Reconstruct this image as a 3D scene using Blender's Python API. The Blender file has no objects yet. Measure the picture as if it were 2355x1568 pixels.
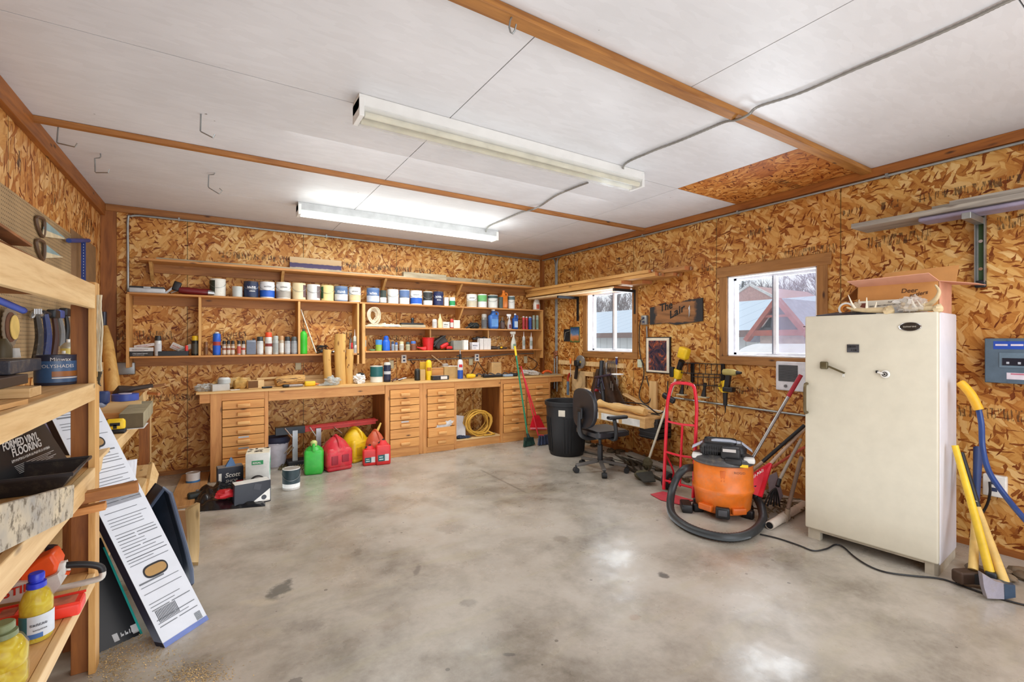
import bpy, math, random
from mathutils import Vector, Matrix, Euler, noise as mnoise
from math import sin, cos, pi, radians as R
random.seed(7)
SC = bpy.context.scene
COL = SC.collection
# ---- survey of the room: a camera at eye height, used to turn sight lines into places ----
F=1074.;CX=1177.5;CY=783.5;H=1.5;A=R(32.24)
fx,fy=sin(A),cos(A); rx,ry=cos(A),-sin(A)
def P(u,v,x=None,y=None,z=None):
    a=(u-CX)/F;b=(CY-v)/F
    d=(fx+a*rx,fy+a*ry,b)
    if x is not None:t=x/d[0]
    elif y is not None:t=y/d[1]
    else:t=(z-H)/d[2]
    return Vector((t*d[0],t*d[1],H+t*d[2]))
def PD(u,v,t):
    a=(u-CX)/F;b=(CY-v)/F
    return Vector((t*(fx+a*rx),t*(fy+a*ry),H+t*b))
XL,XR,YB,ZC=-1.04,4.68,6.48,2.95
# ---------------- materials ----------------
def lin(c):
    c=c/255.
    return c/12.92 if c<=.04045 else ((c+.055)/1.055)**2.4
def rgb(r,g,b): return (lin(r),lin(g),lin(b),1)
class NT:
    def __init__(s,name):
        s.m=bpy.data.materials.new(name); s.m.use_nodes=True
        s.t=s.m.node_tree; s.n=s.t.nodes; s.l=s.t.links
        s.b=s.n['Principled BSDF']; s.tc=s.n.new('ShaderNodeTexCoord'); s.obj=s.tc.outputs['Object']
    def new(s,t,**k):
        n=s.n.new(t)
        for a,v in k.items(): setattr(n,a,v)
        return n
    def link(s,a,b): s.l.new(a,b)
    def set(s,inp,v):
        if hasattr(v,'is_linked') or hasattr(v,'links'): s.link(v,inp)
        else: inp.default_value=v
    def math(s,op,a,b=0.,c=0.):
        n=s.new('ShaderNodeMath',operation=op)
        s.set(n.inputs[0],a); s.set(n.inputs[1],b)
        if len(n.inputs)>2: s.set(n.inputs[2],c)
        return n.outputs[0]
    def mix(s,f,a,b,bt='MIX'):
        n=s.new('ShaderNodeMix',data_type='RGBA',blend_type=bt)
        s.set(n.inputs[0],f); s.set(n.inputs[6],a); s.set(n.inputs[7],b)
        return n.outputs[2]
    def map(s,v,loc=(0,0,0),rot=(0,0,0),sc=(1,1,1)):
        n=s.new('ShaderNodeMapping'); s.set(n.inputs[0],v)
        n.inputs[1].default_value=loc;n.inputs[2].default_value=rot;n.inputs[3].default_value=sc
        return n.outputs[0]
    def noise(s,v,scale,detail=3.,rough=.5,dist=0.):
        n=s.new('ShaderNodeTexNoise'); s.set(n.inputs['Vector'],v)
        n.inputs['Scale'].default_value=scale;n.inputs['Detail'].default_value=detail
        n.inputs['Roughness'].default_value=rough;n.inputs['Distortion'].default_value=dist
        return n.outputs[0]
    def voro(s,v,scale=1.,metric='EUCLIDEAN',dim='3D'):
        n=s.new('ShaderNodeTexVoronoi',distance=metric,voronoi_dimensions=dim); s.set(n.inputs['Vector'],v)
        n.inputs['Scale'].default_value=scale
        return n
    def ramp(s,f,stops,interp='LINEAR'):
        n=s.new('ShaderNodeValToRGB'); s.set(n.inputs[0],f); e=n.color_ramp.elements
        n.color_ramp.interpolation=interp
        while len(e)<len(stops): e.new(.5)
        for i,(p,c) in enumerate(stops):
            e[i].position=p; e[i].color=c
        return n.outputs[0]
    def sep(s,v):
        n=s.new('ShaderNodeSeparateXYZ'); s.link(v,n.inputs[0]); return n.outputs
    def comb(s,x,y,z=0.):
        n=s.new('ShaderNodeCombineXYZ'); s.set(n.inputs[0],x);s.set(n.inputs[1],y);s.set(n.inputs[2],z); return n.outputs[0]
    def bump(s,h,str_=.2,dist=.002):
        n=s.new('ShaderNodeBump'); s.link(h,n.inputs['Height'])
        n.inputs['Strength'].default_value=str_; n.inputs['Distance'].default_value=dist
        s.link(n.outputs[0],s.b.inputs['Normal'])
    def color(s,c): s.set(s.b.inputs['Base Color'],c)
    def rough(s,v): s.set(s.b.inputs['Roughness'],v)
_pm={}
def pm(r,g,b,rough=.5,metal=0.,var=.12,name=None,dirt=0.):
    k=(r,g,b,rough,metal,var,dirt)
    if k in _pm: return _pm[k]
    t=NT(name or 'paint_%d_%d_%d'%(r,g,b)); c=rgb(r,g,b)
    n=t.noise(t.obj,9.,4.,.6)
    d=tuple(x*(1-var*1.6) for x in c[:3])+(1,); h=tuple(min(1,x*(1+var)) for x in c[:3])+(1,)
    col=t.ramp(n,[(.3,d),(.7,h)])
    if dirt>0:
        m=t.noise(t.obj,17.,6.,.75)
        mm=t.ramp(m,[(.5,(0,0,0,1)),(.68,(dirt,dirt,dirt,1))])
        col=t.mix(mm,col,rgb(150,135,110))
    t.color(col); t.rough(rough); t.b.inputs['Metallic'].default_value=metal
    _pm[k]=t.m; return t.m
def glass(name,col=(235,240,240),rough=.05,alpha=.25):
    t=NT(name); t.n.remove(t.b)
    o=t.n['Material Output']; tr=t.new('ShaderNodeBsdfTransparent'); gl=t.new('ShaderNodeBsdfPrincipled')
    n=t.noise(t.obj,20.,3.)
    t.link(t.ramp(n,[(.3,rgb(*[c*.9 for c in col])),(.7,rgb(*col))]),gl.inputs['Base Color']); gl.inputs['Roughness'].default_value=rough
    m=t.new('ShaderNodeMixShader'); m.inputs[0].default_value=alpha
    t.link(tr.outputs[0],m.inputs[1]); t.link(gl.outputs[0],m.inputs[2]); t.link(m.outputs[0],o.inputs[0])
    return t.m
def emis(name,col,st):
    t=NT(name); t.b.inputs['Emission Color'].default_value=rgb(*col); t.b.inputs['Emission Strength'].default_value=st
    n=t.noise(t.obj,3.); t.color(t.ramp(n,[(.3,rgb(*col)),(.7,rgb(*col))])); return t.m
def wood(name,light,dark,axis='X',knots=1.,rough=.55,scale=1.,knotc=(70,38,18)):
    t=NT(name)
    sc={'X':(1.2,14,14),'Y':(14,1.2,14),'Z':(14,14,1.2)}[axis]
    v=t.map(t.obj,sc=tuple(q*scale for q in sc))
    n=t.noise(v,1.,4.,.6,1.3); n2=t.noise(v,6.,3.,.6,.3)
    f=t.math('ADD',t.math('MULTIPLY',n,.75),t.math('MULTIPLY',n2,.25))
    col=t.ramp(f,[(.33,rgb(*dark)),(.5,rgb(*[(a+b)/2+4 for a,b in zip(light,dark)])),(.68,rgb(*light))])
    big=t.noise(t.obj,2.3,2.); col=t.mix(t.math('MULTIPLY',big,.10),col,rgb(*dark),'MULTIPLY')
    if knots:
        ks={'X':(3,9,9),'Y':(9,3,9),'Z':(9,9,3)}[axis]
        vo=t.voro(t.map(t.obj,sc=ks),1.)
        k=t.ramp(vo.outputs['Distance'],[(.05,(knots,knots,knots,1)),(.13,(0,0,0,1))])
        col=t.mix(k,col,rgb(*knotc))
    t.color(col); t.rough(rough); t.bump(f,.25,.002); return t.m
OSB_T=[(0,(142,82,30)),(.13,(172,108,44)),(.26,(198,140,68)),(.45,(214,162,88)),(.68,(226,182,110)),(.9,(238,204,142))]
def osb(name,plane,gain=(1,1,1),seams=(),stamps=(),vert=1.,ang0=.3,spec=.3):
    t=NT(name); s=t.sep(t.obj)
    ax={'x':(1,2),'y':(0,2),'z':(0,1)}[plane]; a,b=s[ax[0]],s[ax[1]]
    v=t.comb(a,t.math('MULTIPLY',b,vert),0.)
    wob=t.new('ShaderNodeTexNoise'); t.link(v,wob.inputs['Vector']); wob.inputs['Scale'].default_value=11.; wob.inputs['Detail'].default_value=3.
    sb=t.new('ShaderNodeVectorMath',operation='SUBTRACT'); t.link(wob.outputs[1],sb.inputs[0]); sb.inputs[1].default_value=(.5,.5,.5)
    va=t.new('ShaderNodeVectorMath',operation='MULTIPLY_ADD'); t.link(sb.outputs[0],va.inputs[0]); va.inputs[1].default_value=(.035,.035,0); t.link(v,va.inputs[2])
    wb=t.new('ShaderNodeTexNoise'); t.link(v,wb.inputs['Vector']); wb.inputs['Scale'].default_value=2.6; wb.inputs['Detail'].default_value=1.
    vb=t.new('ShaderNodeVectorMath',operation='MULTIPLY_ADD'); t.link(wb.outputs[1],vb.inputs[0]); vb.inputs[1].default_value=(.16,.16,0); t.link(va.outputs[0],vb.inputs[2])
    v2=vb.outputs[0]
    stops=[(p,rgb(min(255,c[0]*gain[0]),min(255,c[1]*gain[1]),min(255,c[2]*gain[2]))) for p,c in OSB_T]
    col=None; hgt=None
    for i,(an,L,W,th) in enumerate(((0.,.18,.075,0),(1.3,.17,.052,.4),(-.7,.15,.052,.5),(.55,.16,.044,.6),(-1.25,.13,.036,.62),(2.1,.1,.03,.68),(.9,.05,.011,.92),(-.35,.05,.011,.93))):
        m=t.map(v2,loc=(i*3.7+ang0*5,i*1.3+ang0*3,0),rot=(0,0,an+ang0*.4),sc=(1,1,1)); m=t.map(m,sc=(1/L,1/W,1))
        vo=t.voro(m,1.,'EUCLIDEAN' if i%2 else 'MANHATTAN','2D')
        c=t.sep(vo.outputs['Color'])
        g2=t.noise(t.map(m,sc=(.8,7,1)),1.,3.,.6)
        val=t.math('ADD',t.math('MULTIPLY',c[0],.78),t.math('MULTIPLY',t.math('SUBTRACT',g2,.22),.42))
        cc=t.ramp(val,stops)
        ed=t.ramp(vo.outputs['Distance'],[(.45 if i%2 else .6,(1,1,1,1)),(.72 if i%2 else .95,(.74,.6,.46,1))])
        cc=t.mix(.8,cc,ed,'MULTIPLY')
        if i>=6: cc=t.mix(1.,cc,rgb(170,128,92),'MULTIPLY')
        if col is None: col=cc; hgt=c[2]
        else:
            k=t.math('GREATER_THAN',c[1],th); col=t.mix(k,col,cc)
            hgt=t.math('ADD',t.math('MULTIPLY',hgt,t.math('SUBTRACT',1.,k)),t.math('MULTIPLY',c[2],k))
    big=t.noise(v,1.1,2.); col=t.mix(t.ramp(big,[(.38,(.4,.4,.4,1)),(.62,(0,0,0,1))]),col,rgb(225,180,130),'MULTIPLY')
    ink=None
    for z0,hh,fq in stamps:
        band=t.math('LESS_THAN',t.math('ABSOLUTE',t.math('SUBTRACT',b,z0)),hh)
        bars=t.math('GREATER_THAN',t.noise(t.comb(t.math('MULTIPLY',a,fq),t.math('MULTIPLY',b,9.),0.),1.,2.,.7),.53)
        seg=t.math('GREATER_THAN',t.noise(t.comb(t.math('ADD',a,z0*7),z0,0.),1.7,1.),.5)
        k=t.math('MULTIPLY',t.math('MULTIPLY',band,bars),seg)
        ink=k if ink is None else t.math('MAXIMUM',ink,k)
    if ink is not None: col=t.mix(t.math('MULTIPLY',ink,.72),col,rgb(52,38,28))
    for q in seams:
        k=t.math('LESS_THAN',t.math('ABSOLUTE',t.math('SUBTRACT',a,q)),.004)
        col=t.mix(t.math('MULTIPLY',k,.75),col,rgb(60,58,30))
    t.color(col); t.rough(.5); t.b.inputs['Specular IOR Level'].default_value=spec
    t.bump(hgt,.3,.003); return t.m
# ---------------- mesh builder ----------------
MWX={}
class MB:
    def __init__(s,mat=None): s.v=[];s.f=[];s.mi=[];s.mats=[];s.cur=0
    def m(s,mat):
        if mat not in s.mats: s.mats.append(mat)
        s.cur=s.mats.index(mat); return s
    def add(s,vs,fs):
        o=len(s.v); s.v+= [Vector(p) for p in vs]
        for f in fs: s.f.append([i+o for i in f]); s.mi.append(s.cur)
        return s
    def box(s,x0,y0,z0,x1,y1,z1):
        x0,x1=min(x0,x1),max(x0,x1);y0,y1=min(y0,y1),max(y0,y1);z0,z1=min(z0,z1),max(z0,z1)
        return s.add([(x0,y0,z0),(x1,y0,z0),(x1,y1,z0),(x0,y1,z0),(x0,y0,z1),(x1,y0,z1),(x1,y1,z1),(x0,y1,z1)],
          [(0,3,2,1),(4,5,6,7),(0,1,5,4),(1,2,6,5),(2,3,7,6),(3,0,4,7)])
    def ob(s,c,sz,rot=(0,0,0)):
        Mx=rot if isinstance(rot,Matrix) else Euler(rot).to_matrix(); c=Vector(c); h=[q/2 for q in sz]
        pts=[c+Mx@Vector((a*h[0],b*h[1],d*h[2])) for d in(-1,1) for a,b in((-1,-1),(1,-1),(1,1),(-1,1))]
        return s.add(pts,[(0,3,2,1),(4,5,6,7),(0,1,5,4),(1,2,6,5),(2,3,7,6),(3,0,4,7)])
    def bar(s,p0,p1,w,h,up=(0,0,1)):
        p0=Vector(p0);p1=Vector(p1);d=(p1-p0).normalized();up=Vector(up)
        sd=d.cross(up)
        if sd.length<1e-3: sd=d.cross(Vector((1,0,0)))
        sd.normalize(); u=sd.cross(d).normalized()
        q=[]
        for p in(p0,p1):
            for a,b in((-1,-1),(1,-1),(1,1),(-1,1)): q.append(p+sd*a*w/2+u*b*h/2)
        return s.add(q,[(3,2,1,0),(4,5,6,7),(0,1,5,4),(1,2,6,5),(2,3,7,6),(3,0,4,7)])
    def frame(s,d):
        d=Vector(d).normalized(); a=Vector((0,0,1)) if abs(d.z)<.9 else Vector((1,0,0))
        x=d.cross(a).normalized(); return x,x.cross(d).normalized()
    def cyl(s,p0,p1,r0,r1=None,n=16,cap=True):
        r1=r0 if r1 is None else r1
        p0=Vector(p0);p1=Vector(p1);x,y=s.frame(p1-p0)
        vs=[p0+(x*cos(2*pi*i/n)+y*sin(2*pi*i/n))*r0 for i in range(n)]+[p1+(x*cos(2*pi*i/n)+y*sin(2*pi*i/n))*r1 for i in range(n)]
        fs=[(i,n+i,n+(i+1)%n,(i+1)%n) for i in range(n)]
        if cap: fs+=[tuple(range(n)),tuple(range(2*n-1,n-1,-1))]
        return s.add(vs,fs)
    def tube(s,pts,r,n=8,closed=False,cap=True,rr=None):
        pts=[Vector(p) for p in pts]; N=len(pts); x=None; vs=[]
        for i,p in enumerate(pts):
            if closed: d=pts[(i+1)%N]-pts[i-1]
            else: d=pts[min(i+1,N-1)]-pts[max(i-1,0)]
            d=d.normalized() if d.length>1e-9 else Vector((0,0,1))
            if x is None: x,y=s.frame(d)
            else:
                x=(x-d*x.dot(d)); x=x.normalized() if x.length>1e-6 else s.frame(d)[0]
                y=x.cross(d)
            q=r if rr is None else rr[i]
            vs+=[p+(x*cos(2*pi*k/n)+y*sin(2*pi*k/n))*q for k in range(n)]
        fs=[]
        for i in range(N if closed else N-1):
            j=(i+1)%N
            fs+=[(i*n+k,j*n+k,j*n+(k+1)%n,i*n+(k+1)%n) for k in range(n)]
        if cap and not closed: fs+=[tuple(range(n)),tuple(range(N*n-1,(N-1)*n-1,-1))]
        return s.add(vs,fs)
    def lathe(s,prof,c=(0,0,0),n=20,ax=None,sx=1.,sy=1.):
        c=Vector(c); ax=Vector(ax or (0,0,1)).normalized()
        if ax.z>.999: x,y=Vector((1,0,0)),Vector((0,1,0))
        else: x,y=s.frame(ax); y=-y
        vs=[c+ax*z+(x*cos(2*pi*i/n)*sx+y*sin(2*pi*i/n)*sy)*max(r,1e-4) for r,z in prof for i in range(n)]
        fs=[]
        for k in range(len(prof)-1):
            fs+=[(k*n+i,k*n+(i+1)%n,(k+1)*n+(i+1)%n,(k+1)*n+i) for i in range(n)]
        return s.add(vs,fs)
    def prism(s,poly,vec):
        poly=[Vector(p) for p in poly];vec=Vector(vec);n=len(poly)
        return s.add(poly+[p+vec for p in poly],[tuple(range(n)),tuple(range(2*n-1,n-1,-1))]+[(i,n+i,n+(i+1)%n,(i+1)%n) for i in range(n)])
    def poly(s,pts): return s.add(pts,[tuple(range(len(pts)))])
    def rbox(s,c,sz,r,rot=(0,0,0),k=3,taper=0.,axis=2):
        # box with rounded vertical edges, soft top and bottom
        Mx=Euler(rot).to_matrix() if not isinstance(rot,Matrix) else rot; c=Vector(c); hx,hy,hz=[q/2 for q in sz]; ring=[]
        for cx,cy,a0 in((1,1,0),(-1,1,90),(-1,-1,180),(1,-1,270)):
            for i in range(k+1): ring.append((cx,cy,R(a0+90*i/k)))
        vs=[];lv=[(-hz,r*.6),(-hz+r*.4,r*.15),(-hz+r,0),(hz-r,0),(hz-r*.4,r*.15),(hz,r*.6)]
        for z,ins in lv:
            tp=1-taper*(z+hz)/(2*hz)
            for cx,cy,a in ring:
                x=(cx*(hx-r)+cos(a)*(r-ins))*tp;y=(cy*(hy-r)+sin(a)*(r-ins))*tp
                q=(x,y,z)
                if axis==0:q=(z,x,y)
                if axis==1:q=(x,z,y)
                vs.append(c+Mx@Vector(q))
        n=len(ring);fs=[]
        for l in range(5): fs+=[(l*n+i,l*n+(i+1)%n,(l+1)*n+(i+1)%n,(l+1)*n+i) for i in range(n)]
        fs+=[tuple(range(n-1,-1,-1)),tuple(range(5*n,6*n))]
        return s.add(vs,fs)
    def blob(s,c,rad,seed=0,amp=.25,fr=2.,nu=18,nv=12,flat=None,rot=(0,0,0)):
        c=Vector(c);vs=[];Mx=Euler(rot).to_matrix()
        for j in range(nv+1):
            th=pi*j/nv
            for i in range(nu):
                ph=2*pi*i/nu; d=Vector((sin(th)*cos(ph),sin(th)*sin(ph),cos(th)))
                k=1+amp*mnoise.noise(d*fr+Vector((seed*7.1,seed*3.3,seed)))+amp*.5*mnoise.noise(d*fr*2.7+Vector((seed,seed*2,5)))
                q=c+Mx@Vector((d.x*rad[0]*k,d.y*rad[1]*k,d.z*rad[2]*k))
                if flat is not None and q.z<flat: q.z=flat
                vs.append(q)
        fs=[(j*nu+i,(j+1)*nu+i,(j+1)*nu+(i+1)%nu,j*nu+(i+1)%nu) for j in range(nv) for i in range(nu)]
        return s.add(vs,fs)
    def scrib(s,o,right,up,w,h,seed=1,n=None,lift=.0012):
        # worn, unreadable lettering: a row of short broken strokes
        o=Vector(o);right=Vector(right).normalized();up=Vector(up).normalized();nn=right.cross(up)*lift; rn_=random.Random(seed); n=n or max(3,int(w/h*1.3)); g=w/n
        for i in range(n):
            x=i*g; k=rn_.random()
            q=[(x,0,x+g*.22,1)]
            if k<.6: q.append((x,.8*rn_.random(),x+g*.7,.8*rn_.random()+.2))
            if k>.3: q.append((x+g*.5,0,x+g*.72,rn_.uniform(.6,1)))
            for x0,y0,x1,y1 in q:
                if abs(y1-y0)<.12: y1=y0+.16
                s.add([o+right*x0+up*y0*h+nn,o+right*x1+up*y0*h+nn,o+right*x1+up*y1*h+nn,o+right*x0+up*y1*h+nn],[(0,1,2,3)])
        return s
    def cscrib(s,c,r,amid,z,w,h,seed=1,lift=.0014):
        c=Vector(c);rn_=random.Random(seed); n=max(3,int(w/h*1.3)); g=w/n
        for i in range(n):
            for x0,x1,y0,y1 in ((i*g,i*g+g*.25,0,1),(i*g,i*g+g*.7,rn_.choice((0,.4,.8)),None),(i*g+g*.5,i*g+g*.75,0,rn_.uniform(.5,1))):
                if y1 is None: y1=y0+.2
                vs=[]
                for x,y in ((x0,y0),(x1,y0),(x1,y1),(x0,y1)):
                    a=R(amid)+(x-w/2)/r; vs.append(c+Vector((cos(a)*(r+lift),sin(a)*(r+lift),z+y*h)))
                s.add(vs,[(0,1,2,3)])
        return s
    def grid(s,fn,nu,nv,thick=0.):
        vs=[fn(i/nu,j/nv) for j in range(nv+1) for i in range(nu+1)]
        return s.add(vs,[(j*(nu+1)+i,j*(nu+1)+i+1,(j+1)*(nu+1)+i+1,(j+1)*(nu+1)+i) for j in range(nv) for i in range(nu)])
    def text(s,txt,o,right,up,h,shear=0.,align='LEFT',lift=.0012,wid=None,bold=0):
        vs,fs,w=_txt(txt); o=Vector(o);right=Vector(right).normalized();up=Vector(up).normalized();n=right.cross(up)
        k=h; kx=h if wid is None else wid/max(w,1e-6)
        off={'LEFT':0,'CENTER':-w/2,'RIGHT':-w}[align]
        if bold:
            for dx_,dy_ in ((1,0),(0,1),(1,1)): s.add([o+right*((p[0]+off)*kx+p[1]*shear*k+dx_*bold)+up*(p[1]*k+dy_*bold)+n*(lift+.0002*(dx_+2*dy_)) for p in vs],fs)
        return s.add([o+right*((p[0]+off)*kx+p[1]*shear*k)+up*p[1]*k+n*lift for p in vs],fs)
    def ribbon(s,c,r,a0,a1,z0,z1,n=12,lift=.0006):
        # a label wrapped round an upright can between two angles (degrees)
        c=Vector(c);vs=[]
        for i in range(n+1):
            a=R(a0+(a1-a0)*i/n); vs+=[c+Vector((cos(a)*(r+lift),sin(a)*(r+lift),z0)),c+Vector((cos(a)*(r+lift),sin(a)*(r+lift),z1))]
        return s.add(vs,[(2*i,2*i+2,2*i+3,2*i+1) for i in range(n)])
    def curvetext(s,txt,c,r,amid,z,h,lift=.0012):
        vs,fs,w=_txt(txt); c=Vector(c)
        out=[]
        for p in vs:
            a=R(amid)+(p[0]-w/2)*h/r; out.append(c+Vector((cos(a)*(r+lift),sin(a)*(r+lift),z+p[1]*h)))
        return s.add(out,fs)
    def build(s,name,parent=None,bev=0.,local=False,base=False,flat=False,sub=0,solid=0.,ang=38):
        vs=s.v; loc=None
        if parent is not None and not local:
            inv=MWX[parent.name].inverted(); vs=[inv@p for p in vs]
        if parent is None and not local:
            xs=[p.x for p in vs];ys=[p.y for p in vs];zs=[p.z for p in vs]
            if base: loc=Vector(((min(xs)+max(xs))/2,(min(ys)+max(ys))/2,min(zs))); vs=[p-loc for p in vs]
        me=bpy.data.meshes.new(name); me.from_pydata([tuple(p) for p in vs],[],s.f)
        for q in s.mats: me.materials.append(q)
        me.polygons.foreach_set('material_index',s.mi)
        if not flat:
            me.polygons.foreach_set('use_smooth',[True]*len(s.f)); me.set_sharp_from_angle(angle=R(ang))
        me.update()
        o=bpy.data.objects.new(name,me); COL.objects.link(o)
        if parent is not None: o.parent=parent; MWX[o.name]=MWX[parent.name].copy()
        else:
            if loc is not None: o.location=loc
            MWX[o.name]=Matrix.Translation(loc) if loc is not None else Matrix()
        if solid>0:
            md=o.modifiers.new('solid','SOLIDIFY'); md.thickness=solid
        if bev>0:
            md=o.modifiers.new('bevel','BEVEL'); md.width=bev; md.segments=2; md.limit_method='ANGLE'; md.angle_limit=R(40)
        if sub>0:
            md=o.modifiers.new('sub','SUBSURF'); md.levels=sub; md.render_levels=sub
        return o
_tc={}
def _txt(t):
    if t in _tc: return _tc[t]
    cu=bpy.data.curves.new('lettering','FONT'); cu.body=t; cu.size=1.; cu.resolution_u=3
    o=bpy.data.objects.new('lettering',cu); COL.objects.link(o)
    bpy.context.view_layer.update()
    me=bpy.data.meshes.new_from_object(o.evaluated_get(bpy.context.evaluated_depsgraph_get()))
    vs=[tuple(v.co) for v in me.vertices]; fs=[tuple(p.vertices) for p in me.polygons]
    w=max([v[0] for v in vs] or [1])
    bpy.data.objects.remove(o); bpy.data.meshes.remove(me); bpy.data.curves.remove(cu)
    _tc[t]=(vs,fs,w); return _tc[t]
def mb(mat): return MB().m(mat)
def tag(o,label,cat,group=None,kind=None):
    o['label']=label; o['category']=cat
    if group:o['group']=group
    if kind:o['kind']=kind
    return o
def thing(name,label,cat,loc=(0,0,0),rz=0.,group=None,rot=None):
    o=bpy.data.objects.new(name,None); COL.objects.link(o); o.empty_display_size=.05
    o.location=loc; e=Euler(rot if rot else (0,0,rz)); o.rotation_euler=e
    MWX[o.name]=Matrix.Translation(Vector(loc))@e.to_matrix().to_4x4()
    return tag(o,label,cat,group)
def struct(o): o['kind']='structure'; return o
def smooth(pts,k=6,closed=False):
    pts=[Vector(p) for p in pts]; out=[];n=len(pts)
    g=(lambda i:pts[i%n]) if closed else (lambda i:pts[max(0,min(n-1,i))])
    for i in range(n if closed else n-1):
        a,b,c,d=g(i-1),g(i),g(i+1),g(i+2)
        for j in range(k):
            t=j/k; out.append(.5*((2*b)+(c-a)*t+(2*a-5*b+4*c-d)*t*t+(3*b-a-3*c+d)*t**3))
    if not closed: out.append(pts[-1])
    return out
# shared finishes
PINE=wood('pine_along_x',(222,164,96),(176,110,50),'X')
PINEY=wood('pine_along_y',(230,188,128),(190,140,80),'Y')
PINEYB=wood('worn_pine_edge',(234,204,152),(204,164,108),'Y',.6)
PINEZ=wood('pine_upright',(214,154,88),(168,104,48),'Z')
DKX=wood('stained_pine_x',(178,118,56),(130,78,32),'X')
DKY=wood('stained_pine_y',(176,108,44),(124,68,22),'Y')
DKZ=wood('stained_pine_z',(168,104,46),(118,66,26),'Z')
LTX=wood('pale_board_x',(236,206,154),(204,164,108),'X',.4)
LTZ=wood('pale_board_z',(232,200,146),(200,160,104),'Z',.5)
GREYX=wood('weathered_board_x',(196,182,152),(142,128,102),'X',.6)
GREYY=wood('weathered_board_y',(176,168,154),(120,112,104),'Y',.6)
STEEL=pm(176,178,180,.32,.85); GALV=pm(160,164,164,.42,.8,dirt=.2); BLACK=pm(24,24,27,.45); WHITE=pm(232,230,224,.45)
DARKM=pm(52,54,58,.4,.6); CHROME=pm(214,214,216,.18,1.); CARD=pm(186,138,84,.8); RUBBER=pm(30,31,33,.7)
RED=pm(196,26,36,.4); YEL=pm(238,196,30,.45); ORG=pm(226,112,28,.42); BLU=pm(36,84,176,.4); NAVY=pm(28,38,78,.4)
# ---------------- camera, sky, lamps ----------------
cam=bpy.data.cameras.new('camera'); co=bpy.data.objects.new('camera',cam); COL.objects.link(co)
co.location=(0,0,H); co.rotation_euler=(R(90),0,-A); cam.sensor_width=36; cam.lens=F/2355*36; cam.clip_start=.02; cam.clip_end=300
cam.shift_y=-.0002
SC.camera=co
SC.view_settings.view_transform='Standard'; SC.view_settings.look='None'; SC.view_settings.exposure=0.0
w=bpy.data.worlds.new('overcast_sky'); SC.world=w; w.use_nodes=True
bg=w.node_tree.nodes['Background']; nt=w.node_tree
tcw=nt.nodes.new('ShaderNodeTexCoord'); gw=nt.nodes.new('ShaderNodeValToRGB'); sw=nt.nodes.new('ShaderNodeSeparateXYZ')
nw=nt.nodes.new('ShaderNodeTexNoise'); nw.inputs['Scale'].default_value=3.
nt.links.new(tcw.outputs['Generated'],sw.inputs[0]); nt.links.new(sw.outputs[2],gw.inputs[0])
gw.color_ramp.elements[0].position=.0; gw.color_ramp.elements[0].color=(.86,.9,.95,1)
gw.color_ramp.elements[1].position=.6; gw.color_ramp.elements[1].color=(.8,.88,1,1)
nt.links.new(gw.outputs[0],bg.inputs[0]); bg.inputs[1].default_value=1.15
def area(name,loc,rot,sx,sy,en,col=(1,1,1),sp=None):
    l=bpy.data.lights.new(name,'AREA'); l.shape='RECTANGLE'; l.size=sx; l.size_y=sy; l.energy=en; l.color=col
    o=bpy.data.objects.new(name,l); COL.objects.link(o); o.location=loc; o.rotation_euler=rot; return o
area('garage_door_daylight',(1.9,-2.2,1.5),(R(90),0,R(0)),4.6,2.3,118,(.94,.97,1))
area('fluorescent_glow',(1.91,5.37,2.80),(0,0,0),2.3,.12,40,(.95,1,.98))
area('fluorescent_uplight',(1.91,4.95,2.7),(R(180),0,0),2.3,.3,6,(.95,1,.98))
area('rear_overhead_fill',(3.0,.2,2.8),(0,0,0),2.4,.5,20,(.97,.98,1))  # added fill lamp below the ceiling; no fixture hangs here
area('floor_bounce',(1.5,2.9,.02),(R(180),0,0),3.8,5.,64,(.90,.95,1))  # added upward lamp standing in for daylight bounced off the floor
area('window_daylight_a',(4.95,4.85,1.78),(R(90),0,R(90)),.88,.84,24,(.85,.93,1))
area('window_daylight_b',(4.95,2.59,1.78),(R(90),0,R(90)),.88,.84,30,(.85,.93,1))
area('middle_fill',(1.9,3.2,2.7),(R(35),0,0),3.,1.,22,(.97,.99,1))
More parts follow.
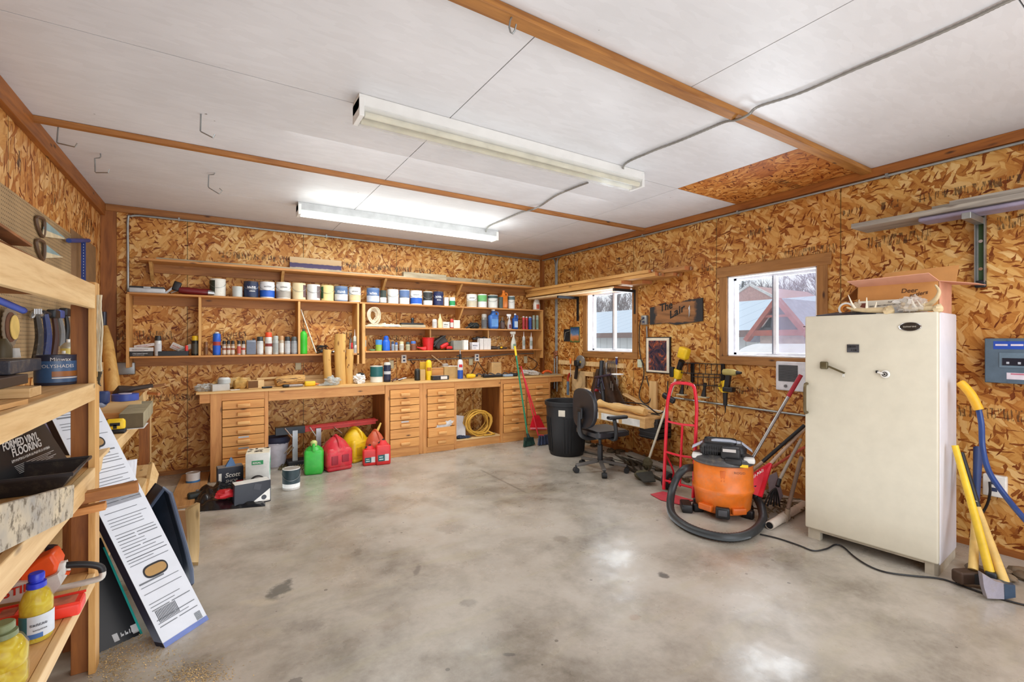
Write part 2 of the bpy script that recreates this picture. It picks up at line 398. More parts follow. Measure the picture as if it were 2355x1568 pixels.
# ---------------- room shell ----------------
def concrete():
    t=NT('concrete_floor'); v=t.obj
    n1=t.noise(v,.9,5.,.6,.4); n2=t.noise(v,3.2,6.,.65,.3); n3=t.noise(v,28.,4.,.7)
    f=t.math('ADD',t.math('MULTIPLY',n1,.55),t.math('ADD',t.math('MULTIPLY',n2,.33),t.math('MULTIPLY',n3,.12)))
    col=t.ramp(f,[(.36,rgb(120,111,98)),(.45,rgb(156,148,136)),(.54,rgb(180,172,160)),(.68,rgb(196,190,180))])
    sw_=t.noise(t.map(v,rot=(0,0,.5),sc=(1,4,1)),1.6,4.,.6,1.)
    col=t.mix(t.ramp(sw_,[(.52,(0,0,0,1)),(.72,(.35,.35,.35,1))]),col,rgb(176,168,140))
    vo=t.voro(t.map(v,sc=(1,1,1)),2.6); c=t.sep(vo.outputs['Color'])
    dist=t.math('ADD',vo.outputs['Distance'],t.math('MULTIPLY',t.math('SUBTRACT',n3,.5),.12))
    k=t.math('MULTIPLY',t.math('LESS_THAN',dist,t.math('MULTIPLY',c[0],.11)),t.math('GREATER_THAN',c[1],.45))
    col=t.mix(t.math('MULTIPLY',k,.62),col,rgb(92,86,80))
    vo=t.voro(v,9.); c=t.sep(vo.outputs['Color'])
    k=t.math('MULTIPLY',t.math('LESS_THAN',vo.outputs['Distance'],t.math('MULTIPLY',c[0],.1)),t.math('GREATER_THAN',c[1],.6))
    col=t.mix(t.math('MULTIPLY',k,.6),col,rgb(78,72,66))
    s=t.sep(v)
    spots=[(645,1355,28,26,.75,(84,88,84)),(1525,1322,16,9,.8,(70,68,66)),(700,1440,60,16,.3,(110,104,98)),(1080,1385,26,12,.35,(95,88,82)),
           (820,1270,14,10,.4,(90,84,78)),(1290,1240,24,9,.4,(120,110,98)),(600,1385,50,9,.35,(208,196,170)),(1040,1215,40,14,.3,(120,112,104)),
           (1460,1420,18,9,.3,(150,110,90)),(960,1310,9,18,.5,(96,90,84)),(1170,1505,20,5,.6,(70,66,62)),(800,1140,70,14,.25,(140,130,118))]
    for u,vv,ru,rv,op,cc in spots:
        p=P(u,vv,z=0); q=P(u+ru,vv,z=0); q2=P(u,vv+rv,z=0); ax=(q-p).length; ay=(q2-p).length
        dx=t.math('SUBTRACT',s[0],p.x); dy=t.math('SUBTRACT',s[1],p.y)
        a_=t.math('DIVIDE',t.math('ADD',t.math('MULTIPLY',dx,rx),t.math('MULTIPLY',dy,ry)),ax); b_=t.math('DIVIDE',t.math('ADD',t.math('MULTIPLY',dx,fx),t.math('MULTIPLY',dy,fy)),ay)
        d=t.math('SQRT',t.math('ADD',t.math('MULTIPLY',a_,a_),t.math('MULTIPLY',b_,b_)))
        d=t.math('ADD',d,t.math('MULTIPLY',t.math('SUBTRACT',t.noise(v,14.,4.,.7),.5),1.6))
        k=t.ramp(d,[(.55,(op,op,op,1)),(.95,(0,0,0,1))]); col=t.mix(k,col,rgb(*cc))
    # scraped line
    p=P(1105,1080,z=0);q=P(1210,1133,z=0);dr=(q-p);L=dr.length;dr/=L
    dx=t.math('SUBTRACT',s[0],p.x); dy=t.math('SUBTRACT',s[1],p.y)
    al=t.math('ADD',t.math('MULTIPLY',dx,dr.x),t.math('MULTIPLY',dy,dr.y)); pe=t.math('ABSOLUTE',t.math('SUBTRACT',t.math('MULTIPLY',dx,-dr.y),t.math('MULTIPLY',dy,-dr.x)))
    k=t.math('MULTIPLY',t.math('LESS_THAN',pe,.012),t.math('MULTIPLY',t.math('GREATER_THAN',al,0.),t.math('LESS_THAN',al,L)))
    col=t.mix(t.math('MULTIPLY',k,.45),col,rgb(95,88,80))
    t.color(col); t.rough(t.ramp(t.noise(v,2.,5.,.65),[(.36,(.2,.2,.2,1)),(.6,(.42,.42,.42,1))]))
    t.b.inputs['Specular IOR Level'].default_value=.55
    t.bump(f,.10,.003); return t.m
o=mb(concrete()).box(XL-.1,-2.6,-.12,XR+.1,YB+.1,0).build('floor'); struct(o)
def ceilpaint():
    t=NT('painted_ceiling_board'); n=t.noise(t.map(t.obj,sc=(1,1,1)),1.2,3.); 
    m=t.map(t.obj,rot=(0,0,.5),sc=(10,34,1)); v=t.voro(m,1.,'CHEBYCHEV','2D'); c=t.sep(v.outputs['Color'])
    m2=t.map(t.obj,rot=(0,0,-.9),sc=(9,30,1)); v2=t.voro(m2,1.,'CHEBYCHEV','2D'); c2=t.sep(v2.outputs['Color'])
    k=t.math('GREATER_THAN',c2[1],.5); h=t.math('ADD',t.math('MULTIPLY',c[2],t.math('SUBTRACT',1.,k)),t.math('MULTIPLY',c2[2],k))
    col=t.ramp(t.math('ADD',t.math('MULTIPLY',n,.8),t.math('MULTIPLY',h,.12)),[(.3,rgb(214,214,216)),(.7,rgb(232,233,236))])
    vo=t.voro(t.obj,3.3); kk=t.math('LESS_THAN',vo.outputs['Distance'],.018)
    col=t.mix(t.math('MULTIPLY',kk,.7),col,rgb(110,106,100))
    t.color(col); t.rough(.42); t.bump(h,.4,.003); return t.m
CP=ceilpaint(); OSBC=osb('bare_strand_board_ceiling','z',(.92,.8,.66),stamps=((2.3,.05,60),))
c=mb(pm(70,66,60,.9)).box(XL-.1,-2.6,ZC+.016,XR+.1,YB+.1,ZC+.12)
ys=[-2.6,.53,1.75,2.927,4.19,5.42,YB+.1]
for i in range(len(ys)-1):
    xs=[XL-.1,1.28,3.71,XR+.1] if i!=1 and i!=0 else [XL-.1,-.14,2.29,XR+.1]
    for j in range(len(xs)-1):
        c.m(OSBC if (i==2 and j==2) else CP)
        g=.003
        c.box(xs[j]+g,ys[i]+g,ZC,xs[j+1]-g,ys[i+1]-g,ZC+.012)
struct(c.build('ceiling'))
OSBB=osb('strand_board_back','y',(1.,.99,1.),seams=(-.29,.93,2.15,3.37),stamps=((1.56,.05,90),(2.52,.04,70),(.86,.04,80)))
OSBR=osb('strand_board_right','x',(.95,.93,.9),seams=(1.95,.73,3.17,4.39,5.61,-.5),stamps=((2.33,.045,90),(.98,.04,80),(2.62,.03,60)),ang0=1.0)
OSBL=osb('strand_board_left','x',(.97,.93,.93),seams=(1.3,2.6,3.9,5.1),stamps=((2.6,.08,30),),vert=.55,ang0=1.5)
struct(mb(OSBB).box(XL-.1,YB,0,XR+.1,YB+.1,ZC+.02).build('wall_back'))
struct(mb(OSBL).box(XL-.1,-2.6,0,XL,YB,ZC+.02).build('wall_left'))
W1=(4.40,5.30,1.347,2.205); W2=(2.14,3.033,1.337,2.19)
wl=mb(OSBR); zt=ZC+.02; T=.15
for y0,y1,z0,z1 in ((-2.6,W2[0],0,zt),(W2[1],W1[0],0,zt),(W1[1],YB,0,zt),(W2[0],W2[1],0,W2[2]),(W2[0],W2[1],W2[3],zt),(W1[0],W1[1],0,W1[2]),(W1[0],W1[1],W1[3],zt)):
    wl.box(XR,y0,z0,XR+T,y1,z1)
struct(wl.build('wall_right'))
fw=mb(osb('strand_board_front','y')).box(XL,-2.6,0,-.6,-2.5,zt).box(4.4,-2.6,0,XR,-2.5,zt).box(-.6,-2.6,2.7,4.4,-2.5,zt)
struct(fw.build('wall_front'))
# windows
TRW=wood('window_casing',(176,124,66),(132,86,40),'Y'); TRWZ=wood('window_casing_upright',(176,124,66),(132,86,40),'Z')
VIN=pm(236,236,240,.4); GR=pm(120,124,136,.4); GLS=glass('window_glass',(225,232,240),.04,.07); HAZE=glass('hazy_window_glass',(214,208,226),.25,.2)
for k,(y0,y1,z0,z1) in enumerate((W1,W2)):
    xo=XR+.09
    f=mb(VIN)
    f.box(XR-.004,y0-.002,z0,XR+T,y0+.014,z1).box(XR-.004,y1-.014,z0,XR+T,y1+.002,z1).box(XR-.004,y0,z0-.002,XR+T,y1,z0+.014).box(XR-.004,y0,z1-.014,XR+T,y1,z1+.002)
    f.box(xo,y0,z0,xo+.04,y0+.045,z1).box(xo,y1-.045,z0,xo+.04,y1,z1).box(xo,y0,z0,xo+.04,y1,z0+.04).box(xo,y0,z1-.04,xo+.04,y1,z1)
    W=f.build('window_%d'%(k+1),bev=.003); struct(W)
    ym=(y0+y1)/2
    mb(VIN).box(xo-.012,ym-.03,z0+.03,xo+.03,ym+.0,z1-.03).m(GR).box(xo-.014,ym,z0+.03,xo+.03,ym+.012,z1-.03).box(xo-.006,y0+.04,z0+.03,xo+.02,y0+.052,z1-.03).build('window_sash',W)
    mb(HAZE if k else GLS).box(xo+.012,y0+.03,z0+.03,xo+.016,ym,z1-.03).build('window_pane',W)
    mb(GLS).box(xo+.022,ym,z0+.03,xo+.026,y1-.03,z1-.03).build('window_pane',W)
    c=mb(TRW); w_=.09; ex=.03 if k else 0.
    c.box(XR-.02,y0-w_-ex,z1,XR-.001,y1+w_+ex,z1+w_+.02).box(XR-.02,y0-w_,z0-w_,XR-.001,y1+w_,z0-.003)
    c.m(TRWZ).box(XR-.02,y0-w_,z0-.003,XR-.001,y0-.003,z1).box(XR-.02,y1+.003,z0-.003,XR-.001,y1+w_,z1)
    struct(c.build('trim_%d'%(k+1),bev=.003))
# ceiling battens and corner boards
k=3
for y,w_ in ((4.19,.045),(1.745,.075)):
    m_=DKX if y>3 else wood('batten_near',(186,128,58),(136,84,30),'X')
    struct(mb(m_).box(XL,y-w_/2,ZC-.038,XR,y+w_/2,ZC-.001).build('trim_%d'%k,bev=.003)); k+=1
struct(mb(DKY).box(XL,-2.5,ZC-.13,XL+.04,YB,ZC-.001).build('trim_5',bev=.003))
struct(mb(DKX).box(XL+.04,YB-.03,ZC-.075,XR-.03,YB,ZC-.001).build('trim_6',bev=.003))
struct(mb(DKY).box(XR-.03,-2.5,ZC-.075,XR,YB,ZC-.001).build('trim_7',bev=.003))
struct(mb(DKZ).box(XL,YB-.035,0,XL+.13,YB,ZC-.075).build('trim_8',bev=.003))
struct(mb(DKZ).box(XR-.035,YB-.09,0,XR,YB,ZC-.075).build('trim_9',bev=.003))
struct(mb(DKX).box(XL+.13,YB-.02,0,XR,YB,.045).build('baseboard_back'))
struct(mb(DKY).box(XR-.02,-2.5,0,XR,YB-.1,.045).build('baseboard_right'))
# ---------------- outside ----------------
SN=pm(226,230,236,.8,var=.05)
struct(mb(SN).box(XR+T+.02,-60,-.5,90,90,-.45).build('ground'))
t=NT('ribbed_siding'); s=t.sep(t.obj); wv=t.math('GREATER_THAN',t.math('FRACT',t.math('MULTIPLY',s[1],3.)),.9)
t.color(t.mix(wv,rgb(206,206,198),rgb(176,176,168))); t.rough(.6); SID=t.m
t=NT('ribbed_metal_roof'); s=t.sep(t.obj); wv=t.math('GREATER_THAN',t.math('FRACT',t.math('MULTIPLY',s[1],1.6)),.93)
t.color(t.mix(wv,rgb(212,226,234),rgb(184,200,212))); t.rough(.5); RFM=t.m
TH=thing('neighbour_shed','long pale metal-sided outbuilding with a light blue roof outside the windows','building',(14,12,-.45))
mb(SID).box(12.1,6.6,-.45,15.9,20,1.72).build('wall',TH)
mb(RFM).prism([(11.8,6.4,1.78),(16.,6.4,2.92),(16.,6.4,2.86),(11.8,6.4,1.7)],(0,14,0)).build('roof',TH)
mb(pm(120,92,78,.6)).box(11.78,6.4,1.6,11.86,20.4,1.78).build('fascia',TH)
TH=thing('roof_cottage','cottage with a pinkish red roof beyond the outbuilding','building',(22,13,-.45))
PK=pm(206,160,150,.6); 
mb(PK).prism([(20,9.2,2.3),(20,11.9,3.95),(20,14.9,2.3)],(5,0,0)).build('roof',TH)
mb(pm(220,216,210,.6)).box(20.2,9.6,-.45,24.8,14.4,2.1).build('wall',TH)
mb(WHITE).bar((19.98,9.1,2.3),(19.98,11.9,4.0),.08,.1).bar((19.98,11.9,4.0),(19.98,15.,2.3),.08,.1).build('barge_board',TH)
TH=thing('a_frame_house','red-trimmed A-frame house with dark gable glazing outside the right-hand window','building',(11.5,4.9,-.45))
ap=P(1788,688,x=10.);lf=P(1729,766,x=10.); rt=Vector((10.,2*ap.y-lf.y,lf.z)); RT=pm(178,96,78,.6)
mb(pm(70,74,80,.15)).prism([ap-Vector((-.08,0,.1)),lf+Vector((.08,-.1,0)),rt+Vector((.08,.1,0))],(.05,0,0)).build('gable_glass',TH)
mb(RT).bar(lf+Vector((0,.12,-.16)),ap,.09,.16,up=(1,0,0)).bar(rt+Vector((0,-.12,-.16)),ap,.09,.16,up=(1,0,0)).bar(lf,rt,.1,.12,up=(0,0,1)).bar((ap+lf)/2,(ap+rt)/2,.1,.05).build('gable_trim',TH)
mb(pm(170,172,184,.5)).prism([ap+Vector((.1,0,.03)),lf+Vector((.1,.14,-.12)),lf+Vector((.1,.1,-.2)),ap+Vector((.1,0,-.06)),rt+Vector((.1,-.1,-.2)),rt+Vector((.1,-.14,-.12))],(5,0,0)).build('roof',TH)
mb(pm(206,188,176,.6)).box(10.15,rt.y+.1,-.45,14.5,lf.y-.1,lf.z-.02).build('wall',TH)
for (tx,ty,sc) in ((10.1,(lf.y+ap.y)/2,.12),):
    mb(pm(245,245,245,.3)).box(tx-.02,ty-.1,lf.z-.0+.12,tx,ty+.1,lf.z+.34).build('window_pane',TH)
c=P(1752,812,x=8.); TH=thing('propane_tank','rounded white tank beside the outbuilding outside the right-hand window','tank',(8.4,c.y,-.45))
pr_=[(0,-.85),(.25,-.83),(.42,-.7),(.47,-.5),(.47,.5),(.42,.7),(.25,.83),(0,.85)]
mb(pm(250,248,242,.4,var=.03)).lathe(pr_,(8.4,c.y-.1,.98),24,ax=(.3,1,0)).build('tank_shell',TH,local=False)
mb(pm(210,212,208,.5)).box(8.2,c.y-.6,-.45,8.6,c.y-.45,.6).box(8.2,c.y+.35,-.45,8.6,c.y+.5,.6).build('saddle',TH)
BK=pm(120,112,110,.9); CN=pm(84,92,84,.9,var=.3)
def conifer(x,y,h,seed,label):
    rnd=random.Random(seed); T_=thing('conifer_tree',label,'tree',(x,y,-.45))
    mb(BK).cyl((x,y,-.45),(x,y,h),.14,.02,8).build('trunk',T_)
    m=mb(CN)
    for i in range(46):
        z=.3+(h-.2)*i/46; r=(1-i/48)*h*.24
        for j in range(9):
            a=rnd.random()*6.28; q=r*(.7+.4*rnd.random()); e=Vector((x+cos(a)*q,y+sin(a)*q,z-q*.25)); s_=Vector((x,y,z+.1)); d=(e-s_); sd=Vector((-sin(a),cos(a),0))*q*.2
            m.add([s_,s_+d*.5+sd,e,s_+d*.5-sd],[(0,1,2,3)])
    m.build('needles',T_,flat=True)
conifer(24,16.9,5.6,1,'taller dark conifer beyond the neighbouring roofs'); conifer(25,15.3,5.1,2,'shorter dark conifer near the middle bar of the right-hand window')
conifer(26,10.9,5.4,5,'dark conifer at the right edge of the right-hand window')
def baretree(x,y,h,seed,label):
    rnd=random.Random(seed); m=mb(pm(146,138,136,.9))
    def br(p,d,L,r,dep):
        q=p+d*L; m.tube([p,p+d*L*.5+Vector((rnd.uniform(-1,1),rnd.uniform(-1,1),0))*L*.05,q],r,4,cap=False,rr=[r,r*.8,r*.6])
        if dep==0: return
        for i in range(3 if dep<5 else 4):
            nd=(d+Vector((rnd.uniform(-.4,.4),rnd.uniform(-.7,.7),rnd.uniform(-.15,.6)))).normalized(); br(p+d*L*rnd.uniform(.55,1),nd,L*rnd.uniform(.6,.8),r*.6,dep-1)
    br(Vector((x,y,-.45)),Vector((0,0,1)),h*.34,.13,6)
    T_=m.build('bare_tree',base=True,flat=True); tag(T_,label,'tree','bare winter trees beyond the right-hand window')
for i_,(yy_,xx_) in enumerate(((19,24),(22,25),(25,26),(28,27),(31,27),(17.2,30),(24,31),(33,30))): baretree(xx_,yy_,6.5,30+i_,'leafless winter tree beyond the outbuilding roof, seen through the left-hand window')
baretree(27,13.5,7.,3,'leafless tree spreading behind the A-frame roof'); baretree(28,11.6,7.,8,'leafless tree farthest right behind the A-frame roof'); baretree(30,21.,6.,9,'faint leafless tree above the pale roof in the left-hand window'); baretree(26,17.9,6.2,12,'leafless tree left of the conifers')
# ---------------- back wall shelving ----------------
YS=6.2
SH=wood('shelf_board',(214,154,88),(172,112,54),'X',.7); SHZ=wood('shelf_upright',(222,174,106),(186,132,70),'Z',.4)
LED=wood('shelf_ledger',(182,122,60),(142,88,38),'X',.8)
T1=thing('long_wall_shelf','long stained board shelf running high along the back wall, holding loose planks','shelf',(1.9,6.34,2.24))
mb(SH).box(-.70,6.19,2.345,4.52,YB,2.37).build('shelf_board',T1,bev=.002)
mb(LED).box(-.66,YB-.025,2.25,4.5,YB,2.345).build('ledger',T1)
for x in (-.62,1.92,3.06,4.42,.66):
    mb(SHZ).prism([(x,YB-.025,2.344),(x,YB-.22,2.344),(x,YB-.17,2.30),(x,YB-.025,2.16)],(.03,0,0)).build('bracket',T1)
T2=thing('wall_shelf_unit','left-hand wall shelf unit of stained pine, spray cans on its bottom board','shelf',(.38,6.34,1.24))
mb(SH).box(-.79,YS,1.985,1.56,YB,2.005).build('shelf_board',T2,bev=.002)
mb(SH).box(-.77,YS,1.317,1.56,YB,1.337).build('shelf_board',T2,bev=.002)
mb(LED).box(-.77,YB-.022,1.89,1.55,YB,1.985).build('ledger',T2); mb(LED).box(-.77,YB-.022,1.22,1.55,YB,1.317).build('ledger',T2)
mb(SHZ).box(-.80,YS,1.22,-.775,YB,1.985).build('side_panel',T2,bev=.002)
for x in (-.165,.845): mb(SHZ).box(x-.012,YS+.01,1.337,x+.012,YB-.022,1.985).build('divider',T2)
mb(SHZ).box(1.535,YS,1.20,1.56,YB,1.985).build('side_panel',T2)
T3=thing('wall_shelf_unit','right-hand wall shelf unit with two lower boards, jugs and boxes standing on it','shelf',(3.06,6.34,1.26))
mb(SH).box(1.565,YS,1.985,4.52,YB,2.005).build('shelf_board',T3,bev=.002)
for z in (1.683,1.365): mb(SH).box(1.64,YS,z-.02,4.49,YB,z).build('shelf_board',T3,bev=.002); 
for z in (1.985,1.663,1.345): mb(LED).box(1.64,YB-.022,z-.085,4.49,YB,z).build('ledger',T3)
mb(SHZ).box(1.60,YS,1.20,1.638,YB,1.985).build('side_panel',T3); mb(SHZ).box(4.492,YS,1.22,4.515,YB,1.985).build('side_panel',T3)
mb(SHZ).prism([(3.055,YB-.022,1.984),(3.055,YS+.01,1.984),(3.055,YB-.022,1.684)],(.022,0,0)).build('divider',T3)
mb(SHZ).box(2.57,YS+.08,1.365,2.59,YB-.022,1.663).build('divider',T3); mb(SHZ).box(3.52,YS+.08,1.365,3.54,YB-.022,1.663).build('divider',T3)
# planks on the top shelf
def plank(name,label,m,mat,group=None):
    return tag(m.build(name,base=True,bev=.002),label,'plank',group)
z=2.371
plank('plank','long thin grey weathered strip lying along the left half of the top shelf',mb(GREYX).box(-.55,6.21,z,2.2,6.27,z+.016),0)
plank('plank','second long stained strip lying behind the grey one on the top shelf',mb(DKX).box(-.3,6.29,z,2.35,6.38,z+.022),0)
t=NT('painted_plank'); s=t.sep(t.obj); b=t.math('ADD',s[2],t.math('MULTIPLY',t.noise(t.obj,20.,4.),.02))
t.color(t.ramp(t.math('DIVIDE',b,.2),[(.0,rgb(178,164,140)),(.3,rgb(200,184,156)),(.34,rgb(86,74,112)),(.58,rgb(76,66,100)),(.62,rgb(206,172,128)),(1,rgb(214,186,146))],'LINEAR')); t.rough(.7)
a=P(666,600,y=6.42);b_=P(785,600,y=6.42)
plank('painted_plank','short plank with a purple painted stripe standing on the top shelf',mb(t.m).bar(((a.x),6.42,z+.092),(b_.x,6.42,z+.092),.02,.182),0)
a=P(926,600,y=6.3);b_=P(1024,600,y=6.3)
plank('grey_timber','thick short grey timber lying on the middle of the top shelf',mb(GREYX).box(a.x,6.26,z,b_.x,6.34,z+.085),0)
plank('grey_timber','thin grey timber with a splintered top near the right of the top shelf',mb(GREYX).box(a.x+.1,6.35,z,P(1130,600,y=6.35).x,6.40,z+.075),0)
plank('plank','flat weathered offcut lying at the right end of the top shelf',mb(GREYX).box(P(1120,600,y=6.25).x,6.22,z,4.3,6.29,z+.018),0)
# ------- container makers (all stand at x,y,z; faces of labels turned to the room) -------
WL=pm(236,232,222,.5); PRT=pm(60,58,60,.5); 
FR=-100.  # angle a label centre faces
def place(u0,u1,vt,y,z):
    a=P(u0,783,y=y);b=P(u1,783,y=y); xc=(a.x+b.x)/2
    # apparent width is measured across the sight line
    d=Vector((xc,y)).normalized(); r=abs((b.x-a.x)*d.y)/2
    yb=y+r
    c=P((u0+u1)/2,783,y=yb).x
    return c,yb,r,P((u0+u1)/2,vt,y=yb).z-z
def can(u0,u1,vt,z,label,body,lab=None,patch=None,lid=(200,198,192),y=YS+.015,cat='paint can',name='paint_can',handle=True,text=None,tc=None,half=None,band=(.08,.88),group='paint cans on the upper shelf'):
    x,yy,r,h=place(u0,u1,vt,y,z); ang=math.degrees(math.atan2(-yy,-x))
    T_=thing(name,label,cat,(x,yy,z),group=group)
    B=pm(*body,.42,0,.08,dirt=.25)
    mb(B).lathe([(0,.0),(r*.97,0),(r,.004),(r*.985,.01),(r*.985,h-.008),(r,h-.004),(r,h),(r*.94,h)],(x,yy,z),22).build('can_body',T_)
    mb(pm(*lid,.35,.5,dirt=.4)).lathe([(r*.94,h),(r*.9,h-.005),(r*.8,h-.006),(r*.78,h-.002),(0,h-.003)],(x,yy,z),22).build('lid',T_)
    if lab:
        m=mb(pm(*lab,.45)).ribbon((x,yy,z),r,ang-85,ang+85,h*band[0],h*band[1],14)
        if half: m.m(pm(*half,.45)).ribbon((x,yy,z),r,ang-84,ang+84,h*band[0],h*(band[0]*.5+band[1]*.5),14,lift=.001)
        if text: m.m(pm(*(tc or (240,240,240)),.5)).cscrib((x,yy,z),r,ang+5,z*0+h*.55,r*1.2,h*.15,len(label)).cscrib((x,yy,z),r,ang+10,h*.36,r*.8,h*.07,len(label)+3)
        elif half: m.m(pm(70,66,72,.5)).cscrib((x,yy,z),r,ang+5,h*.66,r*1.,h*.08,len(label),lift=.0016)
        m.build('label',T_)
    if patch: mb(pm(*patch[2],.5,var=.3)).ribbon((x,yy,z),r,ang+patch[0],ang+patch[1],h*.15,h*.9,8,lift=.0012).build('side_label',T_)
    if handle:
        pts=[Vector((x+cos(R(ang+s_))*(r+.004),yy+sin(R(ang+s_))*(r+.004),z+h*(.82-.35*cos(R(s_*1.0))) )) for s_ in range(-88,89,16)]
        mb(GALV).tube(pts,.0022,5).build('handle',T_)
    return T_
Z2=2.005
can(482,520,642,Z2,'tall white paint can with a dark picture on its left side, leftmost on its shelf',(226,222,212),patch=(-85,-20,(58,66,54)))
can(534,558,659,Z2,'small pale grey tin standing alone left of the navy can',(196,200,196),handle=False,name='tin',cat='tin')
can(560,595,648,Z2,'navy blue paint can with white lettering beside a white and bright blue can',(40,48,70),(38,50,82),text='EXTERIOR')
can(597,632,649,Z2,'white can with bright blue lower half and dark swirl, right of the navy can',(226,226,226),(232,232,234),half=(36,92,190))
can(635,669,650,Z2,'white can with a faint grey skyline printed near its base',(226,222,212),(230,226,218),half=(168,160,150))
can(672,704,652,Z2,'cream can with thin dark drips at its rim, left of the white pail',(232,212,170),patch=(35,80,(110,84,84)))
can(705,737,655,Z2,'white pail with a wire handle between the cream and yellow cans',(228,228,224),patch=(30,78,(120,104,104)))
can(738,768,657,Z2,'pale yellow can with a dark green side panel on the upper shelf',(240,220,150),patch=(-85,-38,(52,96,50)))
can(769,800,659,Z2,'slate blue can with white print directly right of the pale yellow can',(110,130,160),(86,112,152),half=(206,208,214),text='SATIN')
can(802,830,661,Z2,'white can with a small orange smear, last before the divider post',(226,220,208),(232,228,222),half=(226,200,150))
can(843,873,663,Z2,'blue can with white print standing just right of the divider post',(104,128,166),(80,110,160),half=(196,206,224),text='LATEX')
can(874,889,668,Z2,'small dark jar between the blue can and the white pail',(56,66,60),(232,230,220),band=(.05,.45),handle=False,name='jar',cat='jar')
can(890,917,666,Z2,'plain white pail with a drooping handle right of the small dark jar',(230,228,222))
can(918,942,667,Z2,'white can streaked with blue vertical drips on its label',(226,226,224),(92,116,160),band=(.45,.95))
can(943,971,669,Z2,'white can with a bright blue lower label, middle of the right run of cans',(230,230,232),(234,234,236),half=(40,96,196))
can(973,995,671,Z2,'white can with a black photo on its label, left of the last navy can',(228,226,220),(48,48,46),band=(.35,.95))
can(996,1020,671,Z2,'navy can with white print and handle, last tall can before the small tubs',(30,40,76),(28,38,84),text='PRIMER')
can(1021,1032,684,Z2,'small plain white tub right of the last navy can',(232,234,232),handle=False,name='tub',cat='tub')
can(1033,1047,684,Z2,'small white tub with a green panel on its right',(234,236,232),(40,150,90),band=(.1,.6),handle=False,name='tub',cat='tub')
can(1073,1097,677,Z2,'white can with a torn scribbled label, first beyond the diagonal bracket',(232,228,220),(238,236,230),half=(206,196,170))
can(1098,1120,677,Z2,'white can with a light green upper label',(232,232,228),(112,186,112),band=(.45,.92))
can(1121,1145,679,Z2,'white can with dark teal band at the top, right of the green labelled can',(226,226,220),(60,84,84),band=(.75,.95))
can(1168,1184,681,Z2,'white can with a dark teal side, right of the orange jug',(228,228,222),(90,108,108),band=(.7,.95))
can(1146,1157,683,Z2,'small dark tin half hidden behind the orange jug',(66,78,72),handle=False,name='tin',cat='tin')
# grip jug
def jug(u0,u1,vt,z,label,body,liquid=None,cap=(230,230,230),y=YS+.015,lab=None,name='jug',cat='jug',group=None):
    x,yy,r,h=place(u0,u1,vt,y,z); T_=thing(name,label,cat,(x,yy,z),group=group)
    M_=pm(*body,.3) 
    mb(M_).rbox((x,yy,z+h*.36),(2*r,1.5*r,h*.72),r*.45).lathe([(r*.62,h*.70),(r*.5,h*.8),(r*.3,h*.88),(r*.28,h*.92)],(x,yy,z),16).build('jug_body',T_)
    mb(pm(*cap,.4)).lathe([(0,h*.91),(r*.36,h*.91),(r*.36,h),(r*.3,h),(0,h)],(x,yy,z),14).build('cap',T_)
    mb(M_).tube(smooth([(x+r*.2,yy-r*.3,z+h*.86),(x+r*.75,yy-r*.5,z+h*.84),(x+r*.8,yy-r*.55,z+h*.68)],4),r*.14,6).build('grip',T_)
    if lab: mb(pm(*lab,.5)).box(x-r*.7,yy-.76*r,z+h*.12,x+r*.7,yy-.752*r,z+h*.5).build('label',T_)
    return T_
jug(1149,1167,668,Z2,'tall orange plastic jug with a looped grip on the upper shelf',(222,124,40),cap=(214,116,36))
def spraybottle(u0,u1,vt,z,label,body,head,lab=None,y=YS+.02):
    x,yy,r,h=place(u0,u1,vt,y,z); T_=thing('spray_bottle',label,'spray bottle',(x,yy,z))
    mb(pm(*body,.3)).lathe([(0,0),(r*.9,0),(r,.006),(r,h*.32),(r*.7,h*.52),(r*.33,h*.7),(r*.3,h*.76)],(x,yy,z),16,sy=.7).build('bottle_body',T_)
    mb(pm(*head,.4)).cyl((x,yy,z+h*.75),(x,yy,z+h*.84),r*.36,r*.33,12).rbox((x-r*.25,yy,z+h*.92),(r*1.9,r*.5,h*.15),r*.1).bar((x-r*.55,yy,z+h*.87),(x-r*.95,yy,z+h*.7),r*.18,r*.2).cyl((x-r*1.15,yy,z+h*.94),(x-r*1.4,yy,z+h*.94),r*.16,None,8).build('trigger_head',T_)
    if lab: mb(pm(*lab,.5)).ribbon((x,yy-.0,z),r*.74,-130,-50,h*.06,h*.3,8,lift=.002).build('label',T_)
    return T_
spraybottle(1225,1243,671,Z2,'white spray bottle with a red label at the far right end of the upper shelf',(232,228,218),(236,236,232),(206,96,66))
# flat case and tools at left of the upper shelf
a=P(296,783,y=6.24);b_=P(380,783,y=6.24); x0,x1=a.x,b_.x
T_=thing('tool_case','flat pale grey plastic tool case lying at the left end of the upper shelf','case',((x0+x1)/2,6.3,Z2))
mb(pm(192,194,196,.4)).rbox(((x0+x1)/2,6.31,Z2+.026),(x1-x0,.18,.05),.012).build('case_base',T_)
mb(pm(54,56,60,.4)).rbox(((x0+x1)/2,6.31,Z2+.06),(x1-x0-.01,.175,.018),.008).build('case_lid',T_)
mb(STEEL).box((x0+x1)/2-.03,6.215,Z2+.045,(x0+x1)/2+.03,6.222,Z2+.066).build('latch',T_)
c=P(394,783,y=6.28); T_=thing('bar_clamp','small steel clamp with black pad leaning beside the flat case','clamp',(c.x,6.28,Z2))
mb(STEEL).bar((c.x-.05,6.28,Z2+.01),(c.x+.04,6.28,Z2+.1),.012,.02).cyl((c.x+.0,6.25,Z2+.014),(c.x+.09,6.28,Z2+.06),.006,None,8).build('clamp_bar',T_)
mb(BLACK).ob((c.x+.06,6.28,Z2+.115),(.06,.03,.035),(0,.4,0)).build('clamp_jaw',T_)
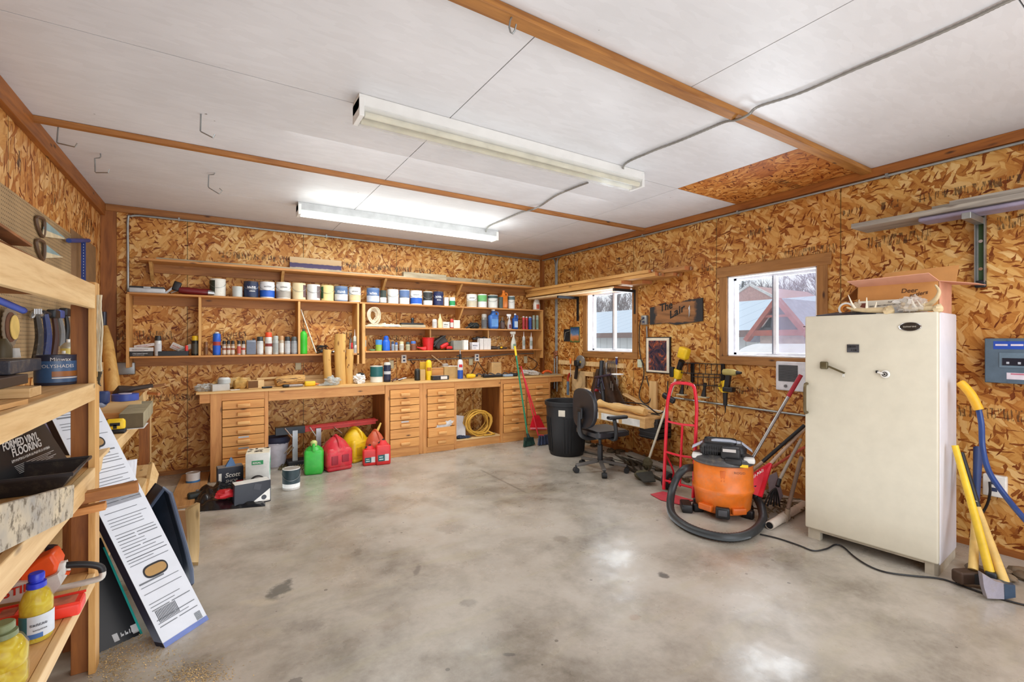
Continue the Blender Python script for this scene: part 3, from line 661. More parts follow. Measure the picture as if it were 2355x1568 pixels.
a=P(404,783,y=6.27);b_=P(486,783,y=6.27); x0,x1=a.x,b_.x
T_=thing('power_tool','dark red hand-held power tool lying on its side on the upper shelf','power tool',((x0+x1)/2,6.27,Z2))
mb(pm(112,26,30,.3)).lathe([(0,0),(.034,.01),(.042,.08),(.036,.2),(.044,.28),(.032,.36),(.0,.4)],(x0+.02,6.27,Z2+.05),16,ax=(1,0,-.05)).build('tool_body',T_)
mb(BLACK).rbox((x0+.01,6.27,Z2+.09),(.07,.05,.1),.012,(0,.3,0)).build('tool_head',T_)
mb(STEEL).cyl((x1-.03,6.24,Z2+.035),(x1+.03,6.24,Z2+.03),.03,.026,14).build('nozzle',T_)
# ------- spray cans etc. on the lower left board -------
Z1=1.338
def spray(u0,u1,vt,z,label,body,cap,lab=None,y=YS+.02,capf=.22,name='spray_can',cat='spray can',group='spray cans on the lower shelf',dome=True,bands=None):
    x,yy,r,h=place(u0,u1,vt,y,z); T_=thing(name,label,cat,(x,yy,z),group=group); hc=h*(1-capf); ang=math.degrees(math.atan2(-yy,-x))
    mb(pm(*body,.3,.15)).lathe([(0,0),(r*.95,0),(r,.004),(r,hc-.012),(r*.86,hc-.002),(r*.8,hc)],(x,yy,z),16).build('can_body',T_)
    rc=r*(.92 if dome else .6)
    mb(pm(*cap,.4)).lathe([(rc,hc-.004),(rc,h-.012),(rc*.8,h),(0,h)],(x,yy,z),16).build('cap',T_)
    m=mb(pm(*(lab or [min(255,int(q*.82)) for q in body]),.5)).ribbon((x,yy,z),r,ang-70,ang+70,hc*.12,hc*.78,8)
    if bands:
        m.m(pm(*bands,.5)).ribbon((x,yy,z),r,ang-69,ang+69,hc*.45,hc*.62,8,lift=.0012)
    m.build('label',T_)
    return T_
spray(355,372,772,Z1,'white spray can with a black cap standing alone between cartons and clutter',(222,222,220),(44,44,46),(204,204,206))
spray(440,458,772,Z1,'black spray can with a yellow cap beside the first divider',(36,36,34),(226,184,30),(70,66,54))
spray(468,479,786,Z1,'small brown bottle just right of the first divider',(136,88,48),(120,74,38),name='bottle',cat='bottle',group='')
spray(489,508,763,Z1,'tall canister, bright blue below and red above, with a nozzle',(38,96,196),(196,194,190),(36,92,200),capf=.07,bands=(170,60,54),dome=False)
for i,(u,l) in enumerate(((511,'leftmost of three small craft spray cans with dark caps'),(521,'middle of three small craft spray cans with dark caps'),(531,'rightmost of three small craft spray cans with dark caps'))): spray(u,u+9,783,Z1,l,(168,142,120),(46,40,38),(210,196,180),bands=(150,80,60))
spray(545,554,783,Z1,'left small red-labelled spray can of a pair',(190,176,164),(46,40,38),(198,92,78)); spray(555,564,783,Z1,'right small red-labelled spray can of a pair',(190,176,164),(46,40,38),(206,190,180),bands=(182,60,52))
x,yy,r,h=place(566,589,779,YS+.02,Z1)
T_=thing('solvent_tin','rectangular grey-blue metal solvent tin among the spray cans','tin',(x,yy,Z1))
mb(pm(140,146,158,.4,.4,dirt=.3)).rbox((x,yy,Z1+h*.46),(2*r,.06,h*.92),.008).build('tin_body',T_)
mb(pm(60,60,66,.4)).cyl((x+r*.5,yy,Z1+h*.9),(x+r*.5,yy,Z1+h),.012,None,12).build('cap',T_); mb(pm(110,118,136,.5)).box(x-r*.85,yy-.0315,Z1+.01,x+r*.85,yy-.0305,Z1+h*.8).build('label',T_)
spray(590,606,774,Z1,'silver spray can with a black cap left of the orange-capped can',(202,202,200),(52,56,60),(214,214,212))
spray(609,626,764,Z1,'tall white spray can with a bright orange-red cap',(226,222,216),(232,82,42),(220,216,210),bands=(136,50,44),capf=.2)
spray(627,641,772,Z1,'silver spray can with a grey cap right of the orange-capped can',(186,188,184),(176,180,172),(160,162,158))
spray(642,653,772,Z1,'slim brown and white spray can between two silver ones',(196,176,150),(196,150,104),(224,220,212))
spray(654,668,774,Z1,'silver spray can with a black cap, second from the second divider',(176,178,180),(48,50,52),(192,192,192))
spray(669,684,774,Z1,'silver spray can with a dark grey cap against the second divider',(150,152,156),(86,90,88),(160,162,164))
x,yy,r,h=place(689,707,757,YS+.02,Z1)
T_=thing('squeeze_bottle','bright green plastic bottle standing right of the second divider','bottle',(x,yy,Z1))
mb(pm(62,190,50,.4)).lathe([(0,0),(r*.9,0),(r,.01),(r*1.,h*.25),(r*.93,h*.3),(r,h*.36),(r,h*.72),(r*.9,h*.82),(r*.55,h*.9),(r*.3,h*.93)],(x,yy,Z1),18).build('bottle_body',T_)
mb(pm(40,84,44,.4)).cyl((x,yy,Z1+h*.92),(x,yy,Z1+h),r*.36,None,12).build('cap',T_)
# cartons at far left
x0=P(298,783,y=6.24).x
def carton(name,label,c,sz,body,rot=(0,0,0),txt=None,tc=(40,40,40),flap=None,cat='box',group=None,top=None):
    T_=thing(name,label,cat,(c[0],c[1],c[2]-sz[2]/2),group=group); Mx=Euler(rot).to_matrix(); c=Vector(c)
    B=body if not isinstance(body,tuple) else pm(*body,.6,dirt=.15)
    mb(B).ob(c,sz,rot).build('box_body',T_,bev=.0015)
    f=Mx@Vector((0,-1,0)); rt=Mx@Vector((1,0,0)); up=Mx@Vector((0,0,1))
    m=mb(pm(*(top or (205,200,190)),.6)).ob(c+up*(sz[2]/2+.0008),(sz[0]*.96,sz[1]*.3,.001),rot)
    m.build('tape',T_)
    if txt: mb(pm(*tc,.6)).scrib(c+f*(sz[1]/2+.001)-up*sz[2]*.05-rt*sz[0]*.38,rt,up,sz[0]*.66,sz[2]*.22,len(label)).scrib(c+f*(sz[1]/2+.001)-up*sz[2]*.32-rt*sz[0]*.38,rt,up,sz[0]*.5,sz[2]*.12,len(label)+5).build('print',T_)
    return T_
carton('small_carton','black carton with white print at the bottom left of the lower shelf',(x0+.1,6.27,Z1+.025),(.19,.1,.05),(40,38,40),txt='REPAIR',tc=(220,220,220))
carton('small_carton','white printed carton lying on top of the black one',(x0+.095,6.27,Z1+.071),(.2,.09,.04),(206,200,196),(0,.0,.1),txt='KIT TAPE',tc=(90,60,60))
carton('small_carton','red and white carton tilted on top of the carton stack',(x0+.13,6.28,Z1+.112),(.19,.06,.03),(222,216,212),(0,-.16,-.1),txt='GLUE',tc=(170,50,56))
c=P(400,783,y=6.28).x
T_=thing('black_tray','open black plastic tray heaped with packets and small tools','tray',(c,6.28,Z1))
tr=mb(BLACK); w_,d_,h_=.26,.13,.05
tr.box(c-w_/2,6.28-d_/2,Z1,c+w_/2,6.28+d_/2,Z1+.004)
for s_ in(-1,1): tr.box(c+s_*w_/2-.003,6.28-d_/2,Z1,c+s_*w_/2+.003,6.28+d_/2,Z1+h_).box(c-w_/2,6.28+s_*d_/2-.003,Z1,c+w_/2,6.28+s_*d_/2+.003,Z1+h_)
tr.build('tray_shell',T_)
def packet(name,label,c,rad,mat,seed,cat,amp=.35,flat=None,rot=(0,0,0),group=None):
    o=mb(mat).blob(c,rad,seed,amp,2.2,flat=flat,rot=rot).build(name,base=True,ang=70); return tag(o,label,cat,group)
carton('blister_pack','white and orange blister pack leaning in the black tray',(c+.03,6.28,Z1+.09),(.12,.012,.07),(214,208,202),(.3,.5,0),txt='BITS',tc=(210,90,40))
carton('blister_pack','clear flat packet sticking out of the black tray toward the right',(c+.1,6.27,Z1+.075),(.14,.01,.05),(176,172,160),(.2,-.5,0),txt='SET',tc=(120,110,100))
spray(425,433,794,Z1,'tiny red-capped bottle in front of the black tray',(206,40,36),(224,54,44),capf=.4,name='bottle',cat='bottle',group='')
# batten, coil, caulk
a=P(692,712,y=6.36);b_=P(727,809,y=6.25); a.z=min(a.z,1.97); b_.z=Z1+.012
plank('batten','white batten leaning across the third bay of the shelf unit',mb(pm(226,220,206,.6,dirt=.3)).bar(b_,a,.012,.03,up=(0,-1,0)),0)
c=P(740,783,y=6.32).x; m=mb(BLACK); rnd=random.Random(3)
for i in range(9): 
    q=[Vector((c+cos(j*.6283)*(.06+.012*sin(i*2.)),6.32+sin(j*.6283)*.06,Z1+.01+i*.011+.008*sin(j+i))) for j in range(10)]
    m.tube(smooth(q,2,True),.0045,5,closed=True)
tag(m.build('wire_coil',base=True),'coil of black wire lying right of the white batten','wire')
def caulk(u0,u1,vt,z,label,body,y=YS+.03,tip=(232,230,226)):
    x,yy,r,h=place(u0,u1,vt,y,z); T_=thing('caulk_tube',label,'caulk tube',(x,yy,z))
    mb(pm(*body,.4)).cyl((x,yy,z),(x,yy,z+h*.68),r,None,14).build('tube_body',T_)
    mb(pm(*tip,.4)).lathe([(r*.98,h*.68),(r*.4,h*.72),(r*.3,h*.74),(r*.08,h),(0,h)],(x,yy,z),12).build('nozzle',T_)
    mb(pm(150,160,150,.5)).ribbon((x,yy,z),r,-160,-50,h*.2,h*.5,8).build('label',T_)
caulk(812,820,757,Z1,'white caulk tube with a pale nozzle at the right end of the lower left shelf',(216,222,214))
caulk(803,809,765,Z1,'slim dark caulk tube standing behind the logs',(110,96,88),tip=(60,60,60))
spray(806,812,788,Z1,'small red-capped bottle right of the tall centre log',(210,50,48),(200,40,40),name='bottle',cat='bottle',group='')
spray(813,823,793,Z1,'small white jar at the right end of the lower left shelf',(226,226,222),(236,236,236),name='jar',cat='jar',group='',capf=.15)
m=mb(STEEL); c=P(764,783,y=6.33).x
for i in range(6): m.blob((c-.06+.045*i,6.33+.02*(i%2),Z1+.02),(.035,.03,.022),i,.5,2,8,6)
tag(m.build('hardware_pile',base=True),'heap of small metal fittings behind the logs on the lower shelf','hardware',kind='stuff')
# ------- right unit, middle board -------
ZM=1.684; ZB=1.366
CLO=pm(232,214,184,.85,var=.2)
m=mb(CLO); c=P(858,783,y=6.3).x
for i in range(10):
    q=[Vector((c+cos(j*.6283)*(.085-.005*i)+.006*sin(i*3+j),6.28+.006*i-.03+.008*sin(j*2.+i),ZM+.155+sin(j*.6283)*(.115-.006*i)+.006*cos(i+j))) for j in range(10)]
    m.tube(smooth(q,2,True),.006,5,closed=True)
m.tube(smooth([(c-.02,6.27,ZM+.05),(c-.05,6.27,ZM+.02),(c-.1,6.24,ZM+.012),(c-.13,6.22,ZM+.012)],4),.01,6)
tag(m.build('rope_coil',base=True),'coil of cream rope standing at the left end of the middle shelf board','rope')
a=P(838,783,y=6.27).x;b_=P(928,783,y=6.27).x
m=mb(CLO).grid(lambda p,q:Vector((a+(b_-a)*p,6.22+.2*q,ZM+.004+max(0,.035+.035*mnoise.noise(Vector((p*7,q*4,1)))+.02*mnoise.noise(Vector((p*19,q*9,4))))*min(1,8*q*(1-q)+.1)*min(1,6*p*(1-p)+.2))),40,12)
tag(m.build('cloth',base=True,ang=80),'crumpled cream cloth spread along the middle shelf board','cloth')
a=P(922,783,y=6.24).x;b_=P(978,783,y=6.24).x
plank('board_offcut','thick pale board offcut with a black tool resting on it',mb(GREYX).box(a,6.23,ZM,b_,6.4,ZM+.04),0)
T_=thing('hand_plane','black hand tool with a knob lying on the pale board offcut','tool',((a+b_)/2,6.3,ZM+.04))
mb(BLACK).rbox(((a+b_)/2,6.3,ZM+.053),((b_-a)*.95,.07,.026),.01).build('tool_sole',T_)
mb(DARKM).lathe([(0,0),(.022,.0),(.016,.025),(.026,.05),(.018,.07),(0,.075)],((a+b_)/2+.01,6.3,ZM+.066),14).build('knob',T_)
spray(994,1005,734,ZM,'plain white cup on the middle board, left of the cream bottle',(238,234,226),(238,236,230),name='cup',cat='cup',group='',capf=.06)
x,yy,r,h=place(1006,1018,721,YS+.02,ZM)
T_=thing('glue_bottle','cream squeeze bottle with a pointed tip on the middle board','bottle',(x,yy,ZM))
mb(pm(232,204,150,.4)).lathe([(0,0),(r,0),(r*1.05,h*.1),(r*.95,h*.5),(r*.6,h*.68)],(x,yy,ZM),16).build('bottle_body',T_)
mb(pm(236,214,170,.4)).lathe([(r*.5,h*.68),(r*.35,h*.8),(r*.1,h),(0,h)],(x,yy,ZM),12).build('cap',T_)
def cbox(u0,u1,vt,z,label,body,y=YS+.02,d=.09,name='small_box',txt=None,tc=(60,60,60),cat='box',group=None,rot=0,cap=None):
    a=P(u0,783,y=y).x;b=P(u1,783,y=y).x; h=P((u0+u1)/2,vt,y=y).z-z
    return carton(name,label,((a+b)/2,y+d/2,z+h/2),(b-a,d,h),body,(0,0,rot),txt,tc,cat=cat,group=group,top=cap)
cbox(1019,1034,740,ZM,'white low box left of the red can on the middle board',(222,218,208),txt='A B')
spray(1035,1043,733,ZM,'slim red can between two white boxes on the middle board',(196,52,46),(206,70,60),(214,206,200),group='')
cbox(1044,1058,736,ZM,'white box just left of the wedge-shaped divider',(232,224,208))
m=mb(pm(40,44,42,.6)); c=P(1086,783,y=6.28).x
m.blob((c+.04,6.3,ZM+.045),(.09,.06,.045),4,.5,3,flat=ZM).tube(smooth([(c-.12,6.26,ZM+.01),(c-.04,6.25,ZM+.035),(c+.02,6.25,ZM+.06),(c+.07,6.25,ZM+.04)],5),.012,6)
tag(m.build('hose_clutter',base=True),'dark tangled fittings heaped right of the wedge divider','hardware',kind='stuff')
spray(1107,1120,722,ZM,'mottled grey aerosol can just left of the large blue jug',(132,128,120),(170,166,158),(90,90,92),group='')
jug(1122,1146,711,ZM,'large jug of blue liquid on the middle board',(62,112,186),cap=(226,226,224),lab=(96,150,210))
spray(1150,1161,729,ZM,'short dark bottle with a narrow neck between the jug and white sprayer',(58,48,46),(110,84,60),(86,66,60),name='bottle',cat='bottle',group='',dome=False,capf=.3)
spraybottle(1166,1177,722,ZM,'white and maroon spray bottle between the two blue jugs',(196,190,190),(240,238,236),(120,50,66))
jug(1178,1191,721,ZM,'small jug of deep blue liquid right of the white spray bottle',(28,84,166),cap=(226,226,224),lab=(190,210,230))
spray(1201,1207,727,ZM,'leftmost slim red can in the row near the shelf end',(206,54,66),(196,190,188),group='',capf=.08); spray(1208,1214,728,ZM,'second slim red can in the row near the shelf end',(196,42,50),(196,190,188),group='',capf=.08)
spray(1215,1223,728,ZM,'slim blue can right of the red pair',(40,84,170),(180,184,190),group='',capf=.08)
spray(1224,1231,725,ZM,'slim silver can, left one at the very end of the middle board',(150,152,146),(140,150,130),(120,128,104),group='',capf=.12); spray(1232,1239,725,ZM,'slim green-grey can, last at the right end of the middle board',(150,166,152),(160,168,160),(110,136,120),group='',capf=.12)
# ------- right unit, bottom board -------
caulk(835,843,757,ZB,'orange tube standing at the left end of the bottom right shelf',(228,134,44),tip=(60,50,44))
x,yy,r,h=place(863,879,781,YS+.02,ZB)
T_=thing('plastic_cup','two-tone plastic cup, green below and blue above','cup',(x,yy,ZB))
mb(pm(150,186,70,.4)).lathe([(0,0),(r*.9,0),(r*.96,h*.55)],(x,yy,ZB),18).build('cup_base',T_); mb(pm(76,146,214,.4)).lathe([(r*.97,h*.55),(r,h),(r*.92,h),(r*.85,h*.6)],(x,yy,ZB),18).build('cup_rim',T_)
x,yy,r,h=place(879,897,772,YS+.02,ZB)
T_=thing('powder_bottle','round-shouldered bright blue chalk bottle on the bottom board','bottle',(x,yy,ZB))
mb(pm(34,104,214,.35)).lathe([(0,0),(r,0),(r*1.05,.01),(r,h*.58),(r*.9,h*.66),(r*.62,h*.74)],(x,yy,ZB),18).build('bottle_body',T_); mb(pm(30,92,200,.35)).lathe([(r*.66,h*.73),(r*.66,h*.92),(r*.3,h),(0,h)],(x,yy,ZB),16).build('cap',T_)
c=P(856,783,y=6.27).x; T_=thing('dish','flat pale green dish at the left of the bottom board','dish',(c,6.27,ZB)); mb(pm(120,190,150,.4)).lathe([(0,.004),(.03,.0),(.045,.018),(.042,.02),(.028,.006),(0,.006)],(c,6.27,ZB),20).build('dish_bowl',T_)
for u0,u1,vt,l,b_,cp in ((900,907,785,'small grey jar right of the blue chalk bottle',(160,176,196),(60,70,90)),(908,915,787,'small clear jar with a blue lid beside the grey jar',(190,196,200),(60,100,170)),(918,929,785,'white jar with a cream lid, centre of the jar row',(226,222,206),(210,196,150)),
  (933,943,786,'jar with a dark lid and yellow label, left of the amber jar',(206,198,160),(60,80,80)),(944,957,784,'amber jar with a blue and white top, last of the jar row',(150,90,60),(70,110,180))):
    spray(u0,u1,vt,ZB,l,b_,cp,name='jar',cat='jar',group='jars on the bottom board',capf=.25)
REDB=pm(206,30,30,.45)
c=P(985,783,y=6.3).x
T_=thing('red_bucket','red plastic bucket leaning against the thin divider on the bottom board','bucket',(c,6.3,ZB)); mb(REDB).lathe([(0,0),(.07,0),(.085,.17),(.092,.172),(.092,.18),(.08,.18),(.068,.012),(0,.012)],(c,6.31,ZB),20).build('bucket_shell',T_)
c=P(966,783,y=6.27).x
T_=thing('funnel','red plastic funnel lying on its side left of the red bucket','funnel',(c,6.27,ZB)); mb(REDB).lathe([(.008,0),(.01,.05),(.04,.12),(.042,.125)],(c-.06,6.24,ZB+.046),16,ax=(1,0,-.25)).build('funnel_cone',T_)
c=P(1012,783,y=6.32).x
T_=thing('saw_case','black and grey soft tool bag with a tilted top on the bottom board','tool bag',(c,6.32,ZB))
mb(pm(66,62,58,.7)).ob((c,6.33,ZB+.11),(.2,.11,.13),(0,-.62,0)).build('bag_body',T_,bev=.02); mb(pm(30,30,32,.6)).tube(smooth([(c-.12,6.26,ZB+.05),(c-.03,6.25,ZB+.16),(c+.06,6.26,ZB+.205)],5),.012,6).build('strap',T_)
c=P(1021,783,y=6.25).x
T_=thing('rotary_tool','red and black power tool lying in front of the tool bag','power tool',(c,6.25,ZB)); mb(REDB).lathe([(0,0),(.028,.01),(.032,.08),(.024,.13),(0,.14)],(c-.06,6.24,ZB+.034),14,ax=(1,0,.5)).build('tool_body',T_); mb(BLACK).cyl((c+.055,6.24,ZB+.09),(c+.1,6.24,ZB+.115),.016,.008,12).build('chuck',T_)
c=P(1033,783,y=6.24).x
T_=thing('sander','small red sander in front of the clear case','power tool',(c,6.24,ZB)); mb(REDB).rbox((c,6.25,ZB+.035),(.1,.06,.045),.016).build('tool_body',T_); mb(BLACK).box(c-.05,6.22,ZB,c+.05,6.28,ZB+.014).build('sanding_pad',T_)
cbox(1042,1066,783,ZB,'translucent grey case leaning behind the small red sander',(150,148,138),y=YS+.06,rot=.1); cbox(1067,1077,782,ZB,'tall plain white box right of the grey case',(240,238,232)); cbox(1086,1102,787,ZB,'low white box with grey print, left of the three tall cartons',(226,222,224),txt='PARTS',tc=(110,110,130))
for u0,l in ((1104,'leftmost of three tall white cartons on the bottom board'),(1113,'middle one of three tall white cartons on the bottom board'),(1121,'rightmost of three tall white cartons on the bottom board')): cbox(u0,u0+8,778,ZB,l,(226,218,212),group='three tall white cartons')
m=mb(pm(70,66,66,.5,.3))
for i,u in enumerate((1092,1100,1107,1114,1121)): c=P(u,783,y=6.3).x; m.blob((c,6.31,ZB+.165+.012*(i%2)),(.04,.03,.022),i+3,.6,3,8,6)
tag(m.build('wire_clutter',base=True),'dark wiry clutter piled on top of the white cartons','hardware',kind='stuff')
m=mb(pm(80,66,56,.6)); 
for i,u in enumerate((1134,1141,1148,1156,1162)): c=P(u,783,y=6.28).x; m.blob((c,6.3,ZB+.02),(.05,.04,.03 if i<3 else .016),i+9,.5,3,8,6,flat=ZB)
m.m(YEL).blob((P(1153,783,y=6.24).x,6.24,ZB+.03),(.02,.02,.014),2,.1)
tag(m.build('hardware_pile',base=True),'low heap of dark hardware right of the last thin divider','hardware',kind='stuff')
spraybottle(1174,1188,762,ZB,'white spray bottle standing above the green broom handle',(214,214,200),(228,226,214),(120,150,120))
caulk(1201,1208,762,ZB,'left caulk tube of the pair at the right end of the bottom board',(196,196,192)); caulk(1218,1225,764,ZB,'right caulk tube of the pair at the right end of the bottom board',(206,206,206))
# ---------------- workbench ----------------
YF=5.88; ZT=.96
BT=wood('bench_top_board',(228,190,128),(196,150,90),'X',.2); 
tb=mb(BT).box(-.19,5.85,ZT-.022,4.66,YB-.002,ZT)
tag(tb.build('workbench_top',base=True,bev=.003),'long continuous pine worktop running along the back wall','worktop')
BF=wood('bench_front_x',(226,168,100),(190,126,66),'X',.9); BFZ=wood('bench_front_z',(222,162,96),(184,120,62),'Z',.8); DRW=wood('drawer_front',(228,168,96),(196,132,66),'X',.9); DRI=pm(120,78,40,.7)
HD=wood('drawer_handle',(232,180,112),(196,138,76),'X',0)
def drawer(T_,x0,x1,z0,z1,nh=1,off=0.,knob=True,tagcard=False):
    yf=YF-.018-off
    d=mb(DRW).box(x0+.004,yf,z0+.004,x1-.004,YF+.0,z1-.003)
    D=d.build('drawer',T_,bev=.003)
    xc=(x0+x1)/2; zc=(z0+z1)/2-.008; hw=min(.062,(x1-x0)*.16)
    if knob: mb(HD).rbox((xc,yf-.016,zc),(hw*2,.032,.036),.008).build('handle',D)
    if tagcard: mb(STEEL).box(xc-.05,yf-.003,zc+.035,xc+.05,yf,zc+.052).build('card_holder',D)
def chest(label,x0,x1,zs,open_=None,cards=(),noknob=(),base=.14,left=None,right=None,fr=None):
    T_=thing('drawer_chest',label,'drawer chest',((x0+x1)/2,6.1,0))
    L_=x0 if left is None else left; R_=x1 if right is None else right
    if L_<x0: mb(BFZ).box(L_,YF,0,x0,YF+.04,ZT-.023).build('face_post',T_,bev=.002)
    if R_>x1: mb(BFZ).box(x1,YF,0,R_,YF+.04,ZT-.023).build('face_post',T_,bev=.002)
    mb(BF).box(x0,YF+.001,zs[0],x1,YF+.03,ZT-.023).build('face_rail',T_,bev=.002); mb(BF).box(x0,YF+.001,0,x1,YF+.03,zs[-1]).build('plinth_rail',T_,bev=.002)
    mb(DKZ).box(L_+.002,YF+.04,0,L_+.022,YB-.02,ZT-.023).build('side_panel',T_); mb(DKZ).box(R_-.022,YF+.04,0,R_-.002,YB-.02,ZT-.023).build('side_panel',T_)
    mb(DRI).box(x0+.01,YF+.03,zs[-1],x1-.01,YF+.05,zs[0]).build('inner_panel',T_)
    for i in range(len(zs)-1): drawer(T_,x0,x1,zs[i+1],zs[i],off=.03 if open_==i else 0.,knob=i not in noknob,tagcard=i in cards)
    return T_
def zof(u,v): return P(u,v,y=YF).z
c1=[zof(608,v) for v in (917,940,966,988,1009,1036,1062,1086)]
x0=.04;x1=.443
zs1=[.855,.76,.665,.57,.475,.36,.235,.09]
chest('leftmost drawer chest under the bench, seven drawers, bottom one pulled open',x0,x1,zs1,open_=6,cards=(4,5),left=-.065,right=.482)
mb_=mb(BF).box(-.16,YF+.005,ZT-.12,-.066,YF+.06,ZT-.023); tag(mb_.build('bench_bearer',base=True,bev=.002),'short bearer block sticking out under the left end of the worktop','wood block')
tag(mb(BF).box(.484,YF+.001,ZT-.135,1.80,YF+.04,ZT-.023).build('bench_apron',base=True,bev=.002),'pine apron rail below the worktop over the open knee space','apron')
tag(mb(BF).box(2.80,YF+.001,ZT-.13,3.512,YF+.04,ZT-.023).build('bench_apron',base=True,bev=.002),'pine apron rail above the cord-filled cubby','apron')
chest('drawer chest right of the knee space, seven drawers with worn square handles',1.86,2.255,[.87,.755,.66,.565,.47,.36,.235,.115],noknob=(5,),left=1.805,right=2.31,cards=(4,))
chest('middle drawer chest with a crumpled clear wrapper and an ajar bottom drawer',2.365,2.765,[.855,.755,.655,.56,.45,.335,.21,.08],open_=5,left=2.312,right=2.80)
chest('seven-drawer chest right of the cord cubby, behind the broom handles',3.555,3.935,[.865,.775,.69,.60,.51,.405,.27,.14],left=3.515,right=3.955,open_=4)
chest('rightmost drawer chest under the bench, dark gap beside it',3.975,4.385,[.845,.755,.66,.565,.455,.34,.225,.13],left=3.957,right=4.42,noknob=(5,))
tag(mb(BF).box(4.42,YF+.005,ZT-.11,4.66,YF+.04,ZT-.023).build('bench_apron',base=True,bev=.002),'short apron rail at the right end of the bench by the wall','apron')
T_=thing('cubby','open cubby shelf under the bench between two drawer chests','shelf',(3.157,6.15,0)); mb(LTX).box(2.802,YF+.02,.105,3.513,YB-.02,.125).build('shelf_board',T_); mb(BF).box(2.802,YF+.03,0,3.513,YF+.06,.105).build('kick_board',T_)
mb(pm(236,238,240,.4)).blob((2.56,5.835,.36),(.13,.012,.04),5,.6,3,rot=(0,-.3,0)); c=mb(glass('clear_wrap',(240,240,240),.15,.6)).blob((2.6,5.85,.345),(.13,.012,.045),5,.6,3,rot=(0,-.35,0)); tag(c.build('clear_wrapper',base=True),'crumpled clear plastic wrapper stuck to the middle chest drawer','wrapper')
# yellow cord coil in the cubby
CORD=pm(212,162,60,.5); m=mb(CORD); rnd=random.Random(11); c=P(1100,960,y=5.98)
for i in range(16):
    rr_=.17+.028*rnd.uniform(-1,1); q=[]
    for j in range(12):
        a_=j*pi/6; k=1+.05*sin(j*1.3+i*2.1)
        q.append(Vector((c.x+.02*rnd.uniform(-1,1)+cos(a_)*rr_*k*1.08,5.93+.012*i+.02*sin(a_*2+i),.32+sin(a_)*rr_*k*.95+.0)))
    q=[Vector((p.x,p.y,max(.135,p.z))) for p in q]
    m.tube(smooth(q,2,True),.0085,6,closed=True)
m.tube(smooth([(c.x+.12,5.95,.2),(c.x+.2,5.9,.15),(c.x+.24,5.93,.14),(c.x+.16,5.9,.14),(c.x+.05,5.9,.14)],6),.012,6)
tag(m.build('extension_cord',base=True),'big coil of yellow extension cord in the open cubby','cord')
a=P(1052,980,y=6.05); tag(mb(pm(214,208,206,.6)).bar((a.x+.0,5.96,.126),(a.x+.07,6.1,.42),.003,.16,up=(1,0,0)).build('paper_sheet',base=True),'white sheet leaning at the left side of the cubby','paper')
T_=tag(mb(pm(52,62,84,.7)).blob((2.9,5.95,.145),(.07,.05,.022),2,.5,3).blob((2.98,5.94,.14),(.06,.04,.018),6,.5,3).build('work_gloves',base=True),'pair of dark blue work gloves on the cubby floor','gloves')
# ---------------- things on the worktop ----------------
ZW=ZT+.001
def bx(u,y=6.1): return P(u,783,y=y).x
def wtop(u,v): return P(u,v,z=ZT)
# logs
LOGB=wood('peeled_log',(226,186,112),(186,134,62),'Z',1.,.6,.5,(120,70,30)); LOGE=pm(214,176,120,.7)
def log(u0,u1,vb,vt,label,seed):
    y=6.09; x=bx((u0+u1)/2,y); r=abs(bx(u1,y)-bx(u0,y))/2*.93; h=P((u0+u1)/2,vt,y=y).z-ZW
    m=mb(LOGB); pr_=[]; n=9
    pts=[];rr=[]
    for i in range(n): t_=i/(n-1); pts.append((x+.006*sin(t_*5+seed),y+.006*cos(t_*4+seed),ZW+h*t_)); rr.append(r*(1+.05*sin(t_*7+seed)))
    m.tube(pts,r,18,rr=rr); m.m(LOGE).cyl((pts[-1][0],pts[-1][1],ZW+h),(pts[-1][0],pts[-1][1],ZW+h+.002),r*.93,None,18)
    m.m(pm(110,66,30,.7)); rnd=random.Random(seed)
    for i in range(4): a_=rnd.uniform(3.6,5.6); zz=ZW+h*rnd.random()*.9; m.blob((x+cos(a_)*r*.97,y+sin(a_)*r*.97,zz),(.007,.004,.016),i,.3,2,8,6)
    return tag(m.build('log',base=True),label,'log')
log(743,763,880,804,'left short peeled log with dark bark patches standing on the worktop',1); log(769,796,878,768,'tallest peeled log standing in the middle of the three',2); log(794,813,880,803,'right short peeled log standing on the worktop',3)
BURL=pm(222,184,122,.7,var=.25); 
def rock(name,label,c,rad,mat,seed,cat,amp=.4,fr=2.,flat=ZW,rot=(0,0,0),mats=None):
    m=mb(mat).blob(c,rad,seed,amp,fr,22,14,flat=flat,rot=rot); return tag(m.build(name,base=True,ang=50),label,cat)
c=wtop(570,886); rock('burl_slab','knobbly pale burl slab lying near the left end of the worktop',(bx(540,6.22),6.22,ZW+.055),(.19,.1,.06),BURL,3,'wood piece',.5,3.)
rock('burl_chunk','orange-tan wood chunk standing behind the dark box-shaped offcut',(bx(553,6.1),6.1,ZW+.05),(.075,.04,.07),pm(212,168,92,.7,var=.3),8,'wood piece',.35,2.)
x=bx(588,6.02); T_=thing('wood_offcut','square wood offcut with a hollow dark face standing on the worktop','wood block',(x,6.02,ZW))
mb(LTX).ob((x,6.05,ZW+.045),(.16,.07,.09),(0,0,.22)).build('block_body',T_,bev=.002); mb(pm(112,74,38,.8)).ob((x-.025,6.009,ZW+.047),(.1,.004,.078),(0,0,.22)).build('cut_face',T_)
t=NT('carved_log_bark'); v=t.map(t.obj,sc=(3,30,30)); n=t.noise(v,1.,3.,.6,2.5); t.color(t.ramp(n,[(.38,rgb(92,60,30)),(.46,rgb(196,148,84)),(.7,rgb(222,178,110))])); t.rough(.7); t.bump(n,.6,.006)
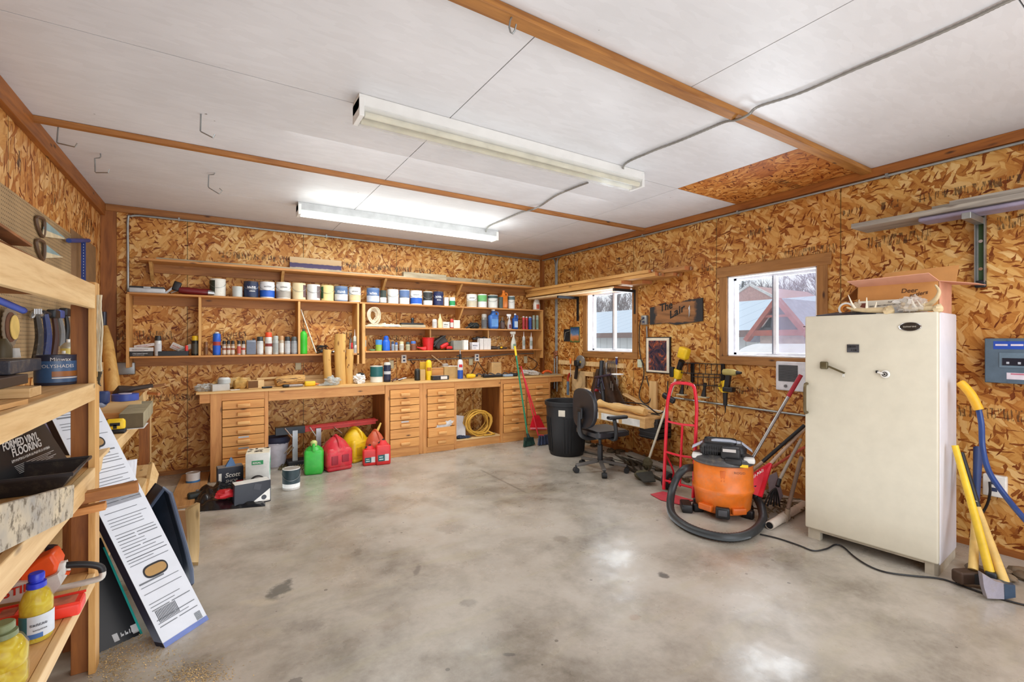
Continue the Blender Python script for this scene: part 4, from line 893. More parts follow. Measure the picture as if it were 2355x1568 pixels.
m=mb(t.m); x=bx(668,6.2); m.tube(smooth([(x-.17,6.12,ZW+.05),(x-.08,6.14,ZW+.062),(x+.05,6.16,ZW+.07),(x+.14,6.18,ZW+.066)],4),.06,18,rr=[.045,.055,.058,.06]+[.062]*9)
tag(m.build('carved_log',base=True),'carved log with curling dark grain lying on the worktop','log')
tag(mb(LTX).box(bx(585,6.36),6.33,ZW,bx(745,6.36),6.42,ZW+.05).box(bx(700,6.4),6.40,ZW+.05,bx(745,6.4),6.43,ZW+.10).build('timber_offcut',base=True),'pale timber offcut lying against the wall behind the carved log','plank')
tag(mb(LTX).bar((bx(590,6.28),6.28,ZW+.09),(bx(655,6.3),6.3,ZW+.095),.04,.022).build('stick',base=True),'rough stick resting behind the burl slab','stick')
CLR=glass('clear_film',(222,228,224),.18,.42)
o=mb(CLR).blob((bx(473,6.02),6.03,ZW+.03),(.1,.1,.045),5,.5,3.5,26,16,flat=ZW); tag(o.build('plastic_bag',base=True,ang=25),'clear plastic bag lying at the left end of the worktop','bag')
x=bx(502,5.98)
T_=carton('small_carton','small grey and white carton at the left end of the worktop',(x+.01,5.98,ZW+.035),(.17,.1,.07),(190,186,180),(0,0,.35))
spray(500,531,868,ZW+.072,'clear plastic cup standing on the small carton',(214,218,216),(224,226,226),name='plastic_cup',cat='cup',group='',capf=.1,y=5.95)
tag(mb(WHITE).ob((bx(540,5.93),5.93,ZW+.004),(.09,.05,.006),(0,0,.2)).build('paper_slip',base=True),'white slip of paper at the front edge of the worktop','paper')
T_=thing('utility_knife','black-handled utility knife lying left of the carved log','knife',(bx(614,5.97),5.97,ZW)); mb(BLACK).rbox((bx(614,5.97),5.97,ZW+.012),(.11,.03,.02),.008,(0,0,.3)).build('handle',T_); mb(STEEL).ob((bx(624,5.99),5.99,ZW+.012),(.05,.014,.003),(0,0,.3)).build('blade',T_)
T_=thing('hand_plane','flat grey hand tool with black ends in front of the carved log','tool',(bx(672,5.98),5.98,ZW)); mb(pm(150,140,134,.4,.3)).rbox((bx(675,5.98),5.98,ZW+.016),(.2,.06,.028),.01,(0,0,.06)).build('tool_body',T_); mb(BLACK).rbox((bx(657,5.965),5.965,ZW+.018),(.07,.062,.03),.012,(0,0,.06)).build('tool_end',T_)
T_=thing('tape_measure','yellow tool with an orange tip on the worktop, left of the clear bag','tool',(bx(712,5.98),5.98,ZW)); mb(YEL).rbox((bx(713,5.98),5.99,ZW+.03),(.12,.06,.055),.014).build('tool_body',T_); mb(ORG).cyl((bx(724,5.98),5.98,ZW+.025),(bx(735,5.98),5.98,ZW+.018),.014,.008,10).build('tool_tip',T_)
o=mb(CLR).blob((bx(764,5.97),5.97,ZW+.045),(.085,.07,.06),15,.55,3.,26,16,flat=ZW); o.blob((bx(748,5.95),5.95,ZW+.012),(.09,.05,.014),17,.4,3,flat=ZW); tag(o.build('plastic_bag',base=True,ang=25),'crumpled clear plastic bag slumped in front of the logs','bag')
T_=thing('rag_bundle','crumpled white paper bundle with a black top, right of the logs','rag',(bx(828,6.05),6.05,ZW)); mb(pm(232,230,228,.8)).blob((bx(827,6.05),6.05,ZW+.055),(.075,.06,.06),21,.6,2.6,flat=ZW).build('paper',T_,flat=True); mb(BLACK).blob((bx(829,6.06),6.06,ZW+.105),(.042,.035,.03),3,.4).build('cap',T_)
can(851,881,841,ZW,'white tub with a teal leaf-shaped label on the worktop, right of the paper bundle',(226,224,212),(30,98,100),y=6.02,handle=False,lid=(196,200,196),band=(.35,.95),group='',name='paint_tub',cat='tub')
spray(882,899,833,ZW,'dark navy canister with a white emblem beside the teal-labelled tub',(34,38,60),(200,198,190),(40,44,70),y=6.03,group='',capf=.12,bands=(206,206,210),name='canister',cat='canister')
m=mb(pm(98,62,48,.5)); x=bx(915,6.03); m.tube(smooth([(x-.09,6.0,ZW+.012),(x-.03,6.02,ZW+.04),(x+.03,6.05,ZW+.02),(x+.1,6.06,ZW+.05)],4),.013,7); m.m(STEEL).tube(smooth([(x-.06,6.06,ZW+.01),(x+.03,6.02,ZW+.03),(x+.11,6.02,ZW+.045)],4),.006,6); tag(m.build('pliers',base=True),'brown-handled pliers lying right of the navy canister','pliers')
spray(953,966,848,ZW,'black metal cylinder standing left of the yellow bottle',(40,40,38),(60,60,56),y=6.03,group='',capf=.1,name='canister',cat='canister')
cbox(967,978,850,ZW,'tan cardboard strip standing right of the black cylinder',(196,160,104),y=6.02,d=.04,name='cardboard_piece',cat='cardboard'); cbox(966,979,832,ZW,'mustard yellow card standing behind the tan cardboard strip',(206,160,40),y=6.14,d=.02,name='yellow_card',cat='card')
x,yy,r,h=place(979,993,827,6.03,ZW); T_=thing('glue_bottle','tall yellow bottle standing on the worktop','bottle',(x,yy,ZW)); mb(YEL).lathe([(0,0),(r,0),(r,h*.82),(r*.85,h*.92),(r*.5,h*.98),(0,h)],(x,yy,ZW),18).build('bottle_body',T_); mb(pm(190,120,40,.5)).ribbon((x,yy,ZW),r,-150,-60,h*.45,h*.62,8).build('label',T_)
cbox(993,1020,846,ZW,'shallow wooden box behind the black cartridge boxes',PINE,y=6.14,d=.14,name='wooden_box')
o=mb(pm(238,234,224,.8)).blob((bx(1036,6.3),6.3,ZW+.15),(.1,.05,.035),31,.6,3.); 
cbox(1022,1052,843,ZW,'plain cardboard box left of the blue torch cylinder',(196,158,100),y=6.12,d=.2,name='cardboard_box'); tag(mb(pm(238,234,226,.8)).blob((bx(1038,6.22),6.22,ZW+.155),(.13,.06,.02),31,.6,3.).build('rag',base=True),'white rag draped on top of the plain cardboard box','rag')
T_=carton('ink_box','black and white flat boxed cartridge in front of the wooden box',(bx(1012,5.99),6.0,ZW+.03),(.24,.09,.055),(34,32,38)); mb(pm(220,214,212,.5)).box(bx(1014,5.95),5.9535,ZW+.01,bx(1029,5.95),5.9545,ZW+.05).build('label',T_)
T_=thing('hammer','wooden-handled brush with white bristles leaning against the wall behind the yellow bottle','brush',(bx(1008,6.4),6.4,ZW)); mb(LTX).bar((bx(992,6.44),6.44,ZW+.33),(bx(1022,6.4),6.4,ZW+.18),.025,.015).build('handle',T_); mb(pm(238,236,226,.8)).blob((bx(1024,6.38),6.38,ZW+.175),(.05,.03,.03),2,.3).build('bristles',T_)
T_.name='paint_brush'
x,yy,r,h=place(1052,1065,805,6.0,ZW)
T_=thing('propane_torch','blue and white gas torch cylinder with a black valve and steel burner','torch',(x,yy,ZW)); mb(BLU).lathe([(0,0),(r,0),(r,h*.3)],(x,yy,ZW),18).build('cylinder',T_)
mb(pm(216,214,214,.4)).lathe([(r,h*.3),(r,h*.56),(r*.8,h*.64),(r*.4,h*.68)],(x,yy,ZW),18).build('cylinder_top',T_); mb(RED).ribbon((x,yy,ZW),r,-140,-70,h*.4,h*.5,8,lift=.001).build('label',T_)
mb(BLACK).cyl((x,yy,ZW+h*.66),(x,yy,ZW+h*.86),r*.45,None,12).rbox((x-r*.5,yy,ZW+h*.8),(r*1.6,r*.7,h*.05),.004).build('valve',T_); mb(STEEL).cyl((x,yy,ZW+h*.85),(x-.004,yy,ZW+h),.007,.009,10).build('burner_tube',T_)
x=bx(1085,5.98); T_=thing('cordless_drill','yellow and black cordless drill lying on the worktop right of the torch','drill',(x,5.98,ZW)); mb(YEL).lathe([(0,0),(.03,.01),(.033,.1),(.024,.14)],(x-.09,5.97,ZW+.034),14,ax=(1,.1,0)).build('motor_housing',T_); mb(BLACK).cyl((x+.05,5.984,ZW+.034),(x+.1,5.99,ZW+.034),.02,.012,12).ob((x-.02,6.03,ZW+.025),(.04,.12,.035),(0,0,.2)).build('chuck_and_grip',T_)
m=mb(pm(44,46,50,.5)); rnd=random.Random(5)
for i,(u,y_) in enumerate(((1105,6.1),(1118,6.04),(1132,6.12),(1150,6.02),(1165,6.1),(1180,6.04))):
    xx=bx(u,y_); m.tube(smooth([(xx-.08,y_,ZW+.012),(xx-.02,y_+.03,ZW+.05),(xx+.05,y_-.02,ZW+.02),(xx+.1,y_+.03,ZW+.012)],4),.008,6)
tag(m.build('power_cables',base=True),'tangle of dark cables on the worktop between the drill and green broom','cable')
T_=thing('power_strip','long black power strip lying in front of the cable tangle','power strip',(bx(1130,6.),6.,ZW)); mb(BLACK).rbox((bx(1135,6.),6.,ZW+.02),(.36,.06,.036),.01,(0,0,.05)).build('strip_body',T_); m=mb(pm(180,182,186,.4))
for i in range(5): m.box(bx(1135,6.)-.15+i*.06,5.985,ZW+.0385,bx(1135,6.)-.12+i*.06,6.01,ZW+.04)
m.build('sockets',T_)
T_=thing('cordless_tool','grey and black tool body lying right of the power strip','power tool',(bx(1165,5.96),5.96,ZW)); mb(pm(150,170,190,.4)).rbox((bx(1168,5.96),5.96,ZW+.02),(.16,.06,.035),.012).build('tool_body',T_); mb(BLACK).rbox((bx(1183,5.97),5.98,ZW+.025),(.1,.07,.045),.014).build('tool_grip',T_)
cbox(1131,1153,833,ZW,'open-topped tan cardboard box at the back of the worktop',(206,166,110),y=6.3,d=.12,name='cardboard_box')
x=bx(1224,6.0); T_=thing('paper_bag','grey flattened paper bag with scribbled lines at the right end of the worktop','bag',(x,6.05,ZW)); mb(pm(196,190,182,.8)).blob((x,6.05,ZW+.035),(.16,.1,.045),41,.35,2.,flat=ZW,rot=(0,.12,0)).build('bag_body',T_,flat=True)
m=mb(pm(60,60,64,.6))
for i in range(4): m.tube([(x-.1+.05*i,5.965,ZW+.03),(x-.06+.05*i,5.962,ZW+.055)],.003,5)
m.build('scribbles',T_)
x=bx(1258,6.0); T_=thing('caulk_gun','orange-handled tool lying at the far right end of the worktop','tool',(x,6.,ZW)); mb(pm(230,98,40,.4)).tube(smooth([(x-.09,6.,ZW+.02),(x-.04,6.01,ZW+.05),(x+.03,6.01,ZW+.055),(x+.09,6.,ZW+.03)],4),.018,8).build('handle',T_); mb(DARKM).box(x-.12,5.98,ZW,x+.12,6.03,ZW+.014).build('tool_base',T_)
tag(mb(GREYX).box(4.28,5.87,ZW,4.62,6.2,ZW+.012).build('board_offcut',base=True),'worn board lying flat on the right end of the worktop','plank')
# sockets and boxes on the back wall
def outlet(name,label,c,n,rt,w=.075,h=.115,d=.045,mat=None,plug=True,faces=True):
    c=Vector(c);n=Vector(n);rt=Vector(rt); up=Vector((0,0,1)); T_=thing(name,label,'outlet',tuple(c)); Mx=Matrix((rt,n,up)).transposed()
    mb(mat or WHITE).rbox(c+n*d/2,(w,d,h),.008,Mx,axis=2).build('cover_plate',T_)
    if faces:
        m=mb(pm(50,62,92,.4))
        for s_ in(-1,1): m.ob(c+n*(d+.001)+up*s_*.024,(.032,.003,.026),Mx)
        m.build('socket',T_)
    return T_
y=YB-.001
for u,v,l in ((929,825,'white double outlet box on the back wall above the yellow bottle'),(1097,822,'white double outlet box on the back wall right of the torch')):
    c=P(u,v,y=6.44); outlet('outlet_box',l,(c.x,y,c.z),(0,-1,0),(1,0,0))
for u,v,l in ((686,840,'beige switch plate on the back wall left of the logs'),(1083,831,'pale blank plate on the back wall right of the torch'),(1209,827,'small grey plate on the back wall near the right corner'),(900,838,'faint white plate on the back wall behind the navy canister')):
    c=P(u,v,y=6.47); outlet('switch_plate',l,(c.x,y,c.z),(0,-1,0),(1,0,0),.07,.115,.012,pm(200,192,158,.5),faces=False)
c=P(287,847,y=6.47); outlet('junction_box','grey metal junction box low on the back wall left of the shelf unit',(c.x,y,c.z),(0,-1,0),(1,0,0),.18,.13,.05,GALV,faces=False)
z=1.19; m=mb(GALV); pts=[P(938,827,y=6.45),P(1000,826,y=6.45),P(1090,823,y=6.45)]; m.tube(pts,.011,8)
tag(m.build('conduit',base=True),'short metal conduit running between the two white outlet boxes','conduit')
m=mb(GALV).tube([P(1105,822,y=6.45),P(1170,814,y=6.45),P(1235,812,y=6.45)],.009,8); tag(m.build('conduit',base=True),'thin conduit running right from the second outlet box to the corner','conduit')
m=mb(pm(46,44,44,.5))
for pts in ([(1097,832),(1090,850),(1082,862)],[(1100,832),(1112,850),(1120,858)],[(944,828),(950,836),(955,832)],[(1215,820),(1236,835),(1225,850),(1214,846)]):
    m.tube(smooth([P(u,v,y=6.42) for u,v in pts],4),.006,6)
tag(m.build('power_cable',base=True),'black cables dropping from the wall outlets to the worktop','cable')
# conduit: left drop and top run
p=P(294,640,y=6.45).x
m=mb(GALV).tube(smooth([(p,6.45,2.02),(p,6.45,2.4),(p,6.45,2.80),(p+.03,6.45,2.845),(p+.1,6.45,2.86)],5)+[Vector((p+.6,6.44,2.862)),Vector((4.0,6.44,2.862)),Vector((4.6,6.44,2.862))],.0125,8)
for xx in (p+.45,1.2,2.4,3.6): m.box(xx-.008,6.425,2.845,xx+.008,6.479,2.882)
tag(m.build('conduit',base=True),'long conduit under the back wall ceiling that bends down at the left end','conduit')
m=mb(GALV).tube([(XR-.03,6.4,2.855),(XR-.03,3,2.855),(XR-.03,-1,2.855)],.011,8)
for yy in (5.6,4.2,2.9,1.6,.6): m.box(XR-.045,yy-.01,2.84,XR-.0005,yy+.01,2.872)
tag(m.build('conduit',base=True),'long galvanised conduit running under the ceiling along the window wall','conduit')
# ---------------- under the bench and on the floor at left ----------------
T_=thing('waste_bin','pale grey waste bin with a dark liner tucked beside the left drawer chest','bin',(0,0,0))
b=P(634,1064,z=0); T_.location=(b.x-.01,6.27,0); MWX[T_.name]=Matrix.Translation(T_.location); bx_,by_=b.x-.01,6.27
mb(pm(206,204,214,.5)).lathe([(0,0),(.095,0),(.135,.27),(.142,.275),(.14,.285),(.128,.27),(.09,.01),(0,.01)],(bx_,by_,0),24,sx=1.05).build('bin_shell',T_)
mb(pm(48,52,74,.5)).lathe([(.137,.262),(.152,.30),(.12,.34),(.09,.3),(.06,.28),(0,.28)],(bx_+.01,by_,.01),18).build('bin_liner',T_,flat=False)
# folding red work stand
def Q(u,v,y): return P(u,v,y=y)
T_=thing('folding_stand','folded red and grey metal work stand lying under the knee space','stand',(1.2,6.2,0)); y=6.16
a=Q(633,992,y);a2=Q(700,990,y);b=Q(866,967,y); 
mb(pm(206,44,34,.4)).bar((a2.x-.02,y,.43),(b.x-.02,y,.45),.07,.07,up=(0,0,1)).bar((a2.x,y-.05,.445),(b.x,y-.05,.465),.02,.02).build('rail',T_)
mb(DARKM).bar((a.x,y,.43),(a2.x,y,.43),.1,.085).build('rail_end',T_)
for u in (678,732): c=Q(u,1000,y-.04); mb(pm(176,178,182,.35,.5)).box(c.x-.028,y-.07,.06,c.x+.028,y-.03,.43).build('leg',T_)
m=mb(CHROME)
for u0,v0,u1,v1 in ((655,985,672,1005),(712,982,727,1003),(768,982,786,996),(654,1043,672,1022),(660,1046,675,1028)): m.tube([Q(u0,v0,y-.09),Q(u1,v1,y-.09)],.007,6)
m.build('brace',T_)
mb(pm(40,40,44,.6)).box(Q(660,1050,y).x,y-.1,0,Q(760,1050,y).x,y+.1,.07).build('base_foot',T_,bev=.01)
# jerry cans
def jerry(name,label,u0,u1,vb,vt,mat,rz,kind,capc=(240,190,60)):
    b=P((u0+u1)/2,vb,z=0); d=Vector((b.x,b.y,0)).normalized(); wd=abs(u1-u0)/F*(b.x*fx+b.y*fy); b=b+d*wd*.38; ht=(vb-vt)/F*(b.x*fx+b.y*fy)*.98
    T_=thing(name,label,'fuel can',(b.x,b.y,0),rz)
    if kind=='box':
        mb(mat).rbox((0,0,ht*.36),(wd,wd*1.15,ht*.72),.03).rbox((0,0,ht*.36),(wd*1.06,wd*.4,ht*.66),.02).lathe([(wd*.48,ht*.70),(wd*.36,ht*.78),(wd*.2,ht*.84)],(0,0,0),14).build('can_body',T_,local=True)
        mb(mat).tube(smooth([(0,-wd*.5,ht*.7),(0,-wd*.42,ht*.84),(0,-wd*.1,ht*.9),(0,wd*.3,ht*.86),(0,wd*.48,ht*.7)],4),wd*.085,8).build('grip',T_,local=True)
        mb(pm(*capc,.5)).lathe([(0,ht*.84),(wd*.17,ht*.84),(wd*.19,ht*.95),(wd*.1,ht),(0,ht)],(0,-wd*.12,0),14).build('cap',T_,local=True)
    else:
        mb(mat).rbox((0,0,ht*.07),(wd*.96,wd*.96,ht*.14),.035).rbox((0,0,ht*.36),(wd,wd*.98,ht*.6),.05).lathe([(wd*.60,ht*.58),(wd*.56,ht*.66),(wd*.4,ht*.82),(wd*.2,ht*.94),(wd*.12,ht*.96),(0,ht*.97)],(0,0,0),22,sx=.86,sy=.84).build('can_body',T_,local=True)
        dk=mb(pm(*kind[0],.5)); f=wd*.49+.003
        dk.rbox((-wd*.22,-f,ht*.33),(wd*.24,.012,ht*.26),.005).rbox((wd*.18,-f,ht*.36),(wd*.26,.012,ht*.22),.005).build('recess',T_,local=True)
        mb(mat).tube(smooth([(0,-wd*.42,ht*.66),(0,-wd*.34,ht*.86),(0,0,ht*.99),(0,wd*.3,ht*.86),(0,wd*.42,ht*.66)],4),wd*.06,8).build('grip',T_,local=True)
    return T_
jerry('fuel_can','bright green plastic fuel can with a yellow cap on the floor by the bench',702,742,1090,1014,pm(54,180,62,.4,dirt=.15),-.2,'box',(190,200,120))
jerry('fuel_can','faded red plastic fuel can with a domed top, right of the green one',742,803,1082,1005,pm(206,40,56,.42,dirt=.35),.15,((150,20,40),))
jerry('fuel_can','yellow plastic fuel can with a domed top behind the red cans',787,845,1062,986,pm(228,186,20,.4,dirt=.15),.5,((190,148,10),))

jerry('fuel_can','old orange-red fuel can pushed back against the drawer chest',842,884,1060,990,pm(206,92,60,.45,dirt=.3),.3,((170,70,40),))
T_=bpy.data.objects['fuel_can.003']; b=T_.location

mb(pm(226,186,90,.5)).cyl(P(868,990,y=b.y),P(876,972,y=b.y),.018,.011,10).build('spout',T_)
for u0,u1,vt,vb,l in ((833,864,1026,1071,'smaller of the two joined red fuel cans with a teal label, left one'),(863,896,1013,1069,'larger right-hand red fuel can with a teal label at the bench corner')):
    b=P((u0+u1)/2,vb,z=0); dep=b.x*fx+b.y*fy; wd=(u1-u0)/F*dep*1.; ht=(vb-vt)/F*dep; T_=thing('fuel_can',l,'fuel can',(b.x+.02,b.y+.05,0),-.12)
    rm=pm(214,44,44,.4); mb(rm).rbox((0,0,ht*.4),(wd,.11,ht*.8),.02).lathe([(wd*.4,ht*.78),(wd*.2,ht*.97),(wd*.12,ht),(0,ht)],(0,0,0),14,sy=.5).build('can_body',T_,local=True)
    mb(pm(24,92,96,.5)).box(-wd*.38,-.0565,ht*.16,wd*.08,-.0555,ht*.42).m(pm(214,216,214,.5)).box(wd*.08,-.0565,ht*.16,wd*.36,-.0555,ht*.44).m(pm(220,240,236,.5)).box(-wd*.3,-.0575,ht*.22,-wd*.02,-.0567,ht*.26).box(-wd*.3,-.0575,ht*.32,-wd*.05,-.0567,ht*.35).build('label',T_,local=True)
    mb(BLACK).tube([(-wd*.3,0,ht*.86),(wd*.1,0,ht*1.02)],.014,8).build('cap',T_,local=True)
# car mat / rope on floor
m=mb(pm(96,84,48,.8)); b=P(672,1073,z=0)
for i in range(14):
    a_=P(640+i*5.5,1082,z=0);c_=P(655+i*5.2,1062,z=0); m.tube(smooth([(a_.x,a_.y,.012),((a_.x+c_.x)/2+.01,(a_.y+c_.y)/2,.022),(c_.x,c_.y,.012)],3),.007,5)
for i in range(4): a_=P(642,1081-5*i,z=0);c_=P(716,1077-4.5*i,z=0); m.tube([(a_.x,a_.y,.012),(c_.x,c_.y,.012)],.006,5)
tag(m.build('woven_mat',base=True),'dark woven rope mat on the floor behind the teal-black paint can','mat')
can(649,691,1076,0,'black and white paint can with dried drips on the floor before the green fuel can',(226,226,222),(26,48,54),y=P(670,1128,z=0).y,group='',band=(.3,.97),handle=True)
can(427,461,1086,0,'short white and blue tub on the floor left of the bench leg',(226,222,220),(60,120,180),y=P(445,1115,z=0).y,handle=False,name='tub',cat='tub',group='',band=(.0,.35))
# boxes of shop towels etc
def fbox(name,label,pb0,pb1,dep,h,body,side=None,cat='box'):
    a=P(*pb0,z=0);b=P(*pb1,z=0); d=(b-a); L=d.length; d/=L; n=Vector((-d.y,d.x,0)); 
    if n.y<0:n=-n
    T_=thing(name,label,cat,tuple((a+b)/2+n*dep/2),math.atan2(d.y,d.x)); return T_,L
T_,L=fbox('towel_box','dark navy and red shop towel box with a blue towel poking from its slot',(500,1138),(560,1128),.14,.24,None)
h=.25; mb(pm(34,38,52,.5)).rbox((0,0,h/2),(L,.13,h),.004).m(pm(120,118,118,.6)).box(-L/2+.004,-.062,h,L/2-.004,.062,h+.002).build('box_body',T_,local=True)
m=mb(pm(196,36,40,.5)).box(L*.22,-.0665,.01,L/2-.002,-.0655,h*.45).box(-L/2+.002,-.0665,.002,L/2-.002,-.0655,h*.13).m(WL).box(-L/2+.01,-.0665,.03,-L/2+.035,-.0655,h*.8).text('Scott',(-L*.22,-.0666,h*.62),(1,0,0),(0,0,1),.06,.2,bold=.002).text('SHOP',(-L*.2,-.0666,h*.42),(1,0,0),(0,0,1),.04,.2).text('TOWELS',(-L*.25,-.0666,h*.26),(1,0,0),(0,0,1),.04,.2).build('print',T_,local=True)
mb(pm(92,124,166,.8)).add([(-.04,-.03,h),(.05,-.03,h),(.05,.03,h),(-.04,.03,h),(.01,0,h+.09),(.03,.01,h+.06)],[(0,1,4),(1,2,5,4),(2,3,4,5),(3,0,4)]).build('towel',T_,local=True)
T_,L=fbox('paint_box','tall grey and white carton with green panels standing before the left chest',(572,1130),(605,1137),.25,.4,None)
T_.location=P(605,1137,z=0)+Vector((-.03,.16,0)); T_.rotation_euler=(0,0,-.12); MWX[T_.name]=Matrix.Translation(T_.location)@Euler((0,0,-.12)).to_matrix().to_4x4()
h=.40; mb(pm(206,206,200,.5)).rbox((0,0,h/2),(.205,.27,h),.003).m(pm(232,236,234,.5)).box(.102,-.13,.003,.1035,.13,h-.003).m(pm(226,220,200,.6)).box(-.1,-.13,h,.1,.13,h+.002).build('box_body',T_,local=True)
m=mb(pm(40,140,84,.5)).box(-.05,-.1365,h*.73,.05,-.1355,h*.83).m(pm(60,176,130,.5)).prism([(.1045,-.10,h*.42),(.1045,.12,h*.55),(.1045,.12,h*.8),(.1045,-.10,h*.72)],(.0012,0,0)).m(WHITE).text('REGAL',(-.042,-.1368,h*.755),(1,0,0),(0,0,1),.024,bold=.001).text('Behr',(.1062,-.085,h*.55),(0,1,.15),(0,0,1),.08,bold=.003)
m.m(pm(54,50,48,.6)).cyl((0,-.1366,h*.3),(0,-.1350,h*.3),.07,None,24).m(pm(176,172,166,.5)).cyl((0.005,-.1380,h*.3),(0.005,-.1360,h*.3),.055,None,24).m(pm(54,50,48,.6)).bar((-.05,-.139,h*.22),(.05,-.139,h*.38),.004,.008).build('print',T_,local=True)
m=mb(pm(70,62,52,.7)); rnd=random.Random(2)
for i in range(9): m.ob((rnd.uniform(-.08,.08),rnd.uniform(-.11,.11),h+.003),(.05,.02,.002),(0,0,rnd.uniform(0,3)))
m.build('worn_print',T_,local=True)
# long black/white box + black sheet bag
a=P(545,1168,z=0);b=P(618,1153,z=0); d=(b-a).normalized(); ag=math.atan2(d.y,d.x); c=(a+b)/2+Vector((-d.y,d.x,0))*.07
T_=thing('appliance_box','low black and white carton lying on the floor in front of the tall grey carton','box',(c.x,c.y,0),ag); L=(b-a).length+.04
h=.2; mb(pm(28,32,44,.4)).rbox((0,0,h/2),(L,.13,h),.006).m(pm(222,220,214,.5)).box(-L/2+.006,-.06,h,L/2-.006,.06,h+.002).prism([(L/2-.008,-.066,.01),(-.02,-.066,.01),(L/2-.008,-.066,h*.62)],(0,-.001,0)).build('box_body',T_,local=True)
mb(pm(60,62,70,.5)).cyl((L*.3,-.0675,.05),(L*.3,-.0685,.05),.022,None,16).ob((L*.12,-.067,h*.78),(.06,.002,.05),(0,.3,0)).build('print',T_,local=True)
mb(pm(180,26,34,.4)).blob((-L/2-.05,.03,.12),(.09,.05,.04),3,.3,2.).build('red_tab',T_,local=True)
c=P(535,1163,z=0); m=mb(pm(22,22,26,.22,dirt=.06))
def drape(p,q):
    u_=445+165*p; v_=1178-52*q-14*p; w_=P(u_,v_,z=0); k=sin(pi*min(1,max(0,p)))**.5*sin(pi*q)**.7
    return Vector((w_.x,w_.y,max(.004,.19*k*(1-.45*p)*(.5+.9*abs(mnoise.noise(Vector((p*6,q*5,2)))))+.03*mnoise.noise(Vector((p*15,q*9,7)))*k)))
m.grid(drape,44,26)
tag(m.build('bin_bag',ang=80,base=True),'glossy black plastic bag crumpled on the floor in front of the cartons','bag')
T_=thing('rubber_boot','black rubber flap lying at the left end of the plastic bag','rubber piece',tuple(P(470,1140,z=0))); b=P(480,1146,z=0); mb(pm(36,42,40,.5)).rbox((b.x,b.y+.05,.035),(.34,.1,.06),.02,(0,0,.15)).build('rubber_body',T_)
T_.name='rubber_block'
# brooms at the right
def broom(name,label,top,bot,mat,r,head,hm,grip=None,split=None):
    T_=thing(name,label,'broom',(bot.x,bot.y,0)); m=mb(mat).cyl(bot,top,r,None,10); m.build('handle',T_)
    if grip: mb(grip).cyl(top+(bot-top)*.0,top+(bot-top)*.11,r*1.25,None,10).build('grip',T_)
    head(T_); return T_
tp=P(1184,796,y=5.80);bt=P(1213,1000,y=5.52); 
def h1(T_):
    c=P(1216,1022,y=5.5); mb(pm(22,52,48,.5)).ob((c.x,5.5,.10),(.17,.05,.05),(0,.1,.3)).cyl((bt.x,bt.y,bt.z+.02),(c.x,5.5,.11),.02,.028,10).build('broom_block',T_)
    m=mb(pm(26,60,50,.8)); 
    for i in range(11): m.bar((c.x-.08+.016*i,5.5-.024+.005*i,.085),(c.x-.1+.02*i,5.49-.024+.005*i,.006),.02,.04)
    m.build('bristles',T_)
broom('push_broom','green-handled broom with a yellow tip and dark green head leaning on the bench',tp,bt,pm(26,128,92,.4),.0125,h1,None,YEL)
tp=P(1198,842,y=5.80);bt=P(1238,1002,y=5.50)
def h2(T_):
    c=P(1250,1022,y=5.46); mb(pm(214,40,56,.5)).prism([(bt.x-.02,5.49,bt.z+.02),(bt.x+.02,5.49,bt.z+.02),(c.x+.07,5.47,.13),(c.x-.07,5.47,.13)],(0,-.03,0)).build('broom_block',T_)
    m=mb(pm(66,76,104,.85,var=.3))
    for i in range(13): m.bar((c.x-.065+.011*i,5.455,.14),(c.x-.1+.017*i,5.44+.01*(i%3),.006),.018,.045)
    m.build('bristles',T_)
broom('angle_broom','red-handled broom with splayed blue-grey bristles leaning beside the green broom',tp,bt,pm(206,36,52,.4),.011,h2,None)
c=P(1235,975,y=5.6); T_=thing('dustpan','bright red long-handled dustpan hanging in front of the right chest','dustpan',(c.x,5.62,c.z-.1)); rd=pm(226,34,52,.4)
a=P(1232,950,y=5.6)
mb(rd).prism([P(1227,955,y=5.6),P(1240,955,y=5.6),P(1254,984,y=5.6),P(1219,984,y=5.6)],(0,.012,0)).prism([P(1219,984,y=5.6),P(1254,984,y=5.6),P(1254,988,y=5.6),P(1219,988,y=5.6)],(0,-.03,0)).build('pan',T_)
mb(pm(250,150,160,.5)).prism([P(1219,983,y=5.595),P(1255,983,y=5.595),P(1255,986,y=5.595),P(1219,986,y=5.595)],(0,-.032,0)).build('rubber_lip',T_)
mb(rd).cyl(P(1233,957,y=5.61),P(1206,870,y=5.74),.012,None,10).build('handle',T_)
# ---------------- right-hand side of the room ----------------
WX=XR-.001
def W(u,v,o=0.): return P(u,v,x=XR-o)
# lumber rack over window 1
def bracketpair(): pass
for i,(u,vt,vb,yl,l) in enumerate(((1329,662,738,None,'black shelf bracket left of the left-hand window, under the lumber'),(1461,646,722,None,'black shelf bracket right of the left-hand window, under the lumber'))):
    t_=W(u,vt,.01);b_=W(u,vb,.01); T_=thing('shelf_bracket',l,'bracket',(XR-.01,t_.y,b_.z))
    zt_=2.17
    mb(DARKM).box(XR-.024,t_.y-.014,b_.z,XR-.021,t_.y+.014,zt_).box(XR-.024,t_.y-.016,b_.z,XR-.002,t_.y-.012,zt_).box(XR-.024,t_.y+.012,b_.z,XR-.002,t_.y+.016,zt_).build('wall_channel',T_)
    mb(DARKM).box(XR-.40,t_.y-.016,zt_-.035,XR-.022,t_.y+.016,zt_+.002).build('arm',T_)
    if i==0: yA=t_.y
    else: yB=t_.y
zl=2.173
LB=wood('lumber_a',(226,176,104),(186,132,66),'Y',.6); LBR=wood('lumber_b',(206,150,86),(160,106,52),'Y',.6); LBE=pm(186,116,66,.7)
